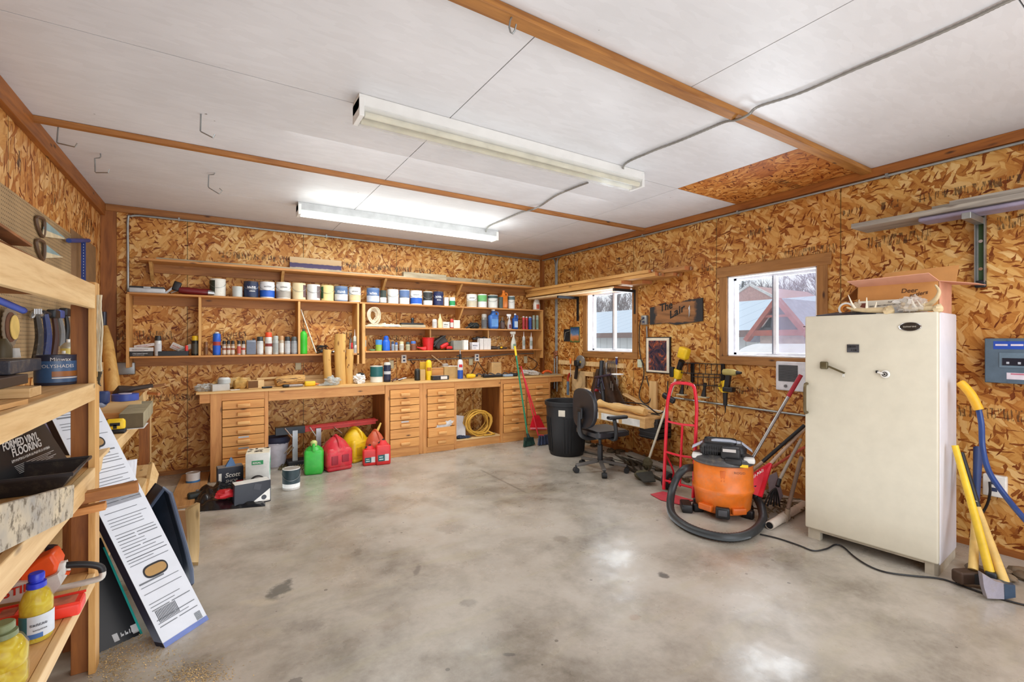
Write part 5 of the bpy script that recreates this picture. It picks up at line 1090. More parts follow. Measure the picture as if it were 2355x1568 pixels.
def lumber(x0,x1,y0,y1,z0,z1,label,mat=LB):
    m=mb(mat).box(x0,y0,z0,x1,y1,z1).m(LBE).box(x0+.001,y0-.001,z0+.001,x1-.001,y0,z1-.001)
    return tag(m.build('board',base=True,bev=.0015),label,'board','lumber stacked on the rack above the left-hand window')
lumber(XR-.40,XR-.26,4.35,6.30,zl,zl+.022,'lowest pale board, nearest the room edge of the lumber rack',pm(228,196,150,.6))
lumber(XR-.24,XR-.03,4.42,6.25,zl,zl+.04,'lowest brown board against the wall on the lumber rack',LBR)
lumber(XR-.40,XR-.22,4.22,6.36,zl+.04,zl+.085,'second-layer board at the front of the lumber rack',LB)
lumber(XR-.21,XR-.03,4.05,6.2,zl+.042,zl+.085,'second-layer board at the back of the lumber rack',LBR)
lumber(XR-.36,XR-.2,3.72,6.40,zl+.087,zl+.128,'third-layer long board with a metal-strapped end',LB)
lumber(XR-.19,XR-.03,3.6,6.3,zl+.087,zl+.128,'third-layer long board against the wall on the lumber rack',LBR)
lumber(XR-.38,XR-.24,3.80,6.42,zl+.13,zl+.168,'top board at the room side of the lumber rack',LB)
lumber(XR-.22,XR-.06,3.42,6.35,zl+.13,zl+.175,'top board at the wall side, sticking out farthest to the right',LBR)
m=mb(CHROME)
for y_,x_,z_ in ((3.70,XR-.3,.105),(3.78,XR-.33,.15),(3.58,XR-.12,.1),(3.40,XR-.13,.15)): m.lathe([(0,0),(.022,0),(.022,.012),(0,.014)],(x_,y_,zl+z_-.0),12,ax=(0,-1,0))
tag(m.build('board_strap',base=True),'shiny metal fixings on the near ends of the stacked lumber','fitting')
# conduit drop at corner of right wall
y_=W(1283,700).y; m=mb(GALV).tube(smooth([(XR-.02,y_-.1,2.86),(XR-.02,y_-.01,2.80),(XR-.02,y_,2.6),(XR-.02,y_,2.2),(XR-.02,y_,1.3)],5),.011,8).tube(smooth([(XR-.02,y_+.14,2.86),(XR-.02,y_+.05,2.80),(XR-.02,y_+.035,2.6),(XR-.02,y_+.035,2.3),(XR-.02,y_+.035,1.3)],5),.011,8)
m.m(pm(170,120,96,.4,.6)); 
for z_ in (1.32,1.28,1.23): m.rbox((XR-.03,y_+.02,z_),(.04,.07,.035),.008)
m.m(GALV).tube([(XR-.035,y_+.045,1.25),(XR-.035,y_+.05,.72)],.012,8).tube([(XR-.035,y_-.02,1.25),(XR-.035,y_-.02,.68)],.012,8)
tag(m.build('wall_pipes',base=True),'pair of vertical metal pipes with copper fittings in the right back corner','pipe')
# postcards
t=NT('card_sunset'); s=t.sep(t.obj); n=t.noise(t.obj,30.,3.); t.color(t.ramp(t.math('ADD',t.math('DIVIDE',s[2],.22),t.math('MULTIPLY',t.math('SUBTRACT',n,.5),.5)),[(0,rgb(60,110,50)),(.22,rgb(190,110,50)),(.4,rgb(206,140,90)),(.6,rgb(90,130,170)),(1,rgb(30,60,110))])); CARDM=t.m
a=W(1312,752);b=W(1333,787); tag(mb(pm(40,90,60,.5)).box(XR-.006,b.y,b.z,XR-.001,a.y,a.z).m(CARDM).box(XR-.008,b.y+.01,b.z+.01,XR-.0055,a.y-.01,a.z-.01).build('postcard',base=True),'blue and orange picture card with a green edge beside the left-hand window','picture')
a=W(1297,757);b=W(1311,785); tag(mb(pm(30,36,40,.5,var=.5)).box(XR-.005,b.y,b.z,XR-.001,a.y,a.z).m(pm(160,160,150,.5)).tube([(XR-.0055,a.y-.02,b.z+.03),(XR-.0055,a.y-.04,a.z-.05),(XR-.0055,b.y+.01,a.z-.03)],.003,4).build('postcard',base=True),'small dark picture card just left of the green-edged card','picture')
# The Lair sign
a=W(1497,698);b=W(1618,742)
t=NT('burnt_sign_wood'); s=t.sep(t.obj); v=t.map(t.obj,sc=(14,1.5,14)); n=t.noise(v,1.,4.,.6,1.)
y0,y1,z0,z1=b.y,a.y,b.z,a.z; hw=(y1-y0)/2; hh=(z1-z0)/2
ed=t.math('MAXIMUM',t.math('DIVIDE',t.math('ABSOLUTE',s[1]),hw),t.math('MULTIPLY',t.math('DIVIDE',t.math('ABSOLUTE',t.math('SUBTRACT',s[2],hh)),hh),.86))
ed=t.math('ADD',ed,t.math('MULTIPLY',t.math('SUBTRACT',t.noise(t.obj,12.,3.),.5),.3))
t.color(t.mix(t.ramp(ed,[(.72,(0,0,0,1)),(.82,(1,1,1,1))]),t.ramp(n,[(.35,rgb(120,80,44)),(.6,rgb(164,112,66))]),rgb(38,38,42))); t.rough(.6)
T_=thing('wooden_sign','scorched dark-edged wooden sign lettered The Lair between the windows','sign',(XR-.02,(y0+y1)/2,z0))
mm=mb(t.m); pts=[(0,hw,2*hh*.80),(0,hw*.3,2*hh*.92),(0,0,2*hh*.85),(0,-hw*.4,2*hh),(0,-hw,2*hh*1.05),(0,-hw,.02),(0,-.02,-.015),(0,hw*.3,.012),(0,hw,.0)]
mm.prism(pts,(.018,0,0)); mm.build('sign_board',T_,local=True)
m=mb(pm(24,20,18,.6)); m.text('The',(-.0015,hw*.58,hh*1.12),(0,-1,.2),(0,.1,1),hh*.95,.1,lift=.001,wid=hw*.5,bold=.006).text('Lair',(-.0015,hw*.2,hh*.42),(0,-1,.4),(0,.1,1),hh*.95,.1,lift=.001,wid=hw*.62,bold=.006); m.build('lettering',T_,local=True)
mb(STEEL).blob((-.006,-hw*.55,hh*1.05),(.006,.01,.06),3,.6,3.,8,8).build('metal_inlay',T_,local=True)
# outlet beside the sign, cable
c=W(1486,736); outlet('outlet_box','grey metal outlet box with a plugged-in cable left of The Lair sign',(XR-.001,c.y,c.z),(-1,0,0),(0,-1,0),.09,.12,.05,GALV)
m=mb(GALV).tube([W(1487,750,.02),W(1488,776,.02)],.01,8); tag(m.build('conduit',base=True),'short conduit running down from the outlet box to the framed picture','conduit')
m=mb(pm(34,34,36,.5)); m.tube(smooth([W(1480,733,.05),W(1472,742,.04),W(1470,790,.02),W(1474,825,.02),W(1480,840,.02),W(1480,868,.02),W(1470,905,.02),W(1478,925,.05),W(1492,925,.06),W(1498,905,.03),W(1490,880,.02),W(1487,865,.02)],5),.007,6)
tag(m.build('power_cable',base=True),'black cable hanging in a loop on the wall left of the framed picture','cable')
tag(mb(pm(206,214,190,.6)).box(XR-.02,W(1478,826).y,W(1478,845).z,XR-.001,W(1468,826).y,W(1468,826).z).build('switch_plate',base=True,bev=.004),'pale green switch plate under the left-hand window corner','outlet')
# framed picture
a=W(1488,775);b=W(1544,860); T_=thing('framed_picture','black-framed picture with a cream mount and dark fiery scene on the window wall','picture',(XR-.02,(a.y+b.y)/2,b.z))
y0,y1,z0,z1=b.y,a.y,b.z,a.z
mb(BLACK).box(XR-.025,y0,z0,XR-.001,y1,z1).build('frame',T_,bev=.002); mb(pm(232,224,204,.6)).box(XR-.027,y0+.012,z0+.012,XR-.0245,y1-.012,z1-.012).build('mount',T_)
t=NT('dark_fiery_print'); n=t.noise(t.obj,9.,5.,.7,1.2); t.color(t.ramp(n,[(.33,rgb(24,24,34)),(.45,rgb(40,44,70)),(.53,rgb(96,60,60)),(.6,rgb(170,84,50)),(.68,rgb(150,130,140))])); t.rough(.25)
mb(t.m).box(XR-.0285,y0+.05,z0+.035,XR-.0265,y1-.05,z1-.045).build('print',T_)
# heater grille
a=W(1788,830);b=W(1862,902); T_=thing('wall_heater','white wall heater with a dark grille under the right-hand window','heater',(XR-.03,(a.y+b.y)/2,b.z)); y0,y1,z0,z1=b.y,a.y,b.z,a.z
mb(pm(226,228,234,.4)).box(XR-.035,y0,z0,XR-.001,y1,z1).build('housing',T_,bev=.01)
m=mb(pm(56,58,62,.5)).box(XR-.038,y0+(y1-y0)*.3,z0+.09,XR-.0345,y1-.03,z1-.035); m.m(pm(100,104,108,.4))
for i in range(18): zz=z0+.095+i*(z1-z0-.13)/18; m.box(XR-.040,y0+(y1-y0)*.3,zz,XR-.0375,y1-.03,zz+.004)
m.build('grille',T_); mb(pm(110,112,116,.4)).cyl((XR-.036,(y0+y1)/2+.05,z0+.045),(XR-.046,(y0+y1)/2+.05,z0+.045),.014,None,16).build('thermostat_knob',T_)
# conduit across the wall behind the hand truck
m=mb(GALV).tube([W(1548,914,.02),W(1700,935,.02),W(1900,962,.02)],.011,8); tag(m.build('conduit',base=True),'horizontal conduit running behind the hand truck to the freezer','conduit')
# wire tool rack with drills
m=mb(pm(36,34,36,.4,.5)); 
a=W(1567,833,.1);b=W(1670,838,.1)
def rk(u,v,o): return W(u,v,o)
for (u0,v0,u1,v1) in ((1568,834,1664,838),(1566,857,1668,862),(1592,866,1655,868),(1592,884,1656,888)):
    for o in (.02,.14): m.tube([rk(u0,v0,o),rk(u1,v1,o)],.005,6)
for i in range(8): 
    u=1568+i*13.6; m.tube([rk(u,834+i*.5,.14),rk(u,857+i*.5,.14)],.004,6).tube([rk(u,834+i*.5,.02),rk(u,834+i*.5,.14)],.004,6)
for i in range(6):
    u=1592+i*12.8; m.tube([rk(u,859,.14),rk(u,887,.14)],.004,6).tube([rk(u,887,.02),rk(u,887,.14)],.004,6)
for u in (1594,1664): m.box(XR-.02,rk(u,830,0).y-.02,rk(u,878,0).z,XR-.001,rk(u,830,0).y+.02,rk(u,836,0).z)
tag(m.build('wire_tool_rack',base=True),'black wire basket rack mounted on the window wall behind the hand truck','rack')
def drill(label,u,v,s=1.,yel=True,rot=0,o=.12):
    c=W(u,v,o); T_=thing('cordless_drill',label,'drill',tuple(c),group='drills hanging on the wire rack'); Y_=YEL if yel else pm(176,160,90,.45)
    mb(Y_).lathe([(0,0),(.03,.012),(.036,.05),(.034,.13),(.022,.16)],(c.x,c.y+.09*s,c.z),14,ax=(0,-1,0)).build('motor_housing',T_)
    mb(BLACK).cyl((c.x,c.y-.06,c.z),(c.x,c.y-.12,c.z),.022,.012,12).ob((c.x,c.y+.03,c.z-.09),(.035,.05,.15),(.15,0,0)).rbox((c.x,c.y+.02,c.z-.18),(.07,.11,.05),.01).build('grip_and_battery',T_)
    return T_
drill('yellow and black drill resting on the right end of the wire rack',1680,856,o=.14,yel=False)
c=W(1668,895,.12); T_=thing('angle_drill','yellow drill hanging nose-down with a long black bit under the wire rack','drill',tuple(c)); mb(YEL).lathe([(0,0),(.028,.01),(.034,.08),(.04,.12),(.045,.13)],(c.x,c.y,c.z+.1),14,ax=(0,0,-1)).tube(smooth([(c.x,c.y+.04,c.z+.08),(c.x,c.y+.07,c.z+.02),(c.x,c.y+.035,c.z-.03)],4),.012,8).build('motor_housing',T_); mb(BLACK).cyl((c.x,c.y,c.z-.03),(c.x,c.y,c.z-.17),.026,.02,12).cyl((c.x,c.y,c.z-.17),(c.x,c.y,c.z-.25),.008,.004,8).build('chuck',T_)
for (u,v,l) in ((1571,890,'black hand tool hanging left below the wire rack'),(1622,895,'black sander hanging in the middle below the wire rack')):
    c=W(u,v,.08); T_=thing('hand_tool',l,'tool',tuple(c)); mb(BLACK).lathe([(0,0),(.02,.0),(.016,.06),(.024,.12),(.03,.15)],(c.x,c.y,c.z+.07),12,ax=(0,.15,-1)).build('tool_grip',T_); mb(pm(190,180,150,.6)).rbox((c.x,c.y+.02,c.z-.09),(.07,.11,.014),.006).build('tool_pad',T_)
# string trimmer: shaft, yellow battery head, cutting head on floor
T_=thing('string_trimmer','battery string trimmer with a pale shaft and yellow top leaning on the wall','trimmer',(0,0,0)); b=P(1490,1062,z=.12); t_=W(1556,865,.14); t2=W(1575,800,.12)
mb(pm(206,200,180,.4)).cyl(b,t_,.0135,None,10).build('shaft',T_); d=(t_-b).normalized()
mb(YEL).rbox(t_+d*.03,(.09,.10,.11),.02,(.3,0,0)).build('motor_cover',T_); mb(BLACK).cyl(t_+d*.07,W(1568,830,.14),.03,.036,12).rbox(W(1546,855,.17),(.05,.05,.12),.012).build('motor_grip',T_); mb(YEL).rbox(W(1573,812,.14),(.09,.12,.13),.02,(.3,0,0)).build('battery_pack',T_)
c=W(1542,905,.2); mb(BLACK).rbox(P(1538,915,x=4.2),(.05,.17,.06),.02,(.4,0,0)).build('fore_grip',T_)
b2=P(1478,1092,z=.05); GRM=pm(86,82,58,.8,dirt=.3); mb(GRM).blob(P(1490,1066,z=.1),(.055,.05,.07),3,.4,3).build('gear_head',T_); mb(GRM).blob(b2,(.085,.085,.05),4,.2,3,flat=.002).build('cutting_head',T_); mb(pm(40,42,38,.6)).prism([P(1462,1090,z=.09),P(1500,1085,z=.09),P(1508,1108,z=.04),P(1480,1110,z=.04)],(0,0,.012)).build('guard',T_)
# small wall-mounted table with white drawers
T_=thing('small_workbench','small wall-mounted wooden bench with white front panels, cluttered top','workbench',(0,0,0)); TZ=.70
WB=wood('small_bench_wood',(232,194,136),(196,150,92),'Y',.3)
c0=P(1500,975,z=.70)
xb0,xb1=3.92,XR-.03; yb0,yb1=3.52,4.75
xb0,yb0=4.16,3.73
mb(WB).box(xb0,yb0,.585,xb1,yb1,.61).box(xb0+.005,yb0+.02,.485,xb0+.03,yb1,.585).box(xb0,yb0+.004,.485,xb1,yb0+.026,.585).build('bench_frame',T_,bev=.003)
for y0,y1 in ((yb0+.08,yb0+.36),(yb0+.42,yb0+.72),(yb0+.78,yb0+1.)): mb(pm(232,230,224,.5)).box(xb0-.001,y0,.495,xb0+.006,y1,.578).build('front_panel',T_)
mb(DKZ).box(xb1-.04,yb0+.04,0,xb1,yb0+.08,.585).build('leg',T_); mb(DKZ).box(xb1-.04,yb1-.1,0,xb1,yb1-.06,.585).build('leg',T_)
TZ=.611
mm=mb(wood('carved_slab',(236,202,140),(206,160,94),'Y',.3)); 
c=P(1435,948,z=TZ); 
mm.tube(smooth([(xb0+.10,yb0+.08,TZ+.05),(xb0+.1,yb0+.35,TZ+.062),(xb0+.11,yb0+.6,TZ+.05),(xb0+.14,yb0+.9,TZ+.06)],5),.06,14,rr=[.045+.012*sin(i*.9) for i in range(16)])
tag(mm.build('carved_log',base=True),'long rounded pale carved log lying along the small bench','log')
tag(mb(LTX).bar((xb0+.38,yb0+.05,TZ+.02),(xb0+.4,yb0+.9,TZ+.03),.04,.03).m(WHITE).bar((xb0+.38,yb0+.05,TZ+.038),(xb0+.4,yb0+.9,TZ+.048),.042,.004).build('board_strip',base=True),'white-topped wooden strip at the back of the small bench','board')
tag(mb(LTX).bar((xb0+.46,yb0+.3,TZ+.03),(xb0+.44,yb0+.75,TZ+.18),.07,.02).build('board_offcut',base=True),'short wood offcut tilted against the wall on the small bench','board')
m=mb(BLACK).tube(smooth([(xb0+.22,yb0+.6,TZ+.1),(xb0+.2,yb0+.35,TZ+.12),(xb0+.18,yb0+.15,TZ+.12),(xb0+.3,yb0+.06,TZ+.02),(xb0+.4,yb0+.03,TZ+.1),(xb0+.47,yb0+.06,TZ+.4)],6),.008,6); tag(m.build('power_cable',base=True),'dark red-brown cord draped over the carved log on the small bench','cord')
tag(mb(LTZ).box(XR-.05,W(1515,900).y,.62,XR-.02,W(1499,900).y,W(1507,876).z).build('upright_board',base=True),'pale upright board fixed to the wall behind the small bench','board')
tag(mb(pm(222,180,120,.6)).box(XR-.03,W(1548,1000).y,W(1540,985).z,XR-.001,W(1520,1000).y,W(1540,945).z).build('board_offcut',base=True),'tan board offcut on the wall behind the white trimmer shaft','board')
# battery box behind trimmer
c=P(1507,985,x=4.45); T_=thing('tool_chest','black ribbed plastic tool chest hanging behind the trimmer shaft','tool box',(c.x,c.y,c.z-.14))
mb(BLACK).rbox((c.x,c.y,c.z),(.26,.28,.22),.02).build('chest_body',T_); m=mb(pm(60,62,68,.5))
for i in range(4): m.box(c.x-.134,c.y-.14,c.z-.09+i*.055,c.x+.1,c.y+.14,c.z-.08+i*.055)
m.build('rib',T_); mb(pm(40,42,46,.5)).rbox((c.x,c.y,c.z+.115),(.24,.26,.03),.01).tube(smooth([(c.x,c.y-.07,c.z+.125),(c.x,c.y-.06,c.z+.165),(c.x,c.y+.06,c.z+.165),(c.x,c.y+.07,c.z+.125)],3),.01,6).build('lid',T_)
# tool rail under window 1 with hanging things
a=W(1290,828,.03);b=W(1452,834,.03)
T_=thing('tool_rail','wooden tool rail on the wall under the left-hand window','rail',(XR-.03,(a.y+b.y)/2,a.z)); mb(LTX).box(XR-.05,W(1440,835).y,W(1370,842).z,XR-.001,W(1290,830).y,W(1370,832).z).build('upper_rail',T_); mb(LTX).box(XR-.05,W(1370,855).y,W(1340,863).z,XR-.001,W(1300,850).y,W(1340,853).z).build('lower_rail',T_)
def hung(name,label,u,v,len_,parts,cat='tool',o=.07,group=None):
    c=W(u,v,o); T_=thing(name,label,cat,tuple(c),group=group); parts(c,T_,len_); return T_
def screwdriver(hc):
    def f(c,T_,L): mb(hc).lathe([(0,0),(.014,.005),(.016,.05),(.01,.09)],tuple(c),10,ax=(0,0,-1)).build('handle',T_); mb(STEEL).cyl(c-Vector((0,0,.09)),c-Vector((0,0,L)),.004,None,6).build('blade',T_)
    return f
for i,(u,v,L,hc,l) in enumerate(((1312,823,.3,ORG,'orange-handled screwdriver with a long shaft at the left end of the tool rail'),(1394,833,.22,STEEL,'silver tool hanging left of the row of spanners'),(1418,823,.4,pm(40,50,110,.4),'blue and white handled screwdriver at the right of the tool rail'))):
    hung('screwdriver',l,u,v,L,screwdriver(hc))
mb(WHITE).cyl(W(1418,823,.07),W(1418,820.5,.07),.018,None,12).build('handle_cap',bpy.data.objects['screwdriver.002'])
def wrench(c,T_,L): 
    mb(STEEL).bar(c,c-Vector((0,0,L)),.006,.014,up=(1,0,0)).lathe([(.011,-.005),(.02,-.005),(.02,.005),(.011,.005),(.011,-.005)],tuple(c),14,ax=(1,0,0)).cyl(c-Vector((.005,0,L)),c-Vector((-.005,0,L)),.017,None,12).build('wrench_body',T_)
for i,u in enumerate((1386,1390,1398,1402,1406,1410,1414)): hung('wrench','steel spanner hanging in the row on the rail under the left-hand window',u,832,.13+.012*i,wrench,'spanner',group='spanners in the row on the tool rail')
def saw_tool(c,T_,L):
    mb(pm(150,150,148,.4,.6)).lathe([(0,0),(.10,0),(.10,.02),(.07,.03),(0,.03)],tuple(c),20,ax=(-1,0,0)).build('blade_guard',T_); mb(BLACK).rbox(c+Vector((-.05,.02,-.02)),(.08,.1,.09),.02).bar(c+Vector((-.03,.05,-.05)),c+Vector((-.03,.09,-.26)),.03,.04).build('motor_and_grip',T_); mb(pm(206,170,70,.4,.4)).cyl(c+Vector((-.03,-.02,.0)),c+Vector((-.05,-.02,0)),.02,None,12).build('arbor_nut',T_)
hung('angle_grinder','grey and black angle grinder hanging high on the tool rail',1336,832,.3,saw_tool,'power tool')
def grill(c,T_,L): mb(pm(190,158,112,.8)).rbox(c,(.03,.30,.30),.012).m(pm(206,174,126,.8)).cyl(c-Vector((.016,0,0)),c-Vector((.02,0,0)),.11,None,24).build('panel_face',T_)
hung('wooden_disc_board','tan square board with a round patch hanging below the angle grinder',1331,877,.2,grill,'board',o=.04)
def shears(c,T_,L): mb(pm(176,40,36,.4)).tube(smooth([c,c+Vector((0,.04,-.07)),c+Vector((0,.03,-.13))],4),.012,8).build('grip',T_); mb(pm(110,140,170,.4,.3)).box(c.x-.01,c.y+.02,c.z-.34,c.x+.01,c.y+.06,c.z-.13).build('blade',T_)
hung('pruning_saw','red-handled saw with a blue-grey blade at the far left of the tool rail',1310,858,.3,shears)
# vice / bicycle style frame stand with white disc
T_=thing('repair_stand','dark clamp stand with chrome jaws and a small round white tray at its side','stand',(4.3,4.3,.74)); c=P(1382,862,x=4.42)
mb(DARKM).tube([P(1384,830,x=4.5),P(1382,862,x=4.45),P(1388,925,x=4.4)],.03,10).build('post',T_)
m=mb(pm(96,92,120,.3,.7)).cyl(P(1368,868,x=4.42),P(1405,861,x=4.3),.014,None,8).cyl(P(1378,870,x=4.42),P(1376,890,x=4.42),.02,None,8)
for a_,b_ in (((1372,870),(1366,900)),((1366,900),(1372,925)),((1384,870),(1390,895)),((1378,898),(1390,920)),((1368,893),(1386,897)),((1384,876),(1372,888))): m.cyl(P(*a_,x=4.40),P(*b_,x=4.40),.005,None,6)
m.build('clamp_jaws',T_); c=P(1420,862,x=4.3); mb(WHITE).lathe([(0,0),(.065,0),(.078,.008),(.075,.014),(0,.01)],tuple(c),24).build('tray',T_)
mb(pm(150,30,34,.5)).blob(P(1372,897,x=4.4),(.04,.02,.02),3,.2).build('red_grip',T_)
m=mb(pm(150,140,130,.4,.4)); 
for i,(u,v) in enumerate(((1405,882),(1409,888),(1418,870),(1421,878),(1419,888))): m.cyl(W(u,v-6,.06),W(u,v+10,.06),.009,None,8)
tag(m.build('drill_bits',base=True),'cluster of metal sockets and bits hanging on the wall below the white tray','hardware',kind='stuff')
# leather apron
AP=pm(74,52,36,.7,var=.35); m=mb(AP)
def apr(p,q):
    u=1350+ (1372-1350)*(1-q)*1.0+ p*(30+60*q); v=848+82*q; w_=W(u,v,.03+.03*(1+sin(p*14)))
    return w_
m.grid(apr,24,12); tag(m.build('leather_apron',base=True,solid=.004,ang=80),'dark brown leather apron hanging on the wall behind the office chair','apron')
# trash can
c=P(1303,1052,z=0); rb=.26; d=Vector((c.x,c.y,0)).normalized(); cx_,cy_=(c+d*.23).x,(c+d*.23).y
T_=thing('trash_can','big black ribbed trash can standing at the end of the bench','trash can',(cx_,cy_,0)); BKP=pm(20,21,25,.6)
hh=.70
m=mb(BKP).lathe([(0,0),(.215,0),(.225,.02),(.27,hh-.10),(.272,hh-.05),(.29,hh-.045),(.293,hh),(.285,hh+.008),(.272,hh),(.262,hh-.08),(.22,.03),(0,.03)],(cx_,cy_,0),40)
m.build('can_shell',T_)
m=mb(pm(15,16,19,.6))
for g in range(5):
    for k in range(4):
        a_=R(g*72+k*9+150); r0,r1=.226,.262; m.bar((cx_+cos(a_)*r0,cy_+sin(a_)*r0,.05),(cx_+cos(a_)*r1,cy_+sin(a_)*r1,.5),.018,.018,up=(cos(a_),sin(a_),0))
m.build('rib',T_)
an=math.degrees(math.atan2(-cy_,-cx_)); mb(pm(214,206,190,.6)).ribbon((cx_,cy_,0),.272,an-22,an-4,hh-.17,hh-.09,6,.004).build('torn_sticker',T_)
tag(mb(LTZ).bar((cx_+.12,cy_-.05,.25),P(1352,893,x=cx_+.22),.09,.02,up=(-1,-1,0)).build('timber_offcut',base=True),'pale board sticking up out of the black trash can','board')
# office chair
c=P(1380,1082,z=0); T_=thing('office_chair','black swivel office chair with armrests facing the small bench','chair',(c.x,c.y,0),R(-8)); CB=pm(34,34,38,.38); CG=pm(92,88,84,.45)
# local +x = facing direction
for k in range(5):
    a_=R(72*k+20+8); e=Vector((cos(a_)*.30,sin(a_)*.30,.075)); m=mb(CG).bar((cos(a_)*.03,sin(a_)*.03,.115),(e.x,e.y,.085),.045,.03); L_=m.build('base_leg',T_,local=True,bev=.006)
    mb(RUBBER).cyl((e.x-sin(a_)*.026,e.y+cos(a_)*.026,.031),(e.x+sin(a_)*.026,e.y-cos(a_)*.026,.031),.031,None,16).cyl((e.x,e.y,.04),(e.x,e.y,.085),.012,None,8).build('caster',L_,local=True)
mb(BLACK).cyl((0,0,.1),(0,0,.3),.032,None,16).cyl((0,0,.28),(0,0,.40),.018,None,12).build('gas_column',T_,local=True)
mb(CB).rbox((.02,0,.40),(.2,.16,.05),.01).cyl((.02,-.02,.395),(.05,-.2,.38),.008,None,8).build('tilt_mechanism',T_,local=True)
st=mb(CB).rbox((.03,0,.455),(.46,.47,.075),.06,k=6).build('seat',T_,local=True,bev=.0)
bk=mb(CB)
def back(p,q,off):
    th=p*2*pi; return None
pr_=[]
n=28; rings=[]
for lay,(xx,sc) in enumerate(((-.255,.86),(-.262,.97),(-.245,1.0),(-.215,.99),(-.2,.9))):
    rings.append([Vector((xx-.045*(1-(abs(cos(2*pi*i/n))))*0+.06*abs(cos(2*pi*i/n))**2*.5,.225*sc*(1 if 1 else 0)*math.copysign(abs(cos(2*pi*i/n))**.75,cos(2*pi*i/n)),.735+.225*sc*math.copysign(abs(sin(2*pi*i/n))**.75,sin(2*pi*i/n)))) for i in range(n)])
vs=[p for r_ in rings for p in r_]; fs=[(l*n+i,(l+1)*n+i,(l+1)*n+(i+1)%n,l*n+(i+1)%n) for l in range(4) for i in range(n)]+[tuple(range(n)),tuple(range(5*n-1,4*n-1,-1))]
bk.add(vs,fs).build('backrest',T_,local=True)
mb(BLACK).tube(smooth([(-.05,0,.39),(-.2,0,.40),(-.275,0,.48),(-.28,0,.7)],5),.028,10).rbox((-.272,0,.68),(.03,.09,.12),.01).build('back_support',T_,local=True)
for s_ in(-1,1):
    mb(BLACK).tube(smooth([(.02,s_*.2,.40),(.02,s_*.27,.42),(.01,s_*.285,.52),(-.01,s_*.285,.63)],4),.022,8).rbox((.03,s_*.285,.655),(.25,.07,.035),.015).build('armrest',T_,local=True)
mb(BLACK).rbox((-.282,0,.74),(.012,.1,.01),.003).build('label_slot',T_,local=True)
# hand truck
L0=P(1526,1132,z=0); R0=P(1594,1152,z=0); ax_=(R0-L0); wd=ax_.length; ax_.normalize(); nb=Vector((-ax_.y,ax_.x,0)); 
if nb.dot(Vector((1,1,0)))<0: nb=-nb
T_=thing('hand_truck','red tubular hand truck standing between the trimmer and the shop vacuum','hand truck',tuple(L0)); RT_=pm(214,30,52,.32)
HT=1.10; ln=.08
def hp(s,h,o=0): return L0+ax_*(wd*s)+nb*(ln*h/HT+o)+Vector((0,0,h))
mb(RT_).tube([hp(0,.03)]+smooth([hp(0,.75),hp(.0,.86),hp(.05,.96),hp(.14,1.06),hp(.3,1.085),hp(.5,1.088),hp(.72,1.085),hp(.88,1.06),hp(.96,.96),hp(1,.86),hp(1,.75)],4)+[hp(1,.03)],.016,10).build('frame',T_)
m=mb(RT_)
for h_ in (.70,.40): m.tube(smooth([hp(0,h_),hp(.5,h_-.01,.0),hp(1,h_)],4),.011,8)
m.tube([hp(0,.12),hp(1,.12)],.011,8); m.build('crossbar',T_)
mb(RT_).tube([hp(.55,.1),hp(.55,.69)],.011,8).build('centre_bar',T_)
mb(RT_).tube(smooth([hp(0,.38),hp(.06,.2,.12),hp(.02,.12,.14)],4),.009,8).tube(smooth([hp(1,.38),hp(.94,.2,.12),hp(.98,.12,.14)],4),.009,8).build('wheel_strut',T_)
for s_ in(-.12,1.12):
    cc=hp(s_,.085,.12); mb(RUBBER).lathe([(.03,-.025),(.075,-.028),(.085,-.015),(.085,.015),(.075,.028),(.03,.025)],tuple(cc),24,ax=tuple(ax_)).m(RT_).lathe([(0,-.02),(.04,-.02),(.04,.02),(0,.02)],tuple(cc),16,ax=tuple(ax_)).build('wheel',T_)
mb(DARKM).cyl(hp(-.1,.085,.12),hp(1.1,.085,.12),.009,None,8).build('axle',T_)
q0=P(1497,1140,z=.004)
mb(pm(206,70,84,.4,dirt=.3)).prism([hp(-.02,.004),hp(1.02,.004),hp(.95,.004,-.20),hp(.4,.004,-.23),hp(-.1,.004,-.17)],(0,0,.006)).build('toe_plate',T_)
# debris on floor by wall
DEB=pm(96,80,58,.9,var=.4); m=mb(DEB); rnd=random.Random(9)
for i in range(46):
    y_=rnd.uniform(2.5,5.6); x_=XR-.06-rnd.random()**2*.42*(1 if y_>3.2 else .6); s_=rnd.uniform(.02,.09); m.blob((x_,y_,.01),(s_,s_*rnd.uniform(.4,1.),.02+.02*rnd.random()),i,.5,2,8,5,flat=.0,rot=(0,0,rnd.random()*3))
tag(m.build('floor_debris'),'brown bark and wood scraps lying along the foot of the window wall','debris',kind='stuff')
for i,(a_,b_,w_,l) in enumerate(((( 4.2,5.1),(4.4,3.55),.14,'grey weathered board lying on the floor under the small bench'),((4.5,4.3),(4.25,3.2),.12,'greenish-grey board lying on the floor by the hand truck'),((4.45,3.2),(4.2,2.55),.12,'brown plank on the floor behind the shop vacuum'))):
    tag(mb(GREYY).bar((*a_,.02+.03*i),(*b_,.02+.03*i),w_,.02).build('floor_board',base=True),l,'board')
m=mb(pm(60,52,40,.8)); 
for i in range(4): y_=3.9-.12*i; m.tube(smooth([(4.35,y_+.5,.02),(4.2,y_+.2,.05),(4.05,y_,.03),(4.0,y_-.2,.015)],4),.014,6)
tag(m.build('vine_cuttings',base=True),'dry dark branches lying on the floor behind the office chair','branches',kind='stuff')
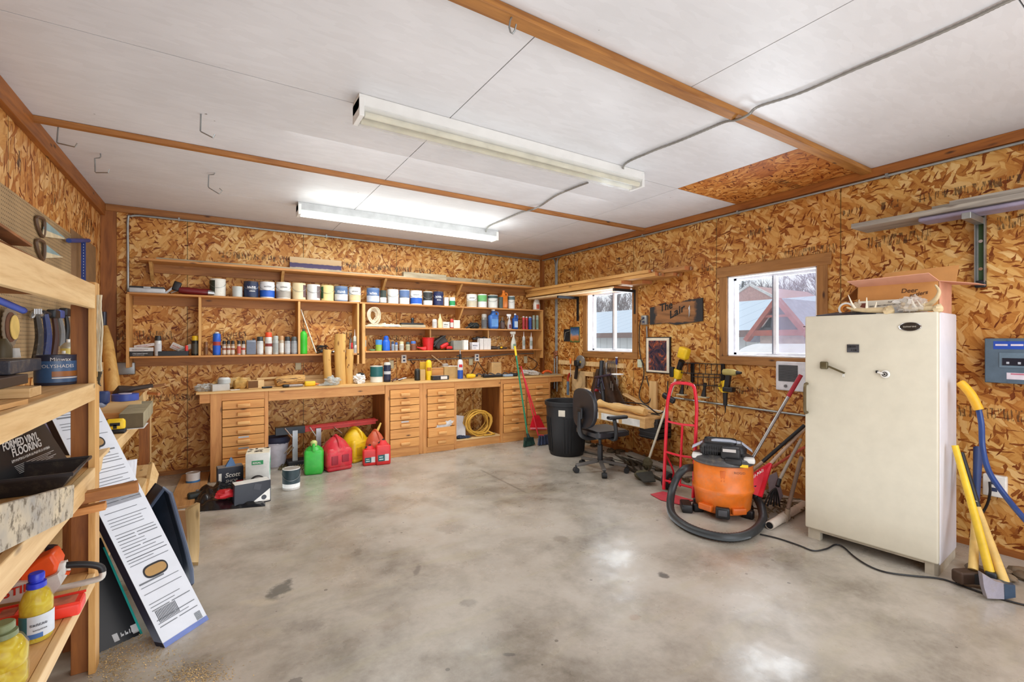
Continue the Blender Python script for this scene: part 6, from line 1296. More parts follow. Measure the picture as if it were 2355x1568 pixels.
# ---------------- shop vacuum ----------------
c=P(1662,1196,z=0); d=Vector((c.x,c.y,0)).normalized(); vx,vy=(c+d*.21).x,(c+d*.21).y; an=math.atan2(-vy,-vx)
T_=thing('shop_vacuum','orange and black shop vacuum with its hose looped round it on the floor','vacuum',(vx,vy,0),an+pi/2) # local -y faces camera
OR=pm(228,118,34,.4,dirt=.22)
mb(OR).lathe([(0,.04),(.20,.04),(.222,.07),(.236,.20),(.248,.215),(.25,.235),(.24,.25),(.243,.35),(.236,.445),(.225,.46)],(0,0,0),40).build('drum',T_,local=True)
m=mb(pm(206,98,24,.45)).rbox((0,-.222,.37),(.045,.04,.1),.01).rbox((.12,-.20,.09),(.12,.05,.05),.01,(0,0,.5)).rbox((-.13,-.20,.09),(.12,.05,.05),.01,(0,0,-.55)).build('drum_rib',T_,local=True)
mb(BLACK).rbox((0,-.235,.07),(.11,.06,.09),.015).m(pm(70,70,74,.4)).rbox((0,-.268,.075),(.07,.01,.05),.006).build('caster_mount',T_,local=True)
m=mb(BLACK)
for a_ in (20,160,200,340): mb(BLACK).rbox((cos(R(a_))*.21,sin(R(a_))*.21,.035),(.09,.06,.07),.015,(0,0,R(a_))).build('foot',T_,local=True)
mb(pm(70,70,72,.4,dirt=.3)).lathe([(.245,.45),(.256,.46),(.258,.475),(.245,.5),(.19,.525),(0,.53)],(0,0,0),40).build('lid_rim',T_,local=True)
mb(BLACK).rbox((.0,0,.565),(.37,.32,.10),.06,k=5).rbox((-.02,0,.60),(.26,.24,.04),.05,k=5).build('motor_head',T_,local=True)
m=mb(pm(38,38,42,.5)); 
for i in range(9): m.box(-.15+i*.013,-.165,.53,-.144+i*.013,-.145,.60)
m.build('vent',T_,local=True)
mb(pm(186,196,212,.3)).prism([(-.25,-.03,.555),(-.17,-.03,.60),(-.06,-.03,.628),(.06,-.03,.630),(.16,-.03,.612),(.23,-.03,.56),(.235,-.03,.545),(.16,-.03,.598),(.06,-.03,.617),(-.06,-.03,.615),(-.17,-.03,.585),(-.25,-.03,.54)],(0,.09,0)).build('carry_handle',T_,local=True,bev=.006)
mb(BLACK).rbox((.06,-.17,.555),(.15,.10,.10),.02).rbox((.08,-.22,.50),(.13,.06,.05),.015).build('switch_box',T_,local=True)
mb(pm(196,190,186,.4)).box(.0,-.222,.575,.10,-.2205,.60).m(YEL).box(.13,-.232,.462,.19,-.2305,.485).m(pm(40,30,30,.5)).text('RIDGID',(.085,-.247,.405),(1,.25,0),(0,0,1),.026).build('label',T_,local=True)
mb(WHITE).rbox((.20,-.12,.50),(.09,.08,.04),.012).rbox((-.20,-.1,.50),(.09,.07,.04),.012).build('latch',T_,local=True)
hs=mb(pm(42,46,48,.42)); Mi=MWX[T_.name]
pts=smooth([P(1597,1075,x=vx-.1),P(1575,1078,z=.36),P(1556,1100,z=.26),P(1543,1140,z=.12),P(1545,1180,z=.045),P(1575,1208,z=.035),P(1625,1228,z=.035),P(1680,1236,z=.035),P(1725,1226,z=.035),P(1752,1200,z=.04),P(1752,1170,z=.09),P(1738,1140,z=.15)],14)
rr=[.031+.0028*(i%2) for i in range(len(pts))]
hs.tube(pts,.03,14,rr=rr).build('hose',T_,ang=60)
m=mb(BLACK).cyl(P(1738,1142,z=.15),P(1733,1115,z=.25),.033,.028,14).cyl(P(1598,1078,x=vx-.12),P(1612,1072,x=vx-.08),.036,.04,14).build('hose_cuff',T_)
c=P(1578,1165,z=.03); tag(mb(BLACK).rbox((c.x,c.y,.035),(.17,.09,.07),.015,(0,0,.8)).build('floor_nozzle',base=True),'black vacuum floor nozzle lying left of the orange drum','nozzle')
# ---------------- tools between vacuum and freezer ----------------
def rod(T_,name,a,b,r,mat,r1=None): mb(mat).cyl(a,b,r,r1,10).build(name,T_)
# grey scraper with red grip
T_=thing('floor_scraper','long steel-handled scraper with a red grip leaning on the freezer','scraper',tuple(P(1718,1080,x=4.15))); a=P(1712,1085,x=4.0);b=P(1842,862,x=4.35); k=.22; rod(T_,'handle',a,b+(a-b)*k,.014,STEEL); rod(T_,'grip',b+(a-b)*k,b,.018,pm(176,34,50,.45))
mb(pm(170,150,120,.5)).bar(a+Vector((0,0,-.0)),a-(b-a).normalized()*.45,.02,.01).build('lower_handle',T_)
T_=thing('shop_broom','black-handled pole leaning up behind the freezer from the vacuum','broom',tuple(P(1728,1075,x=4.1))); a=P(1712,1098,x=4.0);b=P(1850,978,x=4.45); rod(T_,'handle',a+(b-a)*.3,b,.016,BLACK); rod(T_,'lower_handle',a,a+(b-a)*.3,.015,pm(196,176,150,.6)); rod(T_,'tip',a,a-(b-a).normalized()*.3,.013,pm(196,176,150,.6))
T_=thing('snow_shovel','bright red plastic shovel with a wooden handle between the vacuum and freezer','shovel',tuple(P(1740,1140,x=4.0))); a=P(1770,1068,x=4.1);b=P(1850,985,x=4.5); rod(T_,'handle',a,b,.014,pm(206,182,158,.6)); 
RS=pm(226,34,56,.42); s1=P(1772,1066,x=4.1); s2=P(1722,1098,x=3.9); s3=P(1732,1136,x=3.88); s4=P(1748,1142,x=3.9)
mb(RS).prism([s1,s2,s3,s4],(.03,.01,0)).bar(s1,s2,.02,.02).bar(s1,s4,.03,.02).build('blade',T_); mb(WHITE).scrib(tuple(P(1726,1104,x=3.9)+Vector((-.012,-.004,0))),tuple((P(1755,1084,x=3.98)-P(1726,1104,x=3.9))),(0,0,1),.14,.03,7,lift=.004).build('lettering',T_)
T_=thing('garden_rake','red fibreglass handle leaning low behind the red shovel','rake',tuple(P(1790,1075,x=4.3))); rod(T_,'handle',P(1775,1075,x=4.2),P(1850,1028,x=4.5),.012,pm(206,96,70,.5))
T_=thing('grass_hook','grey-handled tool with a dark pronged head leaning left of the freezer','garden tool',tuple(P(1780,1130,x=4.1))); a=P(1793,1102,x=4.05);b=P(1842,1010,x=4.4); rod(T_,'handle',a,b,.013,pm(176,168,154,.5)); rod(T_,'ferrule',a,P(1788,1118,x=4.0),.017,BLACK)
m=mb(BLACK)
for i in range(6): e=P(1758+i*7,1160+4*(i%2),x=3.95+.03*i); s_=P(1784,1122,x=4.0); m.tube(smooth([s_,(s_+e)/2+Vector((0,0,.03)),e],3),.007,6)
m.build('prong',T_)
T_=thing('spade','old wooden-handled spade with a grey blade leaning between freezer and wall','spade',tuple(P(1805,1150,x=4.1))); a=P(1812,1170,x=4.0);b=P(1843,1050,x=4.2); rod(T_,'handle',a,b,.016,pm(132,112,96,.7,dirt=.3)); mb(pm(150,142,150,.5,.3)).prism([P(1765,1095,x=4.3),P(1785,1085,x=4.3),P(1800,1140,x=4.25),P(1790,1160,x=4.25),P(1770,1140,x=4.25)],(.01,0,0)).build('blade',T_); rod(T_,'socket',a,P(1806,1200,x=3.98),.02,pm(166,150,130,.6))
a=P(1770,1208,z=.035);b=P(1850,1160,z=.035); m=mb(pm(206,194,180,.5)).cyl(a,b,.033,None,18).m(BLACK).cyl(a+(a-b).normalized()*.001,a+(a-b).normalized()*.002,.026,None,16).m(pm(196,184,168,.5)).cyl(a+(b-a)*.3,a+(b-a)*.45,.037,None,18)
tag(m.build('plastic_pipe',base=True),'pale plastic pipe lying on the floor beside the freezer foot','pipe')
m=mb(pm(112,92,66,.9)); rnd=random.Random(4)
for i in range(22): c=P(rnd.uniform(1752,1812),rnd.uniform(1150,1178),z=.03); m.tube(smooth([c,c+Vector((rnd.uniform(-.12,.12),rnd.uniform(-.12,.12),rnd.uniform(0,.05))),c+Vector((rnd.uniform(-.2,.2),rnd.uniform(-.2,.2),0))],3),.006,5)
tag(m.build('twig_heap',base=True),'heap of dry twigs on the floor left of the freezer','twigs',kind='stuff')
# ---------------- freezer ----------------
FL=Vector((3.79,1.82,0)); FRr=Vector((3.847,1.059,0)); dF=(FRr-FL); wF=dF.length; rzF=math.atan2(dF.y,dF.x); HF=1.684; DF=.50
T_=thing('freezer','tall cream-white upright freezer with magnets on its door','freezer',tuple((FL+FRr)/2),rzF); FZ=T_  # local x: left->right as seen, local +y: towards wall
CR=pm(214,208,189,.36,var=.03); CRW=pm(222,222,230,.4,var=.03,dirt=.03)
mb(CRW).rbox((0,.05+(DF-.05)/2,.06+(HF-.06)/2),(wF,DF-.05,HF-.06),.012,k=3).build('cabinet',T_,local=True)
mb(CR).rbox((0,.022,.085+(HF-.085)/2),(wF+.002,.044,HF-.085),.01,k=3).build('door',T_,local=True)
mb(pm(190,182,164,.5)).box(-wF/2+.01,.03,.0,-wF/2+.09,.08,.085).box(wF/2-.07,.03,0,wF/2-.004,.08,.085).box(-wF/2+.09,.035,.06,wF/2-.07,.07,.085).prism([(wF/2-.004,.03,0),(wF/2-.004,.48,.0),(wF/2-.004,.48,.08),(wF/2-.004,.03,.08)],(-.02,0,0)).box(-wF/2+.01,.08,0,-wF/2+.03,.45,.08).build('plinth',T_,local=True)
def fl(u,v,yl=0.):  # sight line onto the freezer door plane, local coordinates
    n=Vector((-dF.y,dF.x,0)).normalized(); a=(u-CX)/F;b=(CY-v)/F; d_=Vector((fx+a*rx,fy+a*ry,b)); o_=Vector((0,0,H)); s_=FL+n*yl
    t_=(s_-o_).dot(n)/d_.dot(n); p=o_+d_*t_; return MWX[FZ.name].inverted()@p
h0=fl(1856,882);h1_=fl(1856,948); mb(pm(112,98,72,.35,.5)).tube(smooth([(h0.x,-.0,h0.z),(h0.x,-.035,h0.z-.01),(h0.x,-.04,(h0.z+h1_.z)/2),(h0.x,-.035,h1_.z+.01),(h0.x,0,h1_.z)],4),.011,8).build('door_handle',T_,local=True)
c=fl(2093,751); mb(pm(60,54,48,.3,.4)).lathe([(0,.004),(.052,.004),(.06,0)],(c.x,-.001,c.z),28,ax=(0,-1,0),sy=.5).m(CHROME).lathe([(.052,.003),(.058,.006),(.06,0)],(c.x,-.001,c.z),28,ax=(0,-1,0),sy=.5).m(pm(190,184,170,.4)).scrib((c.x-.034,-.006,c.z-.004),(1,0,0),(0,0,1),.068,.009,4).build('badge',T_,local=True)
c=fl(1850,751); mb(BLACK).rbox((c.x,-.002,c.z),(.016,.004,.006),.002).build('hinge_hole',T_,local=True)
def onfridge(p): return MWX[FZ.name]@Vector(p)
c=fl(1962,801); T2_=thing('fridge_magnet','dark square picture magnet high on the freezer door','magnet',tuple(onfridge((c.x,-.003,c.z))),rzF); mb(pm(70,70,74,.5,var=.4)).box(-.036,-.003,-.028,.036,.002,.028).m(pm(24,24,26,.5)).scrib((-.03,-.0032,.006),(1,0,0),(0,0,1),.05,.014,2).scrib((-.01,-.0032,-.018),(1,0,0),(0,0,1),.036,.012,3).build('picture',T2_,local=True)
c=fl(1908,842); T2_=thing('magnetic_hook','olive magnetic clip with a short bar holding a wire loop on the freezer door','magnet',tuple(onfridge((c.x,-.012,c.z))),rzF); OL=pm(96,86,58,.4,.3); mb(OL).rbox((-.03,-.005,.006),(.05,.03,.055),.01).build('clip',T2_,local=True); mb(OL).bar((0,-.008,.0),(.10,-.008,-.045),.014,.012).build('bar',T2_,local=True); mb(STEEL).tube([(.093,-.01,-.045),(.09,-.012,-.07),(.096,-.012,-.075),(.1,-.012,-.07),(.096,-.01,-.045)],.0012,4).build('wire_loop',T2_,local=True)
c=fl(2032,860); T2_=thing('magnetic_dial','round white dial magnet with a dark ring on the freezer door','magnet',tuple(onfridge((c.x,-.006,c.z))),rzF); mb(WHITE).lathe([(0,.012),(.022,.012),(.027,.005),(.027,0)],(.01,.004,0),24,ax=(0,-1,0)).bar((.0,-.002,.004),(-.03,-.002,.012),.02,.01).build('dial_body',T2_,local=True); mb(BLACK).lathe([(.011,.014),(.016,.0145),(.016,.013),(.011,.013)],(.01,.003,0),20,ax=(0,-1,0)).cyl((.01,-.012,0),(.01,-.014,0),.006,None,12).rbox((-.034,-.003,.014),(.016,.01,.018),.004).build('dial_ring',T2_,local=True)
# cardboard box on the freezer
MF=MWX[FZ.name]
T_=thing('cardboard_box','open cardboard box with raised flaps and handwriting on top of the freezer','box',tuple(MF@Vector((.1,.35,HF))),rzF); bxL=fl(1972,700,.18).x; bxR=fl(2160,700,.18).x; yo=.18; ht_=.21; CBX=pm(204,146,84,.8,var=.06); CBI=pm(176,122,66,.8,var=.06); PKC=pm(214,156,128,.8,var=.06)
T_.location=MF@Vector(((bxL+bxR)/2,yo,HF)); MWX[T_.name]=Matrix.Translation(T_.location)@Euler((0,0,rzF)).to_matrix().to_4x4(); w2=(bxR-bxL)/2; dp=.34
mb(CBX).box(-w2,0,.0,w2,.004,ht_).box(-w2,dp-.004,0,w2,dp,ht_).box(-w2,0,0,-w2+.004,dp,ht_).box(-w2,0,0,w2,dp,.004).m(PKC).box(w2-.004,0,0,w2,dp,ht_).build('box_body',T_,local=True)
mb(PKC).prism([(-w2,.0,ht_),(w2,.0,ht_),(w2-.03,-.11,ht_+.045),(-w2-.03,-.11,ht_+.035)],(0,0,.004)).build('front_flap',T_,local=True)
mb(CBX).prism([(-w2+.02,dp,ht_),(w2+.02,dp,ht_),(w2+.03,dp+.05,ht_+.14),(-w2+.06,dp+.05,ht_+.13)],(0,.004,0)).build('back_flap',T_,local=True)
mb(CBI).prism([(-w2,0.0,ht_),(-w2,dp,ht_),(-w2-.12,dp,ht_-.07),(-w2-.12,.03,ht_-.10)],(0,0,.004)).build('left_flap',T_,local=True)
mb(PKC).prism([(w2,0.01,ht_),(w2,dp,ht_),(w2+.17,dp,ht_-.02),(w2+.17,.05,ht_-.03)],(0,0,.004)).build('right_flap',T_,local=True)
m=mb(pm(92,58,34,.7)).text('Deer',(w2*.12,-.0006,ht_*.70),(1,0,-.02),(0,0,1),.042,.15,bold=.001).text('antlers',(w2*.32,-.0006,ht_*.54),(1,0,.18),(0,0,1),.036,.15,bold=.001).m(pm(110,70,60,.7)).scrib((-w2*.3,-.06,ht_+.022),(1,0,.02),(0,-.9,.35),.14,.016,5,lift=-.003)
m.build('handwriting',T_,local=True)
# printed long carton, antlers, bag, folder
def onF(p): return MF@Vector(p)
c=fl(2030,700,.1); T_=thing('long_carton','white printed carton lying in front of the cardboard box on the freezer','box',tuple(onF((c.x,.13,HF))),rzF); mb(pm(226,220,204,.5)).box(-.14,-.03,.0,.14,.035,.10).m(pm(120,66,54,.5)).box(-.133,-.0308,.045,-.09,-.030,.085).m(pm(60,60,70,.5)).text('NATIONAL',(.03,-.0309,.078),(1,0,.06),(0,0,1),.018).scrib((-.075,-.0309,.055),(1,0,.05),(0,0,1),.19,.009,6).m(pm(206,212,216,.5)).box(-.08,-.0306,.008,.12,-.030,.045).build('carton_body',T_,local=True)
ANT=pm(214,192,150,.6,var=.2); TIP=pm(240,232,210,.5)
def antler(label,pts,r,tines):
    pw=[onF(p) for p in pts]; s_=smooth(pw,6); n=len(s_); T_=thing('antler',label,'antler',tuple(s_[0])); mb(ANT).tube(s_,r,10,rr=[r*(1.25 if i==0 else 1)*(1-.75*(i/(n-1))**1.5) for i in range(n)]).blob(s_[0],(r*1.7,r*1.5,r*1.5),3,.4,3,10,8).build('main_beam',T_)
    for i,(k,d_) in enumerate(tines): b_=s_[int(k*(n-1))]; e=b_+(MF.to_3x3()@Vector(d_)); md=(b_+e)/2+Vector((0,0,-.012)); q=smooth([b_,md,e],5); mb(TIP).tube(q,r*.5,8,rr=[r*.55*(1-.85*j/(len(q)-1)) for j in range(len(q))]).build('tine',T_)
y_=.03; z_=HF+.022
def fx_(u): return fl(u,715,.04).x
antler('forked pale antler at the front left of the freezer top',[(fx_(2045),y_,z_),(fx_(2015),y_,z_+.005),(fx_(1985),y_,z_+.01),(fx_(1962),y_+.01,z_+.02),(fx_(1948),y_,z_+.035)],.021,[(.45,(.0,.0,.09)),(.7,(-.05,.01,.11)),(.3,(.01,.03,.06))])
antler('long antler curving up at the right front corner of the freezer top',[(fx_(2158),y_,z_),(fx_(2125),y_,z_+.002),(fx_(2095),y_+.01,z_+.005),(fx_(2070),y_+.02,z_+.02)],.018,[(.3,(-.05,.02,.06)),(.55,(-.03,.0,.08))])
antler('smooth curved antler point rising beside the cardboard box side',[(fx_(2100),y_+.05,z_+.0),(fx_(2125),y_+.05,z_+.02),(fx_(2148),y_+.04,z_+.06),(fx_(2157),y_+.04,z_+.11),(fx_(2148),y_+.04,z_+.155)],.019,[(.15,(.03,.0,.05))])
BAG=glass('bag_film',(232,226,218),.2,.38); o=mb(BAG).blob(onF((fx_(2095),.07,HF+.055)),(.13,.07,.055),8,.5,3.2,26,16,flat=HF+.002); T_=o.build('clear_bag',base=True,ang=25); tag(T_,'clear plastic bag of small antler pieces in the middle of the freezer top','bag')
m=mb(ANT); rnd=random.Random(8)
for i in range(14): m.blob(onF((fx_(rnd.uniform(2068,2120)),.07+rnd.uniform(-.02,.03),HF+.02+rnd.random()*.04)),(.016,.014,.014),i,.4,3,8,6)
tag(m.build('antler_pieces',base=True),'small antler pieces inside the clear bag on the freezer','antler pieces',kind='stuff')
tag(mb(pm(46,52,66,.5)).prism([onF((-wF/2+.06,.04,HF+.002)),onF((fx_(2010),.03,HF+.002)),onF((fx_(2005),.2,HF+.012)),onF((fx_(1960),.18,HF+.045)),onF((-wF/2+.12,.2,HF+.012))],(0,0,.006)).build('folder',base=True),'dark blue-grey folder lying under the antlers at the left of the freezer top','folder')
c=onF((fx_(1937),.12,HF+.05)); T_=thing('tape_roll','small white and orange roll standing behind the dark folder','tape',(c.x,c.y,HF+.02)); mb(pm(222,140,50,.5)).lathe([(.02,-.02),(.042,-.02),(.042,.02),(.02,.02),(.02,-.02)],tuple(c),24,ax=(1,.3,0)).build('roll',T_); mb(WHITE).lathe([(.035,-.021),(.048,-.021),(.048,-.024),(.035,-.024)],tuple(c),24,ax=(1,.3,0)).build('flange',T_)
tag(mb(pm(206,190,164,.6)).blob(onF((fx_(1965),.12,HF+.05)),(.05,.04,.05),13,.5,3,14,10,flat=HF+.01).build('paper_bundle',base=True),'crumpled tan paper bundle beside the left antler on the freezer','paper')
# shelf high on the right wall
a=W(1957,518,.30); 
zS=P(1957,520,x=XR-.3).z; yS=P(1957,520,x=XR-.3).y
T_=thing('wall_plank_shelf','weathered grey plank shelf high on the window wall at right','shelf',(XR-.15,yS-1,zS)); mb(GREYY).box(XR-.30,-1.5,zS-.02,XR-.004,yS,zS+.018).build('plank',T_,bev=.003)
tag(mb(pm(150,142,164,.6,.1)).box(XR-.27,-1.2,zS-.055,XR-.10,yS-.42,zS-.021).build('under_plank',base=True,bev=.012),'purple-grey rounded plank fixed under the weathered shelf','plank')
tag(mb(GREYY).box(XR-.12,-1.2,zS+.019,XR-.03,P(2145,465,x=XR-.1).y,zS+.075).build('grey_timber',base=True),'lower grey timber lying on the weathered wall shelf','plank')
tag(mb(GREYY).box(XR-.26,-1.3,zS+.019,XR-.14,P(2190,455,x=XR-.2).y,zS+.06).build('grey_timber',base=True),'front grey timber lying on the weathered wall shelf','plank')
b_=W(2255,650,.02); t_=W(2255,505,.02); T_=thing('shelf_bracket','steel channel bracket holding the weathered shelf beside the freezer','bracket',(XR-.02,b_.y,b_.z))
mb(GALV).box(XR-.045,b_.y-.028,b_.z,XR-.002,b_.y-.022,zS-.03).box(XR-.045,b_.y+.022,b_.z,XR-.002,b_.y+.028,zS-.03).box(XR-.006,b_.y-.028,b_.z,XR-.002,b_.y+.028,zS-.03).build('wall_channel',T_)
m=mb(pm(60,90,50,.6)).box(XR-.012,b_.y-.012,b_.z+.02,XR-.0062,b_.y+.012,zS-.06).m(CHROME)
for i in range(3): m.cyl((XR-.012,b_.y,b_.z+.1+.2*i),(XR-.018,b_.y,b_.z+.1+.2*i),.012,None,10)
m.build('bolt',T_); mb(GALV).box(XR-.34,b_.y-.024,zS-.10,XR-.04,b_.y+.024,zS-.056).build('arm',T_,bev=.003)
mb(DARKM).rbox((XR-.02,b_.y,b_.z-.01),(.04,.06,.05),.01).build('end_cap',T_)
# electrical panel
a=W(2265,778,.06);b=W(2400,886,.06); T_=thing('electrical_panel','grey electrical breaker panel on the wall at the right edge','breaker panel',(XR-.04,(a.y+b.y)/2,b.z)); y1=a.y;y0=b.y;z0,z1=b.z,a.z
EP=pm(92,112,128,.35,.2); mb(pm(70,84,96,.4)).box(XR-.06,y0+.01,z0+.01,XR-.001,y1-.01,z1-.01).build('back_box',T_); mb(EP).box(XR-.068,y0,z0,XR-.058,y1,z1).build('cover',T_,bev=.004)
m=mb(pm(104,126,142,.35)).box(XR-.072,y0+.03,z0+.11,XR-.067,y1-.075,z1-.10).m(pm(16,22,40,.3)).box(XR-.075,y0+.04,z0+.125,XR-.0715,y1-.09,z0+.175)
m.m(pm(190,196,206,.4))
for i in range(4): yy=y1-.11-i*.055; m.box(XR-.077,yy-.014,z0+.135,XR-.0745,yy,z0+.15)
m.build('breaker_row',T_)
m=mb(pm(34,76,176,.5)).box(XR-.0695,y0+.02,z1-.075,XR-.0675,y1-.045,z1-.02).m(pm(226,216,226,.5))
for i in range(4): yy=y1-.055-i*.075; m.box(XR-.071,yy-.06,z1-.052,XR-.069,yy,z1-.04)
m.box(XR-.0695,y0+.02,z0+.03,XR-.0675,y1-.11,z0+.075).m(pm(200,120,140,.5)).box(XR-.0705,y0+.03,z0+.062,XR-.069,y1-.13,z0+.072); m.build('label',T_)
m=mb(EP); 
for zz in (z0+.012,z1-.012): m.cyl((XR-.068,(y0+y1)/2+.02,zz),(XR-.074,(y0+y1)/2+.02,zz),.006,None,8)
m.build('screw',T_)
# axes etc. at right
AXY=pm(236,196,50,.45); AXP=pm(232,196,116,.5)
b=P(2278,1322,z=.1);t_=P(2196,1024,x=4.02)
T_=thing('splitting_maul','maul with a bright yellow handle leaning on the freezer side, nearest the freezer','axe',tuple(b)); pts=smooth([b,b+(t_-b)*.5+Vector((.01,0,0)),t_],4); mb(AXY).tube(pts,.02,10,rr=[.024-.006*i/(len(pts)-1) for i in range(len(pts))]).build('handle',T_)
mb(DARKM).rbox(b+Vector((0,0,-.02)),(.07,.05,.09),.01,(0,0,.3)).prism([b+Vector((-.02,0,-.06)),b+Vector((.03,.02,-.06)),b+Vector((-.02,.16,-.09)),b+Vector((-.06,.14,-.09))],(0,0,.06)).build('head',T_)
b=P(2312,1345,z=.07);md=P(2247,1165,x=4.15);t_=P(2210,1040,x=4.22)
T_=thing('felling_axe','axe with a pale yellow lower handle and black grip, its worn blade on the floor','axe',tuple(b)); mb(AXP).tube([b,md],.022,10,rr=[.026,.019]).build('handle',T_); mb(BLACK).tube([md,t_],.02,10,rr=[.021,.017]).build('grip',T_); mb(pm(226,222,206,.5)).bar(md+(b-md)*-.07+Vector((-.021,-.01,0)),md+(t_-md)*.12+Vector((-.02,-.01,0)),.01,.003).build('label',T_)
pb=[PD(u_,v_,2.69) for u_,v_ in ((2259,1318),(2263,1350),(2271,1376),(2312,1378),(2310,1342),(2288,1336))]; pp=[PD(u_,v_,2.69) for u_,v_ in ((2308,1342),(2310,1378),(2336,1374),(2335,1346))]
vv=Vector((.03,.025,0))
mb(pm(176,172,186,.45,.5,dirt=.35)).prism(pb,vv).build('blade',T_); mb(pm(66,86,110,.45,.4)).prism(pp,vv*1.4).build('poll',T_)
b=P(2238,1310,z=.1);t_=P(2250,1030,x=4.4); T_=thing('sledgehammer','dark blue handled sledgehammer standing behind the two yellow-handled axes','hammer',tuple(b)); md=b+(t_-b)*.38
mb(pm(34,56,104,.45)).tube([md,b+(t_-b)*.62,t_-(t_-b)*.0],.02,10,rr=[.016,.018,.026]).build('grip',T_); mb(AXP).tube([b,md],.02,10,rr=[.024,.019]).build('handle',T_); mb(pm(78,60,48,.5,.4)).rbox(b+Vector((-.01,.01,-.04)),(.19,.07,.075),.015,(0,0,-.5)).build('head',T_)
T_=thing('snow_pusher','long bent-handled snow pusher with blue shaft and yellow grip leaning on the freezer','shovel',tuple(P(2355,1200,x=4.1))); pts=smooth([P(2207,878,x=4.1),P(2232,905,x=4.1),P(2251,942,x=4.1)],5); mb(pm(236,178,40,.45)).tube(pts,.022,12,rr=[.02]+[.026]*(len(pts)-1)).build('grip',T_)
pts=smooth([P(2250,938,x=4.1),P(2257,975,x=4.1),P(2260,1030,x=4.1),P(2275,1085,x=4.05),P(2312,1140,x=4.0),P(2355,1192,x=3.9),P(2420,1262,x=3.8)],6); mb(pm(30,62,124,.35)).tube(pts,.0155,12).build('shaft',T_)
mb(BLU).prism([P(2410,1250,x=3.85),P(2440,1240,x=3.85),P(2470,1330,x=3.75),P(2400,1340,x=3.7)],(.01,0,0)).build('scoop',T_)
c=W(2291,1115,.0); outlet('outlet_box','white outlet box with two dark plugs low on the wall behind the axes',(XR-.001,c.y,c.z),(-1,0,0),(0,-1,0),.12,.15,.05,WHITE)
m=mb(BLACK).tube(smooth([W(2276,1108,.07),W(2277,1130,.09),W(2272,1155,.07),W(2262,1175,.06),W(2250,1190,.1)],5),.008,6); tag(m.build('freezer_cable',base=True),'black power cable hanging from the low outlet box behind the axes','cable')
m=mb(pm(120,104,84,.6,.2,var=.5)); rnd=random.Random(12)
for i in range(16): m.blob((rnd.uniform(4.15,4.6),rnd.uniform(.45,.98),.02),(.06,.035,.022),i,.5,3,8,6,flat=0.,rot=(0,0,rnd.random()*3))
tag(m.build('metal_scraps',base=True),'rusty metal scraps heaped on the floor behind the axe head','scrap',kind='stuff')
tag(mb(pm(214,118,48,.5)).blob((4.3,.60,.06),(.12,.1,.06),3,.3,2,flat=0.).build('orange_rag',base=True),'orange cloth on the floor at the right edge behind the axe','rag')
# floor cord
pts=smooth([P(u,v,z=.008) for u,v in ((1748,1228),(1790,1238),(1838,1254),(1870,1266),(1900,1262),(1922,1252),(1940,1258),(1965,1280),(2000,1302),(2040,1316),(2100,1324),(2160,1330),(2200,1342),(2280,1370),(2360,1392),(2450,1410))],6)
tag(mb(BLACK).tube(pts,.0055,6).build('power_cable',base=True),'thin black cord snaking over the concrete in front of the freezer','cord')
# ---------------- ceiling fittings ----------------
WT=pm(236,236,232,.4,var=.03); AGED=pm(232,226,196,.45); TUBE=emis('lit_fluorescent_tube',(245,255,248),3.5)
def fixture(x0,x1,y,label,lit):
    T_=thing('strip_light',label,'ceiling light',((x0+x1)/2,y,ZC)); hz=.085
    mb(pm(190,192,192,.5) if lit else WT).prism([(x0,y-.075,ZC-.001),(x0,y+.075,ZC-.001),(x0,y+.075,ZC-.075),(x0,y+.06,ZC-hz),(x0,y-.06,ZC-hz),(x0,y-.075,ZC-.075)],(x1-x0,0,0)).build('housing',T_,bev=.002)
    for s_ in (-1,1): mb(TUBE if lit else AGED).cyl((x0+.04,y+s_*.045,ZC-hz-.022),(x1-.04,y+s_*.045,ZC-hz-.022),.019,None,14).build('fluorescent_tube',T_)
    if not lit: mb(glass('clear_diffuser',(240,240,236),.2,.22)).prism([(x0+.03,y-.082,ZC-.07),(x0+.03,y-.07,ZC-.135),(x0+.03,y+.07,ZC-.135),(x0+.03,y+.082,ZC-.07),(x0+.03,y+.079,ZC-.07),(x0+.03,y+.067,ZC-.132),(x0+.03,y-.067,ZC-.132),(x0+.03,y-.079,ZC-.07)],(x1-x0-.06,0,0)).build('diffuser',T_)
    for xx in (x0,x1-.03): mb(WT).box(xx,y-.08,ZC-hz-.045,xx+.03,y+.08,ZC-.02).build('lamp_holder',T_,bev=.003)
a=P(797,262,z=ZC-.06);b=P(1455,412,z=ZC-.06); fixture(.70,3.10,2.86,'long white strip light, unlit with a yellowed clear cover, nearest the camera',False)
fixture(.71,3.13,5.37,'lit fluorescent strip light near the back wall',True)
FLX=pm(150,148,142,.4,.5)
def flex(pts,label,r=.0075):
    s_=smooth(pts,14); m=mb(FLX).tube(s_,r,8,rr=[r*(1 if i%2 else 1.22) for i in range(len(s_))]); tag(m.build('flexible_conduit',base=True,ang=60),label,'conduit')
z=ZC-.014
flex([P(u,v,z=z) for u,v in ((2420,-40),(2320,2),(2230,45),(2100,103),(1960,162),(1840,214),(1745,245))]+[P(1722,263,z=ZC-.055),P(1695,275,z=ZC-.055),P(1668,280,z=z)]+[P(u,v,z=z) for u,v in ((1620,300),(1560,325),(1490,352),(1435,380))]+[Vector((3.0,2.88,ZC-.05))],'long ribbed metal conduit crossing the ceiling and batten to the unlit strip light')
flex([P(1352,420,z=z),P(1320,432,z=z),P(1278,450,z=z),P(1245,472,z=z),P(1224,482,z=ZC-.055),P(1200,488,z=z),P(1160,505,z=z),P(1125,520,z=z),Vector((2.95,5.32,ZC-.04))],'short ribbed conduit running over the far batten to the lit strip light')
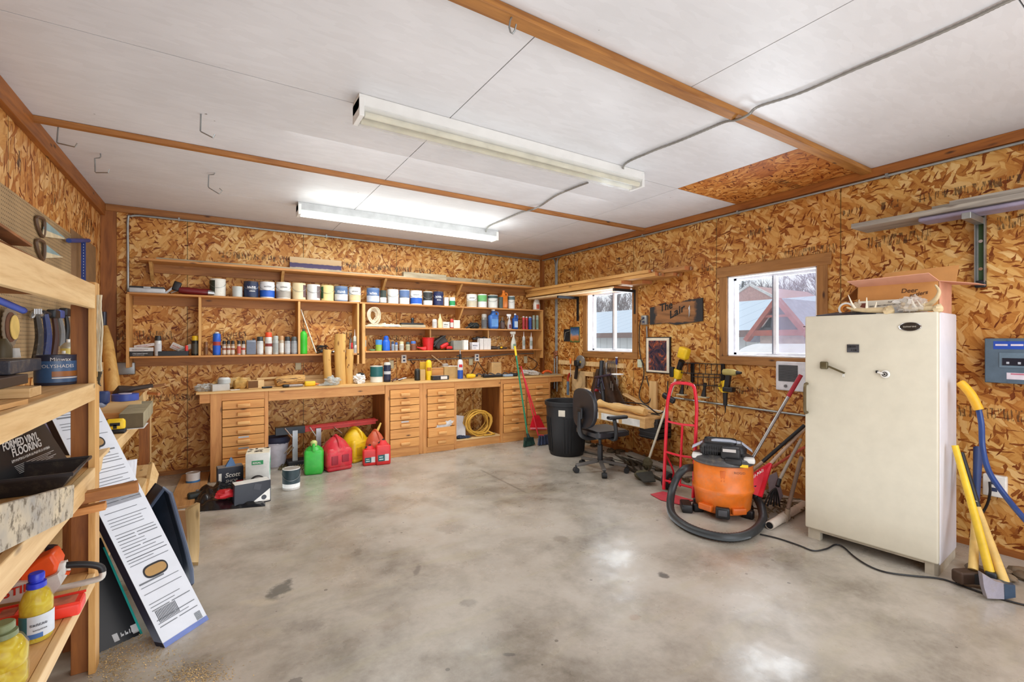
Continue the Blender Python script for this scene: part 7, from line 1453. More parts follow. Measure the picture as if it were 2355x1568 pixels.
def hook(label,pts,r=.0045,grp='wire hooks hanging at the left of the ceiling'):
    tag(mb(GALV).tube(pts,r,6).build('wire_hook',base=True),label,'hook',grp)
def hk(u,v,zz): return P(u,v,z=zz)
def hookpx(label,top,pl,grp='wire hooks hanging at the left of the ceiling',r=.0045):
    # wire hook hanging in the vertical plane facing the viewer below its screw point
    t_=P(*top,z=ZC); dep=t_.x*fx+t_.y*fy; pts=[]
    for u,v in pl: pts.append(PD(u,v,dep))
    pts[0]=t_; tag(mb(GALV).tube(pts,r,6).build('wire_hook',base=True),label,'hook',grp)
hookpx('square wire hook in the far left ceiling corner, below the left batten end',(155,283),[(155,283),(153,289),(150,291),(134,290),(131,327),(133,329),(172,338),(178,329)])
hookpx('square wire hook second nearest the left wall',(231,353),[(231,353),(232,360),(229,363),(218,364),(219,395),(221,397),(249,397),(251,389)])
hookpx('wire hook hanging on the near side of the left batten',(476,262),[(476,262),(468,260),(462,262),(461,301),(463,303),(490,317),(494,309)])
hookpx('wire hook with a bent tip nearest the back wall',(494,397),[(494,397),(492,401),(480,402),(479,429),(481,432),(504,446),(511,438),(505,433)])
hookpx('large round wire hook screwed into the near ceiling batten',(1180,20),[(1180,22),(1180,32),(1173,48),(1171,62),(1174,74),(1179,77),(1184,70),(1187,56)],grp=None,r=.004)
# ---------------- left side: near shelf unit ----------------
XF=-.47; XS=XL+.002; YE=2.75; Y0=.2
T_=thing('storage_shelves','near pine storage shelving along the left wall with a light front post','shelves',(-.75,1.5,0)); U1=T_
FRP=wood('front_post',(222,178,112),(180,128,64),'Z',.6)
mb(FRP).box(-.491,2.785,0,-.466,2.87,1.765).build('post',T_,bev=.002); mb(DKZ).box(-.556,2.82,0,-.493,2.87,1.66).build('post',T_,bev=.002); mb(DKZ).box(XS,2.78,0,XS+.04,2.87,1.66).build('post',T_)
mb(DKZ).box(-.545,.3,0,-.493,.34,1.66).build('post',T_); mb(DKZ).box(XS,.3,0,XS+.04,.34,1.66).build('post',T_)
mb(PINEYB).box(-.492,Y0,1.645,-.466,2.783,1.752).build('front_rail',T_,bev=.003); mb(DKY).box(XS,Y0,1.70,-.493,2.815,1.722).build('shelf_board',T_)
mb(PINEYB).box(-.492,Y0,1.235,-.466,2.783,1.31).build('front_rail',T_,bev=.003); mb(PINEY).box(XS,Y0,1.29,-.493,2.815,1.308).build('shelf_board',T_)
mb(PINEYB).box(-.492,Y0,.835,-.466,2.783,.93).build('front_rail',T_,bev=.003); mb(PINEY).box(XS,Y0,.912,-.493,2.815,.93).build('shelf_board',T_)
mb(PINEYB).box(-.492,Y0,.40,-.466,2.783,.455).build('front_rail',T_,bev=.003); mb(PINEY).box(XS,Y0,.436,-.493,2.815,.455).build('shelf_board',T_)
ZA,ZB2,ZC2,ZD=1.752,1.309,.931,.456
BRK=pm(150,96,52,.85,var=.35); rnd=random.Random(21)
for i,(p0,p1,w_) in enumerate((((-.60,1.2),(-.58,2.55),.10),((-.62,1.2),(-.56,2.4),.07),((-.78,1.3),(-.72,2.6),.12),((-.55,1.2),(-.53,2.1),.05),((-.66,1.2),(-.58,2.0),.08))):
    zz=1.735+.014*i; m=mb(BRK).bar((*p0,zz+.07+.008*i),(*p1,zz+.03),w_,.009); tag(m.build('bark_strip',base=True,bev=.001),['broad brown bark strip lying lowest on the top left shelf','narrow dark bark strip lying second in the heap on the top left shelf','widest bark strip at the back of the heap on the top left shelf','short bark strip nearest the front edge of the top left shelf','uppermost bark strip on the heap on the top left shelf'][i],'bark strip','bark strips heaped on the top left shelf')
# pegboard
t=NT('pegboard'); s=t.sep(t.obj)
fy_=t.math('SUBTRACT',t.math('FRACT',t.math('MULTIPLY',s[1],39.4)),.5); fz_=t.math('SUBTRACT',t.math('FRACT',t.math('MULTIPLY',s[2],39.4)),.5)
dd=t.math('SQRT',t.math('ADD',t.math('MULTIPLY',fy_,fy_),t.math('MULTIPLY',fz_,fz_))); n=t.noise(t.obj,5.,4.)
t.color(t.mix(t.math('LESS_THAN',dd,.17),t.ramp(n,[(.3,rgb(150,124,88)),(.7,rgb(176,146,104))]),rgb(60,44,28))); t.rough(.7)
PG=tag(mb(t.m).box(XL+.001,2.78,1.26,XL+.008,5.25,2.39).build('pegboard',base=False),'tan pegboard panel on the left wall holding hand tools','pegboard')
tag(mb(pm(140,106,70,.7)).box(XL+.001,5.26,1.5,XL+.006,6.2,2.44).build('hardboard_panel'),'plain brown hardboard panel right of the pegboard','panel')
LW=XL+.01
def L_(u,v,o=0.): return P(u,v,x=XL+o)
# hand saws
for i,(tip,hnd,l) in enumerate(((((154,551),(131,545),(95,543),(103,508)),(92,522),'larger hand saw with a pale blue worn blade on the pegboard'),(((143,592),(130,592),(101,593),(105,562)),(92,575),'smaller hand saw hanging below the larger one on the pegboard'))):
    T_=thing('hand_saw',l,'saw',tuple(L_(120,hnd[1],.03))); pts=[L_(u,v,.02) for u,v in tip]; mb(pm(150,184,190,.45,.2,dirt=.5)).prism([pts[0],pts[1],pts[2],pts[3]],(.003,0,0)).m(pm(222,206,170,.5)).prism([pts[0]+Vector((-.001,0,0)),pts[2]+Vector((-.001,0,0)),pts[2]+(pts[3]-pts[2])*.45+Vector((-.001,0,0)),pts[0]+Vector((-.001,0,.005))],(.005,0,0)).build('blade',T_)
    a=L_(hnd[0]-8,hnd[1]-22,.02);b=L_(hnd[0]+6,hnd[1]+22,.02); mb(pm(96,70,48,.5)).tube(smooth([a,L_(hnd[0]-5,hnd[1],.022),b,L_(hnd[0]+10,hnd[1]+5,.022),L_(hnd[0]+8,hnd[1]-18,.022)],4,True),.011,8,closed=True).build('handle',T_)
# blue bar clamp
T_=thing('bar_clamp','blue bar clamp hanging on the hardboard panel beside the saws','clamp',tuple(L_(190,600,.04))); CLB=pm(40,62,130,.4)
mb(CLB).bar(L_(192,556,.05),L_(192,645,.05),.012,.03,up=(1,0,0)).build('bar',T_); mb(CLB).tube([L_(158,553,.05),L_(176,553,.05),L_(203,553,.05)],.018,8).build('jaw',T_); 
m=mb(pm(200,206,220,.4)); 
for i in range(12): q=L_(192,562+i*6.6,.058); m.blob(q,(.002,.008,.006),i,.1,1,6,4)
m.build('hole_row',T_)
# saw blade
c=L_(22,752,.04); T_=thing('circular_saw_disc','round steel saw blade with a yellow centre label hanging on the pegboard','saw blade',tuple(c)); rr_=.125
n=48; vs=[]; 
for i in range(n): a_=2*pi*i/n; q=rr_*(1 if i%2 else .93); vs.append((c.x,c.y+cos(a_)*q,c.z+sin(a_)*q))
mb(pm(150,142,128,.4,.5,dirt=.5)).prism(vs,(.004,0,0)).build('blade_disc',T_)
mb(pm(96,60,44,.5)).lathe([(0,0),(.085,0),(.085,.004),(0,.004)],(c.x+.004,c.y,c.z),28,ax=(1,0,0)).m(pm(222,190,110,.5)).lathe([(0,0),(.07,0),(.07,.004),(0,.004)],(c.x+.01,c.y+.035,c.z),28,ax=(1,0,0)).build('centre_label',T_)
# blue tube overhead
T_=thing('blue_tube','blue plastic tube poking out under the top left shelf','tube',(-.8,2.2,1.62)); mb(pm(66,98,196,.4)).cyl(P(-20,683,x=-.62),P(53,714,x=-.62),.012,None,14).build('tube_body',T_); mb(pm(40,70,160,.4)).cyl(P(53,714,x=-.62),P(50,712.5,x=-.62),.0125,.0125,14).build('tube_end',T_)
# hammers and tools on pegboard
def htool(label,u,vt,vb,hm,hd,kind,name='hammer',cat='hammer',w_=.017,bend=0):
    a=L_(u,vt,.05);b=L_(u+bend,vb,.05); T_=thing(name,label,cat,tuple(a)); pts=smooth([a,(a+b)/2+Vector((.01,.015,0)),b],5); mb(hm).tube(pts,w_,8,rr=[w_*.7+w_*.4*i/(len(pts)-1) for i in range(len(pts))]).build('handle',T_)
    if kind=='claw': mb(hd).tube(smooth([a+Vector((0,-.1,-.03)),a+Vector((0,-.04,.01)),a+Vector((0,.06,.0))],4),.017,8,rr=[.006]+[.014]*7+[.02]).build('head',T_)
    elif kind=='mallet': mb(hd).rbox(a+Vector((0,0,.0)),(.05,.13,.06),.012).build('head',T_)
    else: mb(hd).rbox(a+Vector((0,0,.01)),(.02,.05,.06),.006).build('head',T_)
    return T_
htool('black-handled hammer with a splattered grip, leftmost on the pegboard',84,722,828,pm(56,50,44,.5,dirt=.5),STEEL,'claw',w_=.024)
htool('blue-handled hammer with paint spots, second on the pegboard',104,722,822,pm(40,56,110,.45,dirt=.3),DARKM,'claw',w_=.024)
htool('dark red-handled mallet hanging right of the blue-handled hammer',123,722,816,pm(70,40,34,.5),DARKM,'mallet',w_=.02)
htool('grey clamp tool with a white band and blue head on the pegboard',134,722,795,pm(120,122,124,.4,dirt=.2),pm(60,84,150,.4),'mallet',name='pipe_wrench',cat='wrench',w_=.02,bend=6)
htool('black clamp hanging nearest the dark post on the pegboard',150,718,790,BLACK,BLACK,'mallet',name='spring_clamp',cat='clamp')
htool('wooden-handled scraper at the right end of the pegboard tools',158,725,800,pm(150,110,70,.6),STEEL,'x',name='scraper',cat='scraper')
m=mb(STEEL)
for i in range(5): m.tube([L_(79+i*4,713,.01),L_(79+i*4,711,.09),L_(79+i*4,722,.09)],.004,5)
tag(m.build('peg_hooks',base=True),'row of short steel peg hooks at the top of the hammers','hook')
# things on the second shelf (z=ZB2)
def onsh(u,z,x): return P(u,783,x=x).y
c=PD(128,853,2.0) ; 
yy=P(128,853,x=-.60).y; T_=thing('stain_can','wide navy blue wood stain can with white lettering on the left shelf','paint can',(-.60,yy,ZB2)); r=.068;h=.13; an=math.degrees(math.atan2(-yy,.60))
mb(pm(48,50,66,.4,.1)).lathe([(0,0),(r*.98,0),(r,.004),(r,h-.004),(r*1.01,h),(r*.94,h),(r*.9,h-.006),(0,h-.006)],(-.60,yy,ZB2),36).build('can_body',T_)
m=mb(pm(62,92,130,.35)).ribbon((-.60,yy,ZB2),r,an-88,an+88,.012,h*.80,20).m(pm(150,92,40,.4)).ribbon((-.60,yy,ZB2),r,an-10,an+86,h*.28,h*.46,16,lift=.0012).m(pm(216,210,206,.5)).ribbon((-.60,yy,ZB2),r,an-10,an+86,h*.22,h*.26,16,lift=.0012).curvetext('POLYSHADES',(-.60,yy,ZB2),r,an+4,h*.58,.02,lift=.002).curvetext('Minwax',(-.60,yy,ZB2),r,an+14,h*.80,.022,lift=.002)
m.build('label',T_)
for u,v,x_,r_,hh,l,cap in ((157,882,-.72,.033,.2,'yellow aerosol can with a conical top behind the navy stain can',1),(146,870,-.66,.031,.14,'short grey-topped aerosol can between the stain can and yellow aerosol',0)):
    y_=P(u,v,x=x_).y; T_=thing('spray_can',l,'spray can',(x_,y_,ZB2)); mb(pm(226,206,110,.35) if cap else pm(190,184,160,.4)).lathe([(0,0),(r_,0),(r_,hh*.74)],(x_,y_,ZB2),20).build('can_body',T_); mb(pm(190,184,164,.35,.5)).lathe([(r_*1.02,hh*.74),(r_*1.02,hh*.77),(r_*.9,hh*.82),(r_*.5,hh*.9),(r_*.3,hh*.91)],(x_,y_,ZB2),20).build('cone_top',T_); mb(WHITE).cyl((x_,y_,ZB2+hh*.9),(x_,y_,ZB2+hh),r_*.26,None,10).build('nozzle',T_)
    if cap: mb(pm(60,50,30,.5)).cscrib((x_,y_,ZB2),r_,math.degrees(math.atan2(-y_,-x_))+20,hh*.4,.03,.02,3).cscrib((x_,y_,ZB2),r_,math.degrees(math.atan2(-y_,-x_))+20,hh*.25,.03,.02,5).build('print',T_)
tag(mb(pm(54,56,66,.5,dirt=.4)).box(-.9,P(33,800,x=-.7).y-.35,ZB2+.07,-.62,P(33,800,x=-.7).y,ZB2+.12).build('splattered_block',base=True,bev=.004),'dark paint-splattered block at the left edge of the second shelf','block')
tag(mb(pm(74,60,50,.5,.2)).box(-.9,1.75,ZB2+.032,-.60,2.45,ZB2+.068).build('steel_bar',base=True,bev=.003),'dark flat metal bar lying across the second shelf','bar')
y_=P(40,890,x=-.56).y; tag(mb(LTX).box(-.66,y_-.0,ZB2,-.53,y_+.12,ZB2+.032).m(pm(110,60,26,.7)).box(-.72,y_-.0,ZB2,-.661,y_+.12,ZB2+.032).build('wood_block',base=True,bev=.002),'pine end-grain block near the left edge of the second shelf','wood block')
tag(mb(PINEY).bar((-.55,1.5,ZB2+.008),(-.50,1.98,ZB2+.008),.03,.014).build('stick',base=True),'thin wooden strip lying at the front edge of the second shelf','stick')
y_=P(5,840,x=-.75).y; T_=thing('small_bottle','cream and dark bottle cut off at the left edge of the second shelf','bottle',(-.75,y_,ZB2+.12)); mb(pm(90,78,50,.5)).lathe([(0,0),(.03,0),(.03,.05),(.015,.08)],(-.75,y_,ZB2+.12),14).build('bottle_body',T_); mb(WHITE).cyl((-.72,y_+.03,ZB2+.12),(-.72,y_+.03,ZB2+.16),.018,.014,12).build('cap',T_)
# strings on the post
m=mb(pm(206,196,170,.8)); rnd=random.Random(4)
for i in range(7):
    y_=2.78+.0; pts=[]; 
    for j in range(9): pts.append(PD(222+i*1.9+2.5*sin(j*1.1+i*1.7),678+j*22,2.13))
    m.tube(smooth(pts,3),.0035,5)
tag(m.build('string_bundle',base=True),'bundle of pale strings hanging behind the near front post','string')
m=mb(pm(70,66,54,.6)); 
for i in range(6): a_=PD(222+i,840,2.14);b_=PD(236-i*2,852+6*i,2.14);c_=PD(222+i*2,872+3*i,2.14); m.tube([a_,b_,c_],.0025,5)
tag(m.build('wire_tangle',base=True),'tangled thin wire below the hanging strings','wire')
# third shelf: black flooring box, purple box, tray, speckled slab, protruding stick
def panelbox(name,label,BL,BR,TR,th,front,side,cat='box'):
    TL=TR+(BL-BR); rt=(BR-BL); up=(TL-BL); n=rt.cross(up).normalized()
    if n.dot(Vector((0,0,H))-BL)<0: n=-n
    T_=thing(name,label,cat,tuple(BL)); mb(side).prism([BL-n*.002,BR-n*.002,TR-n*.002,TL-n*.002],-n*th).m(front).prism([BL,BR,TR,TL],-n*.0025).build('carton_body',T_,flat=True)
    return T_,BL,rt,up,n
BL=P(-60,1120,x=-.80);BR=P(157,1092,x=-.80);TR=P(97,966,x=-.87)
BL=P(157,1092,x=-.62); 
BR_=Vector((-.60,2.42,ZC2+.005)); BR_=P(157,1090,x=-.60); BR_.z=max(BR_.z,ZC2+.003)
BLx=BR_+Vector((-.10,-.62,0.0)); TRx=P(97,966,x=-.66)
T_,B,rt,up,n=panelbox('flooring_box','black vinyl flooring carton with white lettering leaning on the third shelf',BLx,BR_,TRx,.06,pm(20,21,25,.4),pm(28,30,40,.4))
rn=rt.normalized();un=(up-rn*up.dot(rn)).normalized(); Lr=rt.length
m=mb(pm(226,224,220,.5)); o_=B+n*.001
def lp(a_,b_): return o_+rt*a_+up*b_
m.text('FORMED VINYL',lp(.42,.66),rn,un,.045,bold=.002,lift=.001 if rn.cross(un).dot(n)>0 else -.001,wid=Lr*.40).text('FLOORING',lp(.46,.50),rn,un,.045,bold=.002,lift=.001 if rn.cross(un).dot(n)>0 else -.001,wid=Lr*.34).scrib(lp(.50,.84),rn,un,Lr*.2,.02,3,lift=.001 if rn.cross(un).dot(n)>0 else -.001).scrib(lp(.42,.40),rn,un,Lr*.46,.012,9,lift=.001 if rn.cross(un).dot(n)>0 else -.001)
for k in range(6): m.prism([lp(.42,.33-.03*k),lp(.90-.05*(k%3),.33-.03*k),lp(.90-.05*(k%3),.323-.03*k),lp(.42,.323-.03*k)],n*.0006)
m.m(pm(214,206,196,.5)).prism([lp(.5,.02),lp(.86,.02),lp(.86,.12),lp(.5,.12)],n*.0008).build('print',T_,flat=True)
BR2=P(168,1085,x=-.76);BR2.z=ZC2+.004; TR2=P(163,935,x=-.80); 
T_,B,rt,up,n=panelbox('flooring_box','grey-purple carton standing behind the black flooring carton on the third shelf',BR2+Vector((-.05,-.5,0)),BR2,TR2,.06,pm(110,104,134,.5,var=.5),pm(60,60,90,.5))
TP=P(135,1128,x=-.52)
T_=thing('paint_tray','black plastic paint tray on the third shelf in front of the black carton','paint tray',(-.7,2.5,ZC2)); y1=P(163,1120,x=-.50).y; y1=min(y1,2.5); yb=P(135,1130,x=-.50).y
z0=ZC2+.002; tl=[(-.92,2.40,z0),(-.505,2.40,z0),(-.505,2.64,z0),(-.92,2.64,z0)]; tu=[(-.96,2.37,z0+.065),(-.462,2.37,z0+.066),(-.462,2.67,z0+.066),(-.96,2.67,z0+.065)]
m=mb(pm(34,34,38,.35,dirt=.15)); m.add(tl+tu,[(3,2,1,0),(0,1,5,4),(1,2,6,5),(2,3,7,6),(3,0,4,7)]); m.build('tray_shell',T_,solid=.006,flat=True)
m=mb(pm(46,46,50,.35)); 
q=[Vector(p) for p in tu]; m.tube(q,.008,6,closed=True); m.build('rim',T_)
t=NT('speckled_slab'); n1=t.noise(t.obj,26.,6.,.7); n2=t.noise(t.obj,5.,4.,.6); t.color(t.mix(t.ramp(n1,[(.5,(0,0,0,1)),(.62,(1,1,1,1))]),t.ramp(n2,[(.35,rgb(150,146,140)),(.65,rgb(206,190,160))]),rgb(104,92,74))); t.rough(.75)
SPK=t.m
a=P(163,1152,x=-.452);b=P(-20,1222,x=-.452)
T_=tag(mb(SPK).bar(a,b,.016,.115,up=(0,0,1)).build('speckled_slab',base=True,bev=.003),'rough speckled board edge fixed along the third shelf front','board')
a=P(165,1150,y=2.61);b=P(318,1122,y=2.62); b.z=a.z+.02
tag(mb(DKX).bar(a,b,.05,.045).build('protruding_timber',base=True,bev=.003),'stained timber arm sticking out past the near post at the third shelf','timber'); a2=a+Vector((0,.0,-.052)); tag(mb(PINE).bar(a2,a2+(b-a)*.5,.045,.03).build('protruding_timber',base=True,bev=.002),'shorter pale timber strip directly under the protruding stained arm','timber')
a=P(140,1110,x=-.5); tag(mb(pm(232,204,150,.7)).prism([P(178,1128,x=-.5),P(202,1100,x=-.5),P(202,1128,x=-.5)],(0.02,0,0)).build('wood_wedge',base=True),'small pale wood wedge beside the near post on the third shelf','wood block')
# bottom shelf: chainsaw, orange scabbard, bottles
T_=thing('chainsaw','orange and white chainsaw with a black top handle on the bottom left shelf','chainsaw',(-.6,1.9,ZD)); 
def S(u,v,o=0.): return P(u,v,y=2.56+o)
CO=pm(236,86,30,.4); CW=pm(214,212,206,.45,dirt=.2)
mb(CO).prism([S(40,1322),S(82,1290),S(118,1272),S(134,1298),S(128,1322),S(88,1336),S(40,1345)],(0,.11,0)).build('top_cover',T_,bev=.012)
mb(CW).prism([S(-30,1394,-.02),S(-20,1352,-.02),S(40,1340,-.02),S(96,1336,-.02),S(132,1320,-.02),S(140,1345,-.02),S(125,1364,-.02),S(60,1380,-.02)],(0,.15,0)).m(pm(206,50,34,.5)).text('STIHL',tuple(S(6,1378,-.0215)),(1,0,.18),(0,0,1),.042,lift=.001,bold=.002).build('body_cover',T_,bev=.004)
mb(BLACK).tube(smooth([S(140,1301,.03),S(170,1298,.03),S(205,1298,.03),S(230,1303,.03),S(236,1314,.03)],5),.013,10).build('rear_handle',T_)
mb(pm(206,200,190,.4,.3)).tube(smooth([S(236,1314,.03),S(232,1328,.03),S(200,1338,.03),S(150,1350,.03),S(125,1356,.03)],5),.012,10).build('handle_guard',T_)
mb(CW).rbox((S(142,1306,.03)),(.03,.035,.05),.008).build('handle_joint',T_); mb(CO).prism([S(140,1315,.02),S(162,1314,.02),S(158,1322,.02),S(142,1320,.02)],(0,.012,0)).build('throttle',T_)
mb(pm(28,30,44,.4)).tube(smooth([S(60,1310,.1),S(90,1292,.1),S(112,1275,.1),S(120,1255,.1)],5),.02,8).build('hand_guard',T_)
a=P(-30,1432,z=ZD+.03);b=P(192,1382,z=ZD+.03); d=(b-a).normalized(); c=(a+b)/2; ag=math.atan2(d.y,d.x)
T_=thing('chainsaw_scabbard','bright orange-red plastic bar cover dusted with sawdust in front of the chainsaw','saw cover',(c.x,c.y,ZD),ag); L=(b-a).length
mb(pm(226,54,36,.42)).rbox((0,0,.024),(L,.10,.046),.01).box(-L/2,-.05,.046,L/2,-.045,.054).box(-L/2,.045,.046,L/2,.05,.054).build('cover_shell',T_,local=True)
mb(pm(196,110,80,.9,var=.4)).box(-L/2+.03,-.04,.0465,L/2-.02,.04,.048).build('dusty_recess',T_,local=True); mb(pm(226,60,40,.42)).box(-.05,-.045,.047,-.035,.045,.054).build('cross_rib',T_,local=True)
_o=NT('yellow_oil'); _n=_o.noise(_o.obj,26.,3.,.6,1.); _o.color(_o.ramp(_n,[(.35,rgb(196,160,4)),(.55,rgb(226,200,30)),(.75,rgb(240,226,110))])); _o.rough(.05); _o.b.inputs['Transmission Weight'].default_value=.3; _o.b.inputs['IOR'].default_value=1.25; OILM=_o.m
def oilb(label,u,vt,vb,r,capm,k=1.,lab=True,cut=False):
    dp_=(1.5-ZD)*F/(vb-CY); q=PD(u,vb,dp_); dr_=Vector((q.x,q.y,0)).normalized(); q=q+dr_*r*.8; x,y_=q.x,q.y; h=H-(vt-CY)/F*(dp_+r*.8)-ZD; zb=ZD; T_=thing('oil_bottle',label,'bottle',(x,y_,ZD)); OIL=OILM
    mb(OIL).lathe([(0,.002),(r*.9,.002),(r,.012),(r*.98,h*.3),(r*.93,h*.34),(r*1.,h*.38),(r,h*.58),(r*.75,h*.72),(r*.45,h*.78),(r*.42,h*.82)],(x,y_,ZD),28).build('bottle_body',T_)
    mb(glass('bottle_shell',(236,226,150),.06,.12)).lathe([(r*1.04,.004),(r*1.05,h*.3),(r*.97,h*.34),(r*1.04,h*.38),(r*1.04,h*.6),(r*.8,h*.74),(r*.48,h*.82)],(x,y_,ZD),28).build('clear_shell',T_)
    mb(capm).lathe([(r*.58,h*.78),(r*.62,h*.79),(r*.6,h*.86),(r*.42,h*.87),(r*.42,h*.89),(r*.5,h*.9),(r*.5,h*.985),(r*.44,h),(0,h)],(x,y_,ZD),24).build('cap',T_)
    if lab: an_=math.degrees(math.atan2(-y_,-x)); mb(pm(206,212,220,.4)).ribbon((x,y_,ZD),r*1.05,an_-70,an_+80,h*.09,h*.42,14,lift=.001).m(pm(50,110,120,.4)).ribbon((x,y_,ZD),r*1.05,an_-70,an_-30,h*.09,h*.42,6,lift=.0016).m(pm(70,110,170,.4)).ribbon((x,y_,ZD),r*1.05,an_-70,an_+20,h*.09,h*.16,8,lift=.002).m(pm(60,60,70,.5)).cscrib((x,y_,zb),r*1.05,an_+8,h*.27,r*1.,.008,5,lift=.003).cscrib((x,y_,zb),r*1.05,an_+12,h*.2,r*.8,.005,8,lift=.003).build('label',T_)
oilb('clear bottle of yellow oil with a bright blue cap in front of the orange cover',84,1313,1478,.043,pm(36,52,190,.35))
oilb('second yellow oil bottle cut off at the bottom left corner',6,1425,1600,.055,pm(120,130,90,.4),lab=False)
# items leaning between units
SHT=P(225,1500,z=0)
T_,B,rt,up,n=panelbox('flooring_box','large black carton leaning behind the near post with a teal right edge',P(205,1512,z=0)+Vector((-.0,0,0)),P(328,1456,z=0),P(232,1236,x=-.52),.06,pm(18,19,22,.35),pm(30,160,150,.4))
rn=rt.normalized();un=(up-rn*up.dot(rn)).normalized(); sg=.001 if rn.cross(un).dot(n)>0 else -.001
mb(pm(190,190,190,.5)).scrib(tuple(B+rt*.62+up*.05),tuple(rn),tuple(un),.07,.02,4,lift=sg).prism([B+rt*.48+up*.03+n*.001,B+rt*.58+up*.03+n*.001,B+rt*.58+up*.10+n*.001,B+rt*.48+up*.10+n*.001],n*.0005).prism([B+rt*.84+up*.03+n*.001,B+rt*.96+up*.03+n*.001,B+rt*.96+up*.11+n*.001,B+rt*.84+up*.11+n*.001],n*.0005).build('print',T_,flat=True)
mb(pm(40,176,166,.4)).prism([B+rt+n*.001,B+rt*.955+n*.001,B+rt*.955+up*.9+n*.001,B+rt+up*.9+n*.001],n*.0006).build('teal_edge',T_,flat=True)
# white flooring carton
B1=P(380,1490,z=.0);B2=P(480,1424,z=.0)
d_=Vector(((225-CX)/F*rx+fx,(225-CX)/F*ry+fy,(CY-928)/F)); bb=(B1-B2)
tt=(B2.dot(bb)-0)/(d_.dot(bb)) ; tt=(B2-Vector((0,0,0))).dot(bb)/Vector((d_.x,d_.y,0)).dot(bb)
T2x=Vector((d_.x*tt,d_.y*tt,H+d_.z*tt))
t=NT('printed_carton_face'); WCF=pm(214,218,226,.45,var=.03)
T_,B,rt,up,n=panelbox('flooring_carton','tall white printed flooring carton with oval hand holes leaning toward the back shelves',B1,B2,T2x,.045,WCF,pm(36,40,60,.5))
Wd=rt.length;Ln=up.length
def fp(a_,b_): return B+rt*a_+up*b_+n*.0008
m=mb(pm(110,114,120,.5)); rnd=random.Random(6)
def strip(a0,a1,b0,b1): m.prism([fp(a0,b0),fp(a1,b0),fp(a1,b1),fp(a0,b1)],n*.0006)
bq=.03
for k in range(74):
    bq+=.0128
    if .235<bq<.30 or .80<bq<.855: continue
    if rnd.random()<.72:
        a1=rnd.choice((.9,.88,.6,.75)); 
        if rnd.random()<.3: strip(.08,.45,bq,bq+.003); strip(.5,.92,bq,bq+.003)
        else: strip(.08,a1,bq,bq+(.0022 if rnd.random()<.8 else .006))
m.m(pm(150,152,160,.5)); strip(.1,.92,.555,.59); m.m(pm(70,72,80,.5)); strip(.07,.93,.60,.6025); strip(.07,.93,.335,.3375); strip(.07,.93,.63,.6325)
for k in range(16): strip(.12+.028*k,.132+.028*k,.085,.13)
for k in range(7): strip(.78+.02*k,.788+.02*k,.02,.05)
m.build('print',T_,flat=True)
for bc,l in ((.268,'lower'),(.828,'upper')):
    m=mb(pm(28,28,34,.6)); m2=mb(pm(176,138,84,.7))
    hwid,hht=.26,.026
    def oval(sx,sy,off):
        pts=[]
        for i in range(28):
            a_=2*pi*i/28; ca,sa=cos(a_),sin(a_); x_=math.copysign(abs(ca)**.55,ca)*hwid*sx; y_=math.copysign(abs(sa)**.9,sa)*hht*sy; pts.append(B+rt*(.5+x_)+up*(bc+y_)+n*off)
        return pts
    m.prism(oval(1,1,.001),n*.0006).build('hand_hole',T_,flat=True); m2.prism(oval(.88,.72,.0018),n*.0006).build('hole_lining',T_,flat=True)
mb(pm(120,140,206,.5)).prism([fp(0,0),fp(1,0),fp(1,.018),fp(0,.018)],n*.0007).build('end_strip',T_,flat=True)
# blue-black tub (sled)
T_=thing('wheelbarrow_tray','dark blue-black plastic tray standing on edge behind the white carton','tray',tuple(P(400,1330,z=0))); TB=pm(44,52,66,.4,var=.2)
A0=P(375,1124,x=-.02)
pl=[PD(u,v,2.85) for u,v in ((378,1122),(392,1135),(405,1180),(425,1250),(440,1310),(442,1340),(432,1352),(405,1350),(330,1300),(335,1180))]
vv=Vector((-.05,.14,0)); m=mb(TB); m.prism([p+vv for p in pl],Vector((-.01,.02,0)))
n_=len(pl); m.add(pl+[p+vv for p in pl],[(i,(i+1)%n_,(i+1)%n_+n_,i+n_) for i in range(n_)]); m.build('tray_shell',T_)
mb(pm(74,84,104,.4)).tube([*pl],.012,8,closed=True).build('rolled_rim',T_)
# boards behind
def flatp(name,label,px,dep,th,mat,cat='board'):
    pts=[PD(u,v,d) for (u,v),d in zip(px,dep)]; return tag(mb(mat).prism(pts,th).build(name,base=True,bev=.002),label,cat)
q0=P(456,1310,z=0);q1=P(436,1305,z=0)
flatp('pine_board','pale pine board standing on edge behind the dark tray',[(433,1172),(460,1156),(459,1262),(455,1310),(436,1308),(438,1240)],[3.12]*6,Vector((-.02,.03,0)),LTZ)
flatp('cardboard_sheet','brown cardboard sheet leaning between the dark tray and pine board',[(395,1175),(435,1174),(446,1250),(445,1262),(400,1262),(392,1200)],[3.3,3.3,3.2,3.18,3.18,3.25],Vector((-.01,.02,0)),pm(178,134,92,.8))
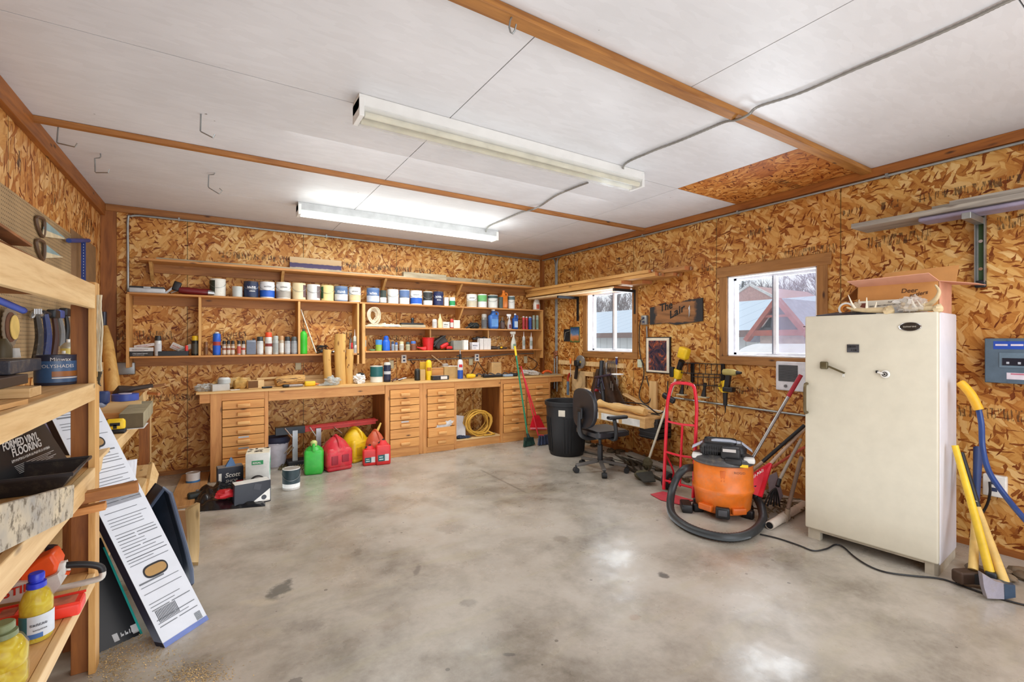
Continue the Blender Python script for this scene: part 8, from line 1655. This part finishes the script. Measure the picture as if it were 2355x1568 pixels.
# ---------------- far left shelf unit ----------------
YA,YZ=3.05,5.68; XU=-.53; T_=thing('low_storage_unit','low far pine storage unit along the left wall with scraps on top','shelves',(-.78,4.4,0))
mb(PINEYB).box(XS,YA,.882,XU+.02,YZ,.902).build('top_board',T_,bev=.003); mb(PINEYB).box(XU-.02,YA,.80,XU,YZ,.881).build('front_rail',T_,bev=.003)
mb(DKZ).box(XU-.10,YZ-.06,0,XU-.02,YZ-.02,.88).m(LTZ).box(XU-.018,YZ-.04,0,XU-.008,YZ-.02,.80).build('post',T_); mb(DKZ).box(XU-.10,YA,0,XU-.02,YA+.04,.88).build('post',T_)
mb(PINEYB).box(XS,YA+.1,.30,XU+.02,YZ-.02,.322).build('shelf_board',T_); mb(PINEYB).prism([(XU+.02,YZ-.02,.30),(XU+.02,3.9,.30),(XU+.02,3.9,.2),(XU+.02,YZ-.02,.22)],(-.02,0,0)).build('lower_rail',T_)
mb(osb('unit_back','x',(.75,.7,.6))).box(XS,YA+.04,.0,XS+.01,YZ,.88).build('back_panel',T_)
ZU=.903
def U(u,v): return P(u,v,z=ZU)
c=U(303,985); T_=tag(mb(pm(150,140,112,.75,var=.2)).bar((c.x+.0,c.y-.02,ZU+.055),(c.x-.02,c.y+.75,ZU+.055),.13,.10).m(pm(96,82,58,.8)).bar((c.x+.0,c.y-.023,ZU+.055),(c.x+.0,c.y-.02,ZU+.055),.128,.098).build('timber_block',base=True,bev=.006),'thick grey weathered timber block with a dark end on the far unit top','timber block')
tag(mb(pm(226,224,222,.6)).bar((c.x,c.y-.04,ZU+.002),(c.x,c.y+.2,ZU+.002),.14,.003).build('paper_sheet',base=True),'white paper peeking out under the grey timber block','paper')
c=U(266,996); T_=thing('tape_measure','yellow and black tape measure standing on the far unit top','tape measure',(c.x,c.y,ZU)); mb(YEL).rbox((c.x,c.y,ZU+.055),(.1,.05,.075),.02).build('case',T_); mb(BLACK).rbox((c.x+.01,c.y-.004,ZU+.015),(.09,.05,.028),.01).ob((c.x,c.y-.0262,ZU+.06),(.05,.003,.02)).ob((c.x,c.y-.0262,ZU+.045),(.018,.003,.025)).build('base_grip',T_)
# wooden box made of offcuts
c=U(275,950); tag(mb(LTX).box(c.x-.32,4.62,ZU,c.x+.18,4.64,ZU+.13).m(PINE).box(c.x-.32,4.25,ZU,c.x+.12,4.27,ZU+.09).box(c.x-.32,4.2,ZU,c.x-.30,4.64,ZU+.09).m(LTX).prism([(c.x-.34,4.2,ZU),(c.x-.34,4.2,ZU+.2),(c.x-.10,4.2,ZU+.12),(c.x-.12,4.2,ZU+.09),(c.x-.2,4.2,ZU+.08)],(0,.02,0)).build('wooden_crate',base=True),'rough open box made of pale offcuts on the far unit top','crate')
c=U(345,925); tag(mb(LTZ).prism([P(318,927,y=4.9),P(329,903,y=4.9),P(331,925,y=4.9)],(0,.3,0)).prism([P(300,930,y=4.85),P(329,905,y=4.85),P(329,930,y=4.85)],(0,.02,0)).build('wood_wedge',base=True),'pale triangular wood wedges standing at the right of the offcut box','wood block')
c=P(288,912,y=4.7); T_=thing('tape_roll','blue and white roll of tape resting on the offcut box','tape',(c.x,4.7,c.z-.03)); mb(pm(60,84,168,.4)).lathe([(.04,0),(.085,0),(.085,.05),(.04,.05),(.04,0)],(c.x,4.7,c.z-.028),28).build('tape_ring',T_); mb(pm(206,196,210,.4)).lathe([(.038,.0),(.042,.055),(.0,.054)],(c.x,4.7,c.z-.028),20).build('core',T_)
m=mb(pm(60,44,34,.5)); m.tube([P(262,908,y=4.8),P(278,898,y=4.8),P(310,893,y=4.8),P(352,886,y=4.8)],.02,10,rr=[.02,.045,.02,.016]); tag(m.build('hatchet_handle',base=True),'dark-headed stick tool lying across the offcut box','stick')
for i,(u0,v0,u1,v1,l,mt) in enumerate(((240,905,380,884,'long thin branch lying behind the tape roll on the far unit',pm(150,104,66,.8)),(300,905,345,893,'short pale stick beneath the long branch on the far unit',pm(214,180,140,.7)),(332,903,366,906,'brown stick end poking out right of the wood wedges',pm(176,110,62,.7)))):
    tag(mb(mt).cyl(P(u0,v0,y=5.2),P(u1,v1,y=5.0),.014,.012,8).build('stick',base=True),l,'stick')
tag(mb(pm(40,60,110,.5)).rbox(tuple(P(226,915,y=4.3)),(.12,.1,.09),.02).m(pm(150,160,180,.5)).rbox(tuple(P(228,928,y=4.3)),(.08,.1,.05),.02).build('tool_pouch',base=True),'dark blue tool pouch partly hidden behind the near post','pouch')
a=P(262,905,y=5.9);b=P(247,790,y=6.2); tag(mb(LOGB).tube([(a.x+.02,5.85,.02),a,b,P(243,750,y=6.3)],.05,12,rr=[.062,.06,.05,.02]).build('log_pole',base=True),'peeled tapering pole leaning in the left back corner','pole')
a=P(224,905,y=5.4); tag(mb(LTZ).box(P(217,820,y=5.6).x,5.6,ZU,P(236,820,y=5.6).x,5.63,P(225,833,y=5.6).z).build('upright_board',base=True),'upright pale board standing at the left back corner of the far unit','board')
T_=thing('pry_bar','grey metal bar with a dark grip hanging in the left back corner','bar',tuple(P(240,780,y=6.4))); mb(pm(90,94,106,.4,.4)).cyl(P(240,717,y=6.42),P(240,785,y=6.42),.02,None,10).build('grip',T_); mb(DARKM).cyl(P(240,785,y=6.42),P(246,860,y=6.42),.009,None,8).build('bar_shaft',T_)
# paper-ish carton under the unit and pine board at floor
T_=tag(mb(pm(226,230,240,.5)).prism([P(292,1060,x=-.5),P(316,1055,x=-.5),P(312,1098,x=-.5),P(300,1090,x=-.5)],(-.2,0,0)).build('white_carton',base=True),'white carton corner under the far unit behind the flooring carton','box')
flatp('pine_board','pale pine board leaning under the far unit by the low shelf',[(352,1062),(366,1090),(350,1150),(333,1165),(345,1100)],[4.1,4.1,3.9,3.8,4.0],Vector((-.03,.02,0)),LTZ)
m=mb(wood('floor_plank',(196,146,90),(150,104,60),'Y',.3)); tag(m.bar((-.25,5.1,.012),(-.2,6.3,.012),.26,.02).build('floor_plank',base=True),'brown plank lying on the floor against the back wall at left','board')
# sawdust
m=mb(pm(206,176,124,.9,var=.3)); rnd=random.Random(77)
for i in range(2600):
    if i%3==0: u,v=rnd.gauss(300,50),rnd.gauss(1490,22)
    elif i%3==1: u,v=rnd.gauss(255,30),rnd.gauss(1530,25)
    else: u,v=rnd.gauss(450,45),rnd.gauss(1550,16)
    if v<1455 or u<205: continue
    p=P(u,v,z=0.001); a_=rnd.random()*6.28; s_=rnd.uniform(.002,.008); d1=Vector((cos(a_),sin(a_),rnd.uniform(-.1,.5)))*s_; d2=Vector((-sin(a_),cos(a_),.1))*s_*.5
    m.add([p,p+d1,p+d1+d2,p+d2],[(0,1,2,3)])
tag(m.build('sawdust',flat=True),'scattered sawdust and wood chips on the floor below the flooring cartons','sawdust',kind='stuff')
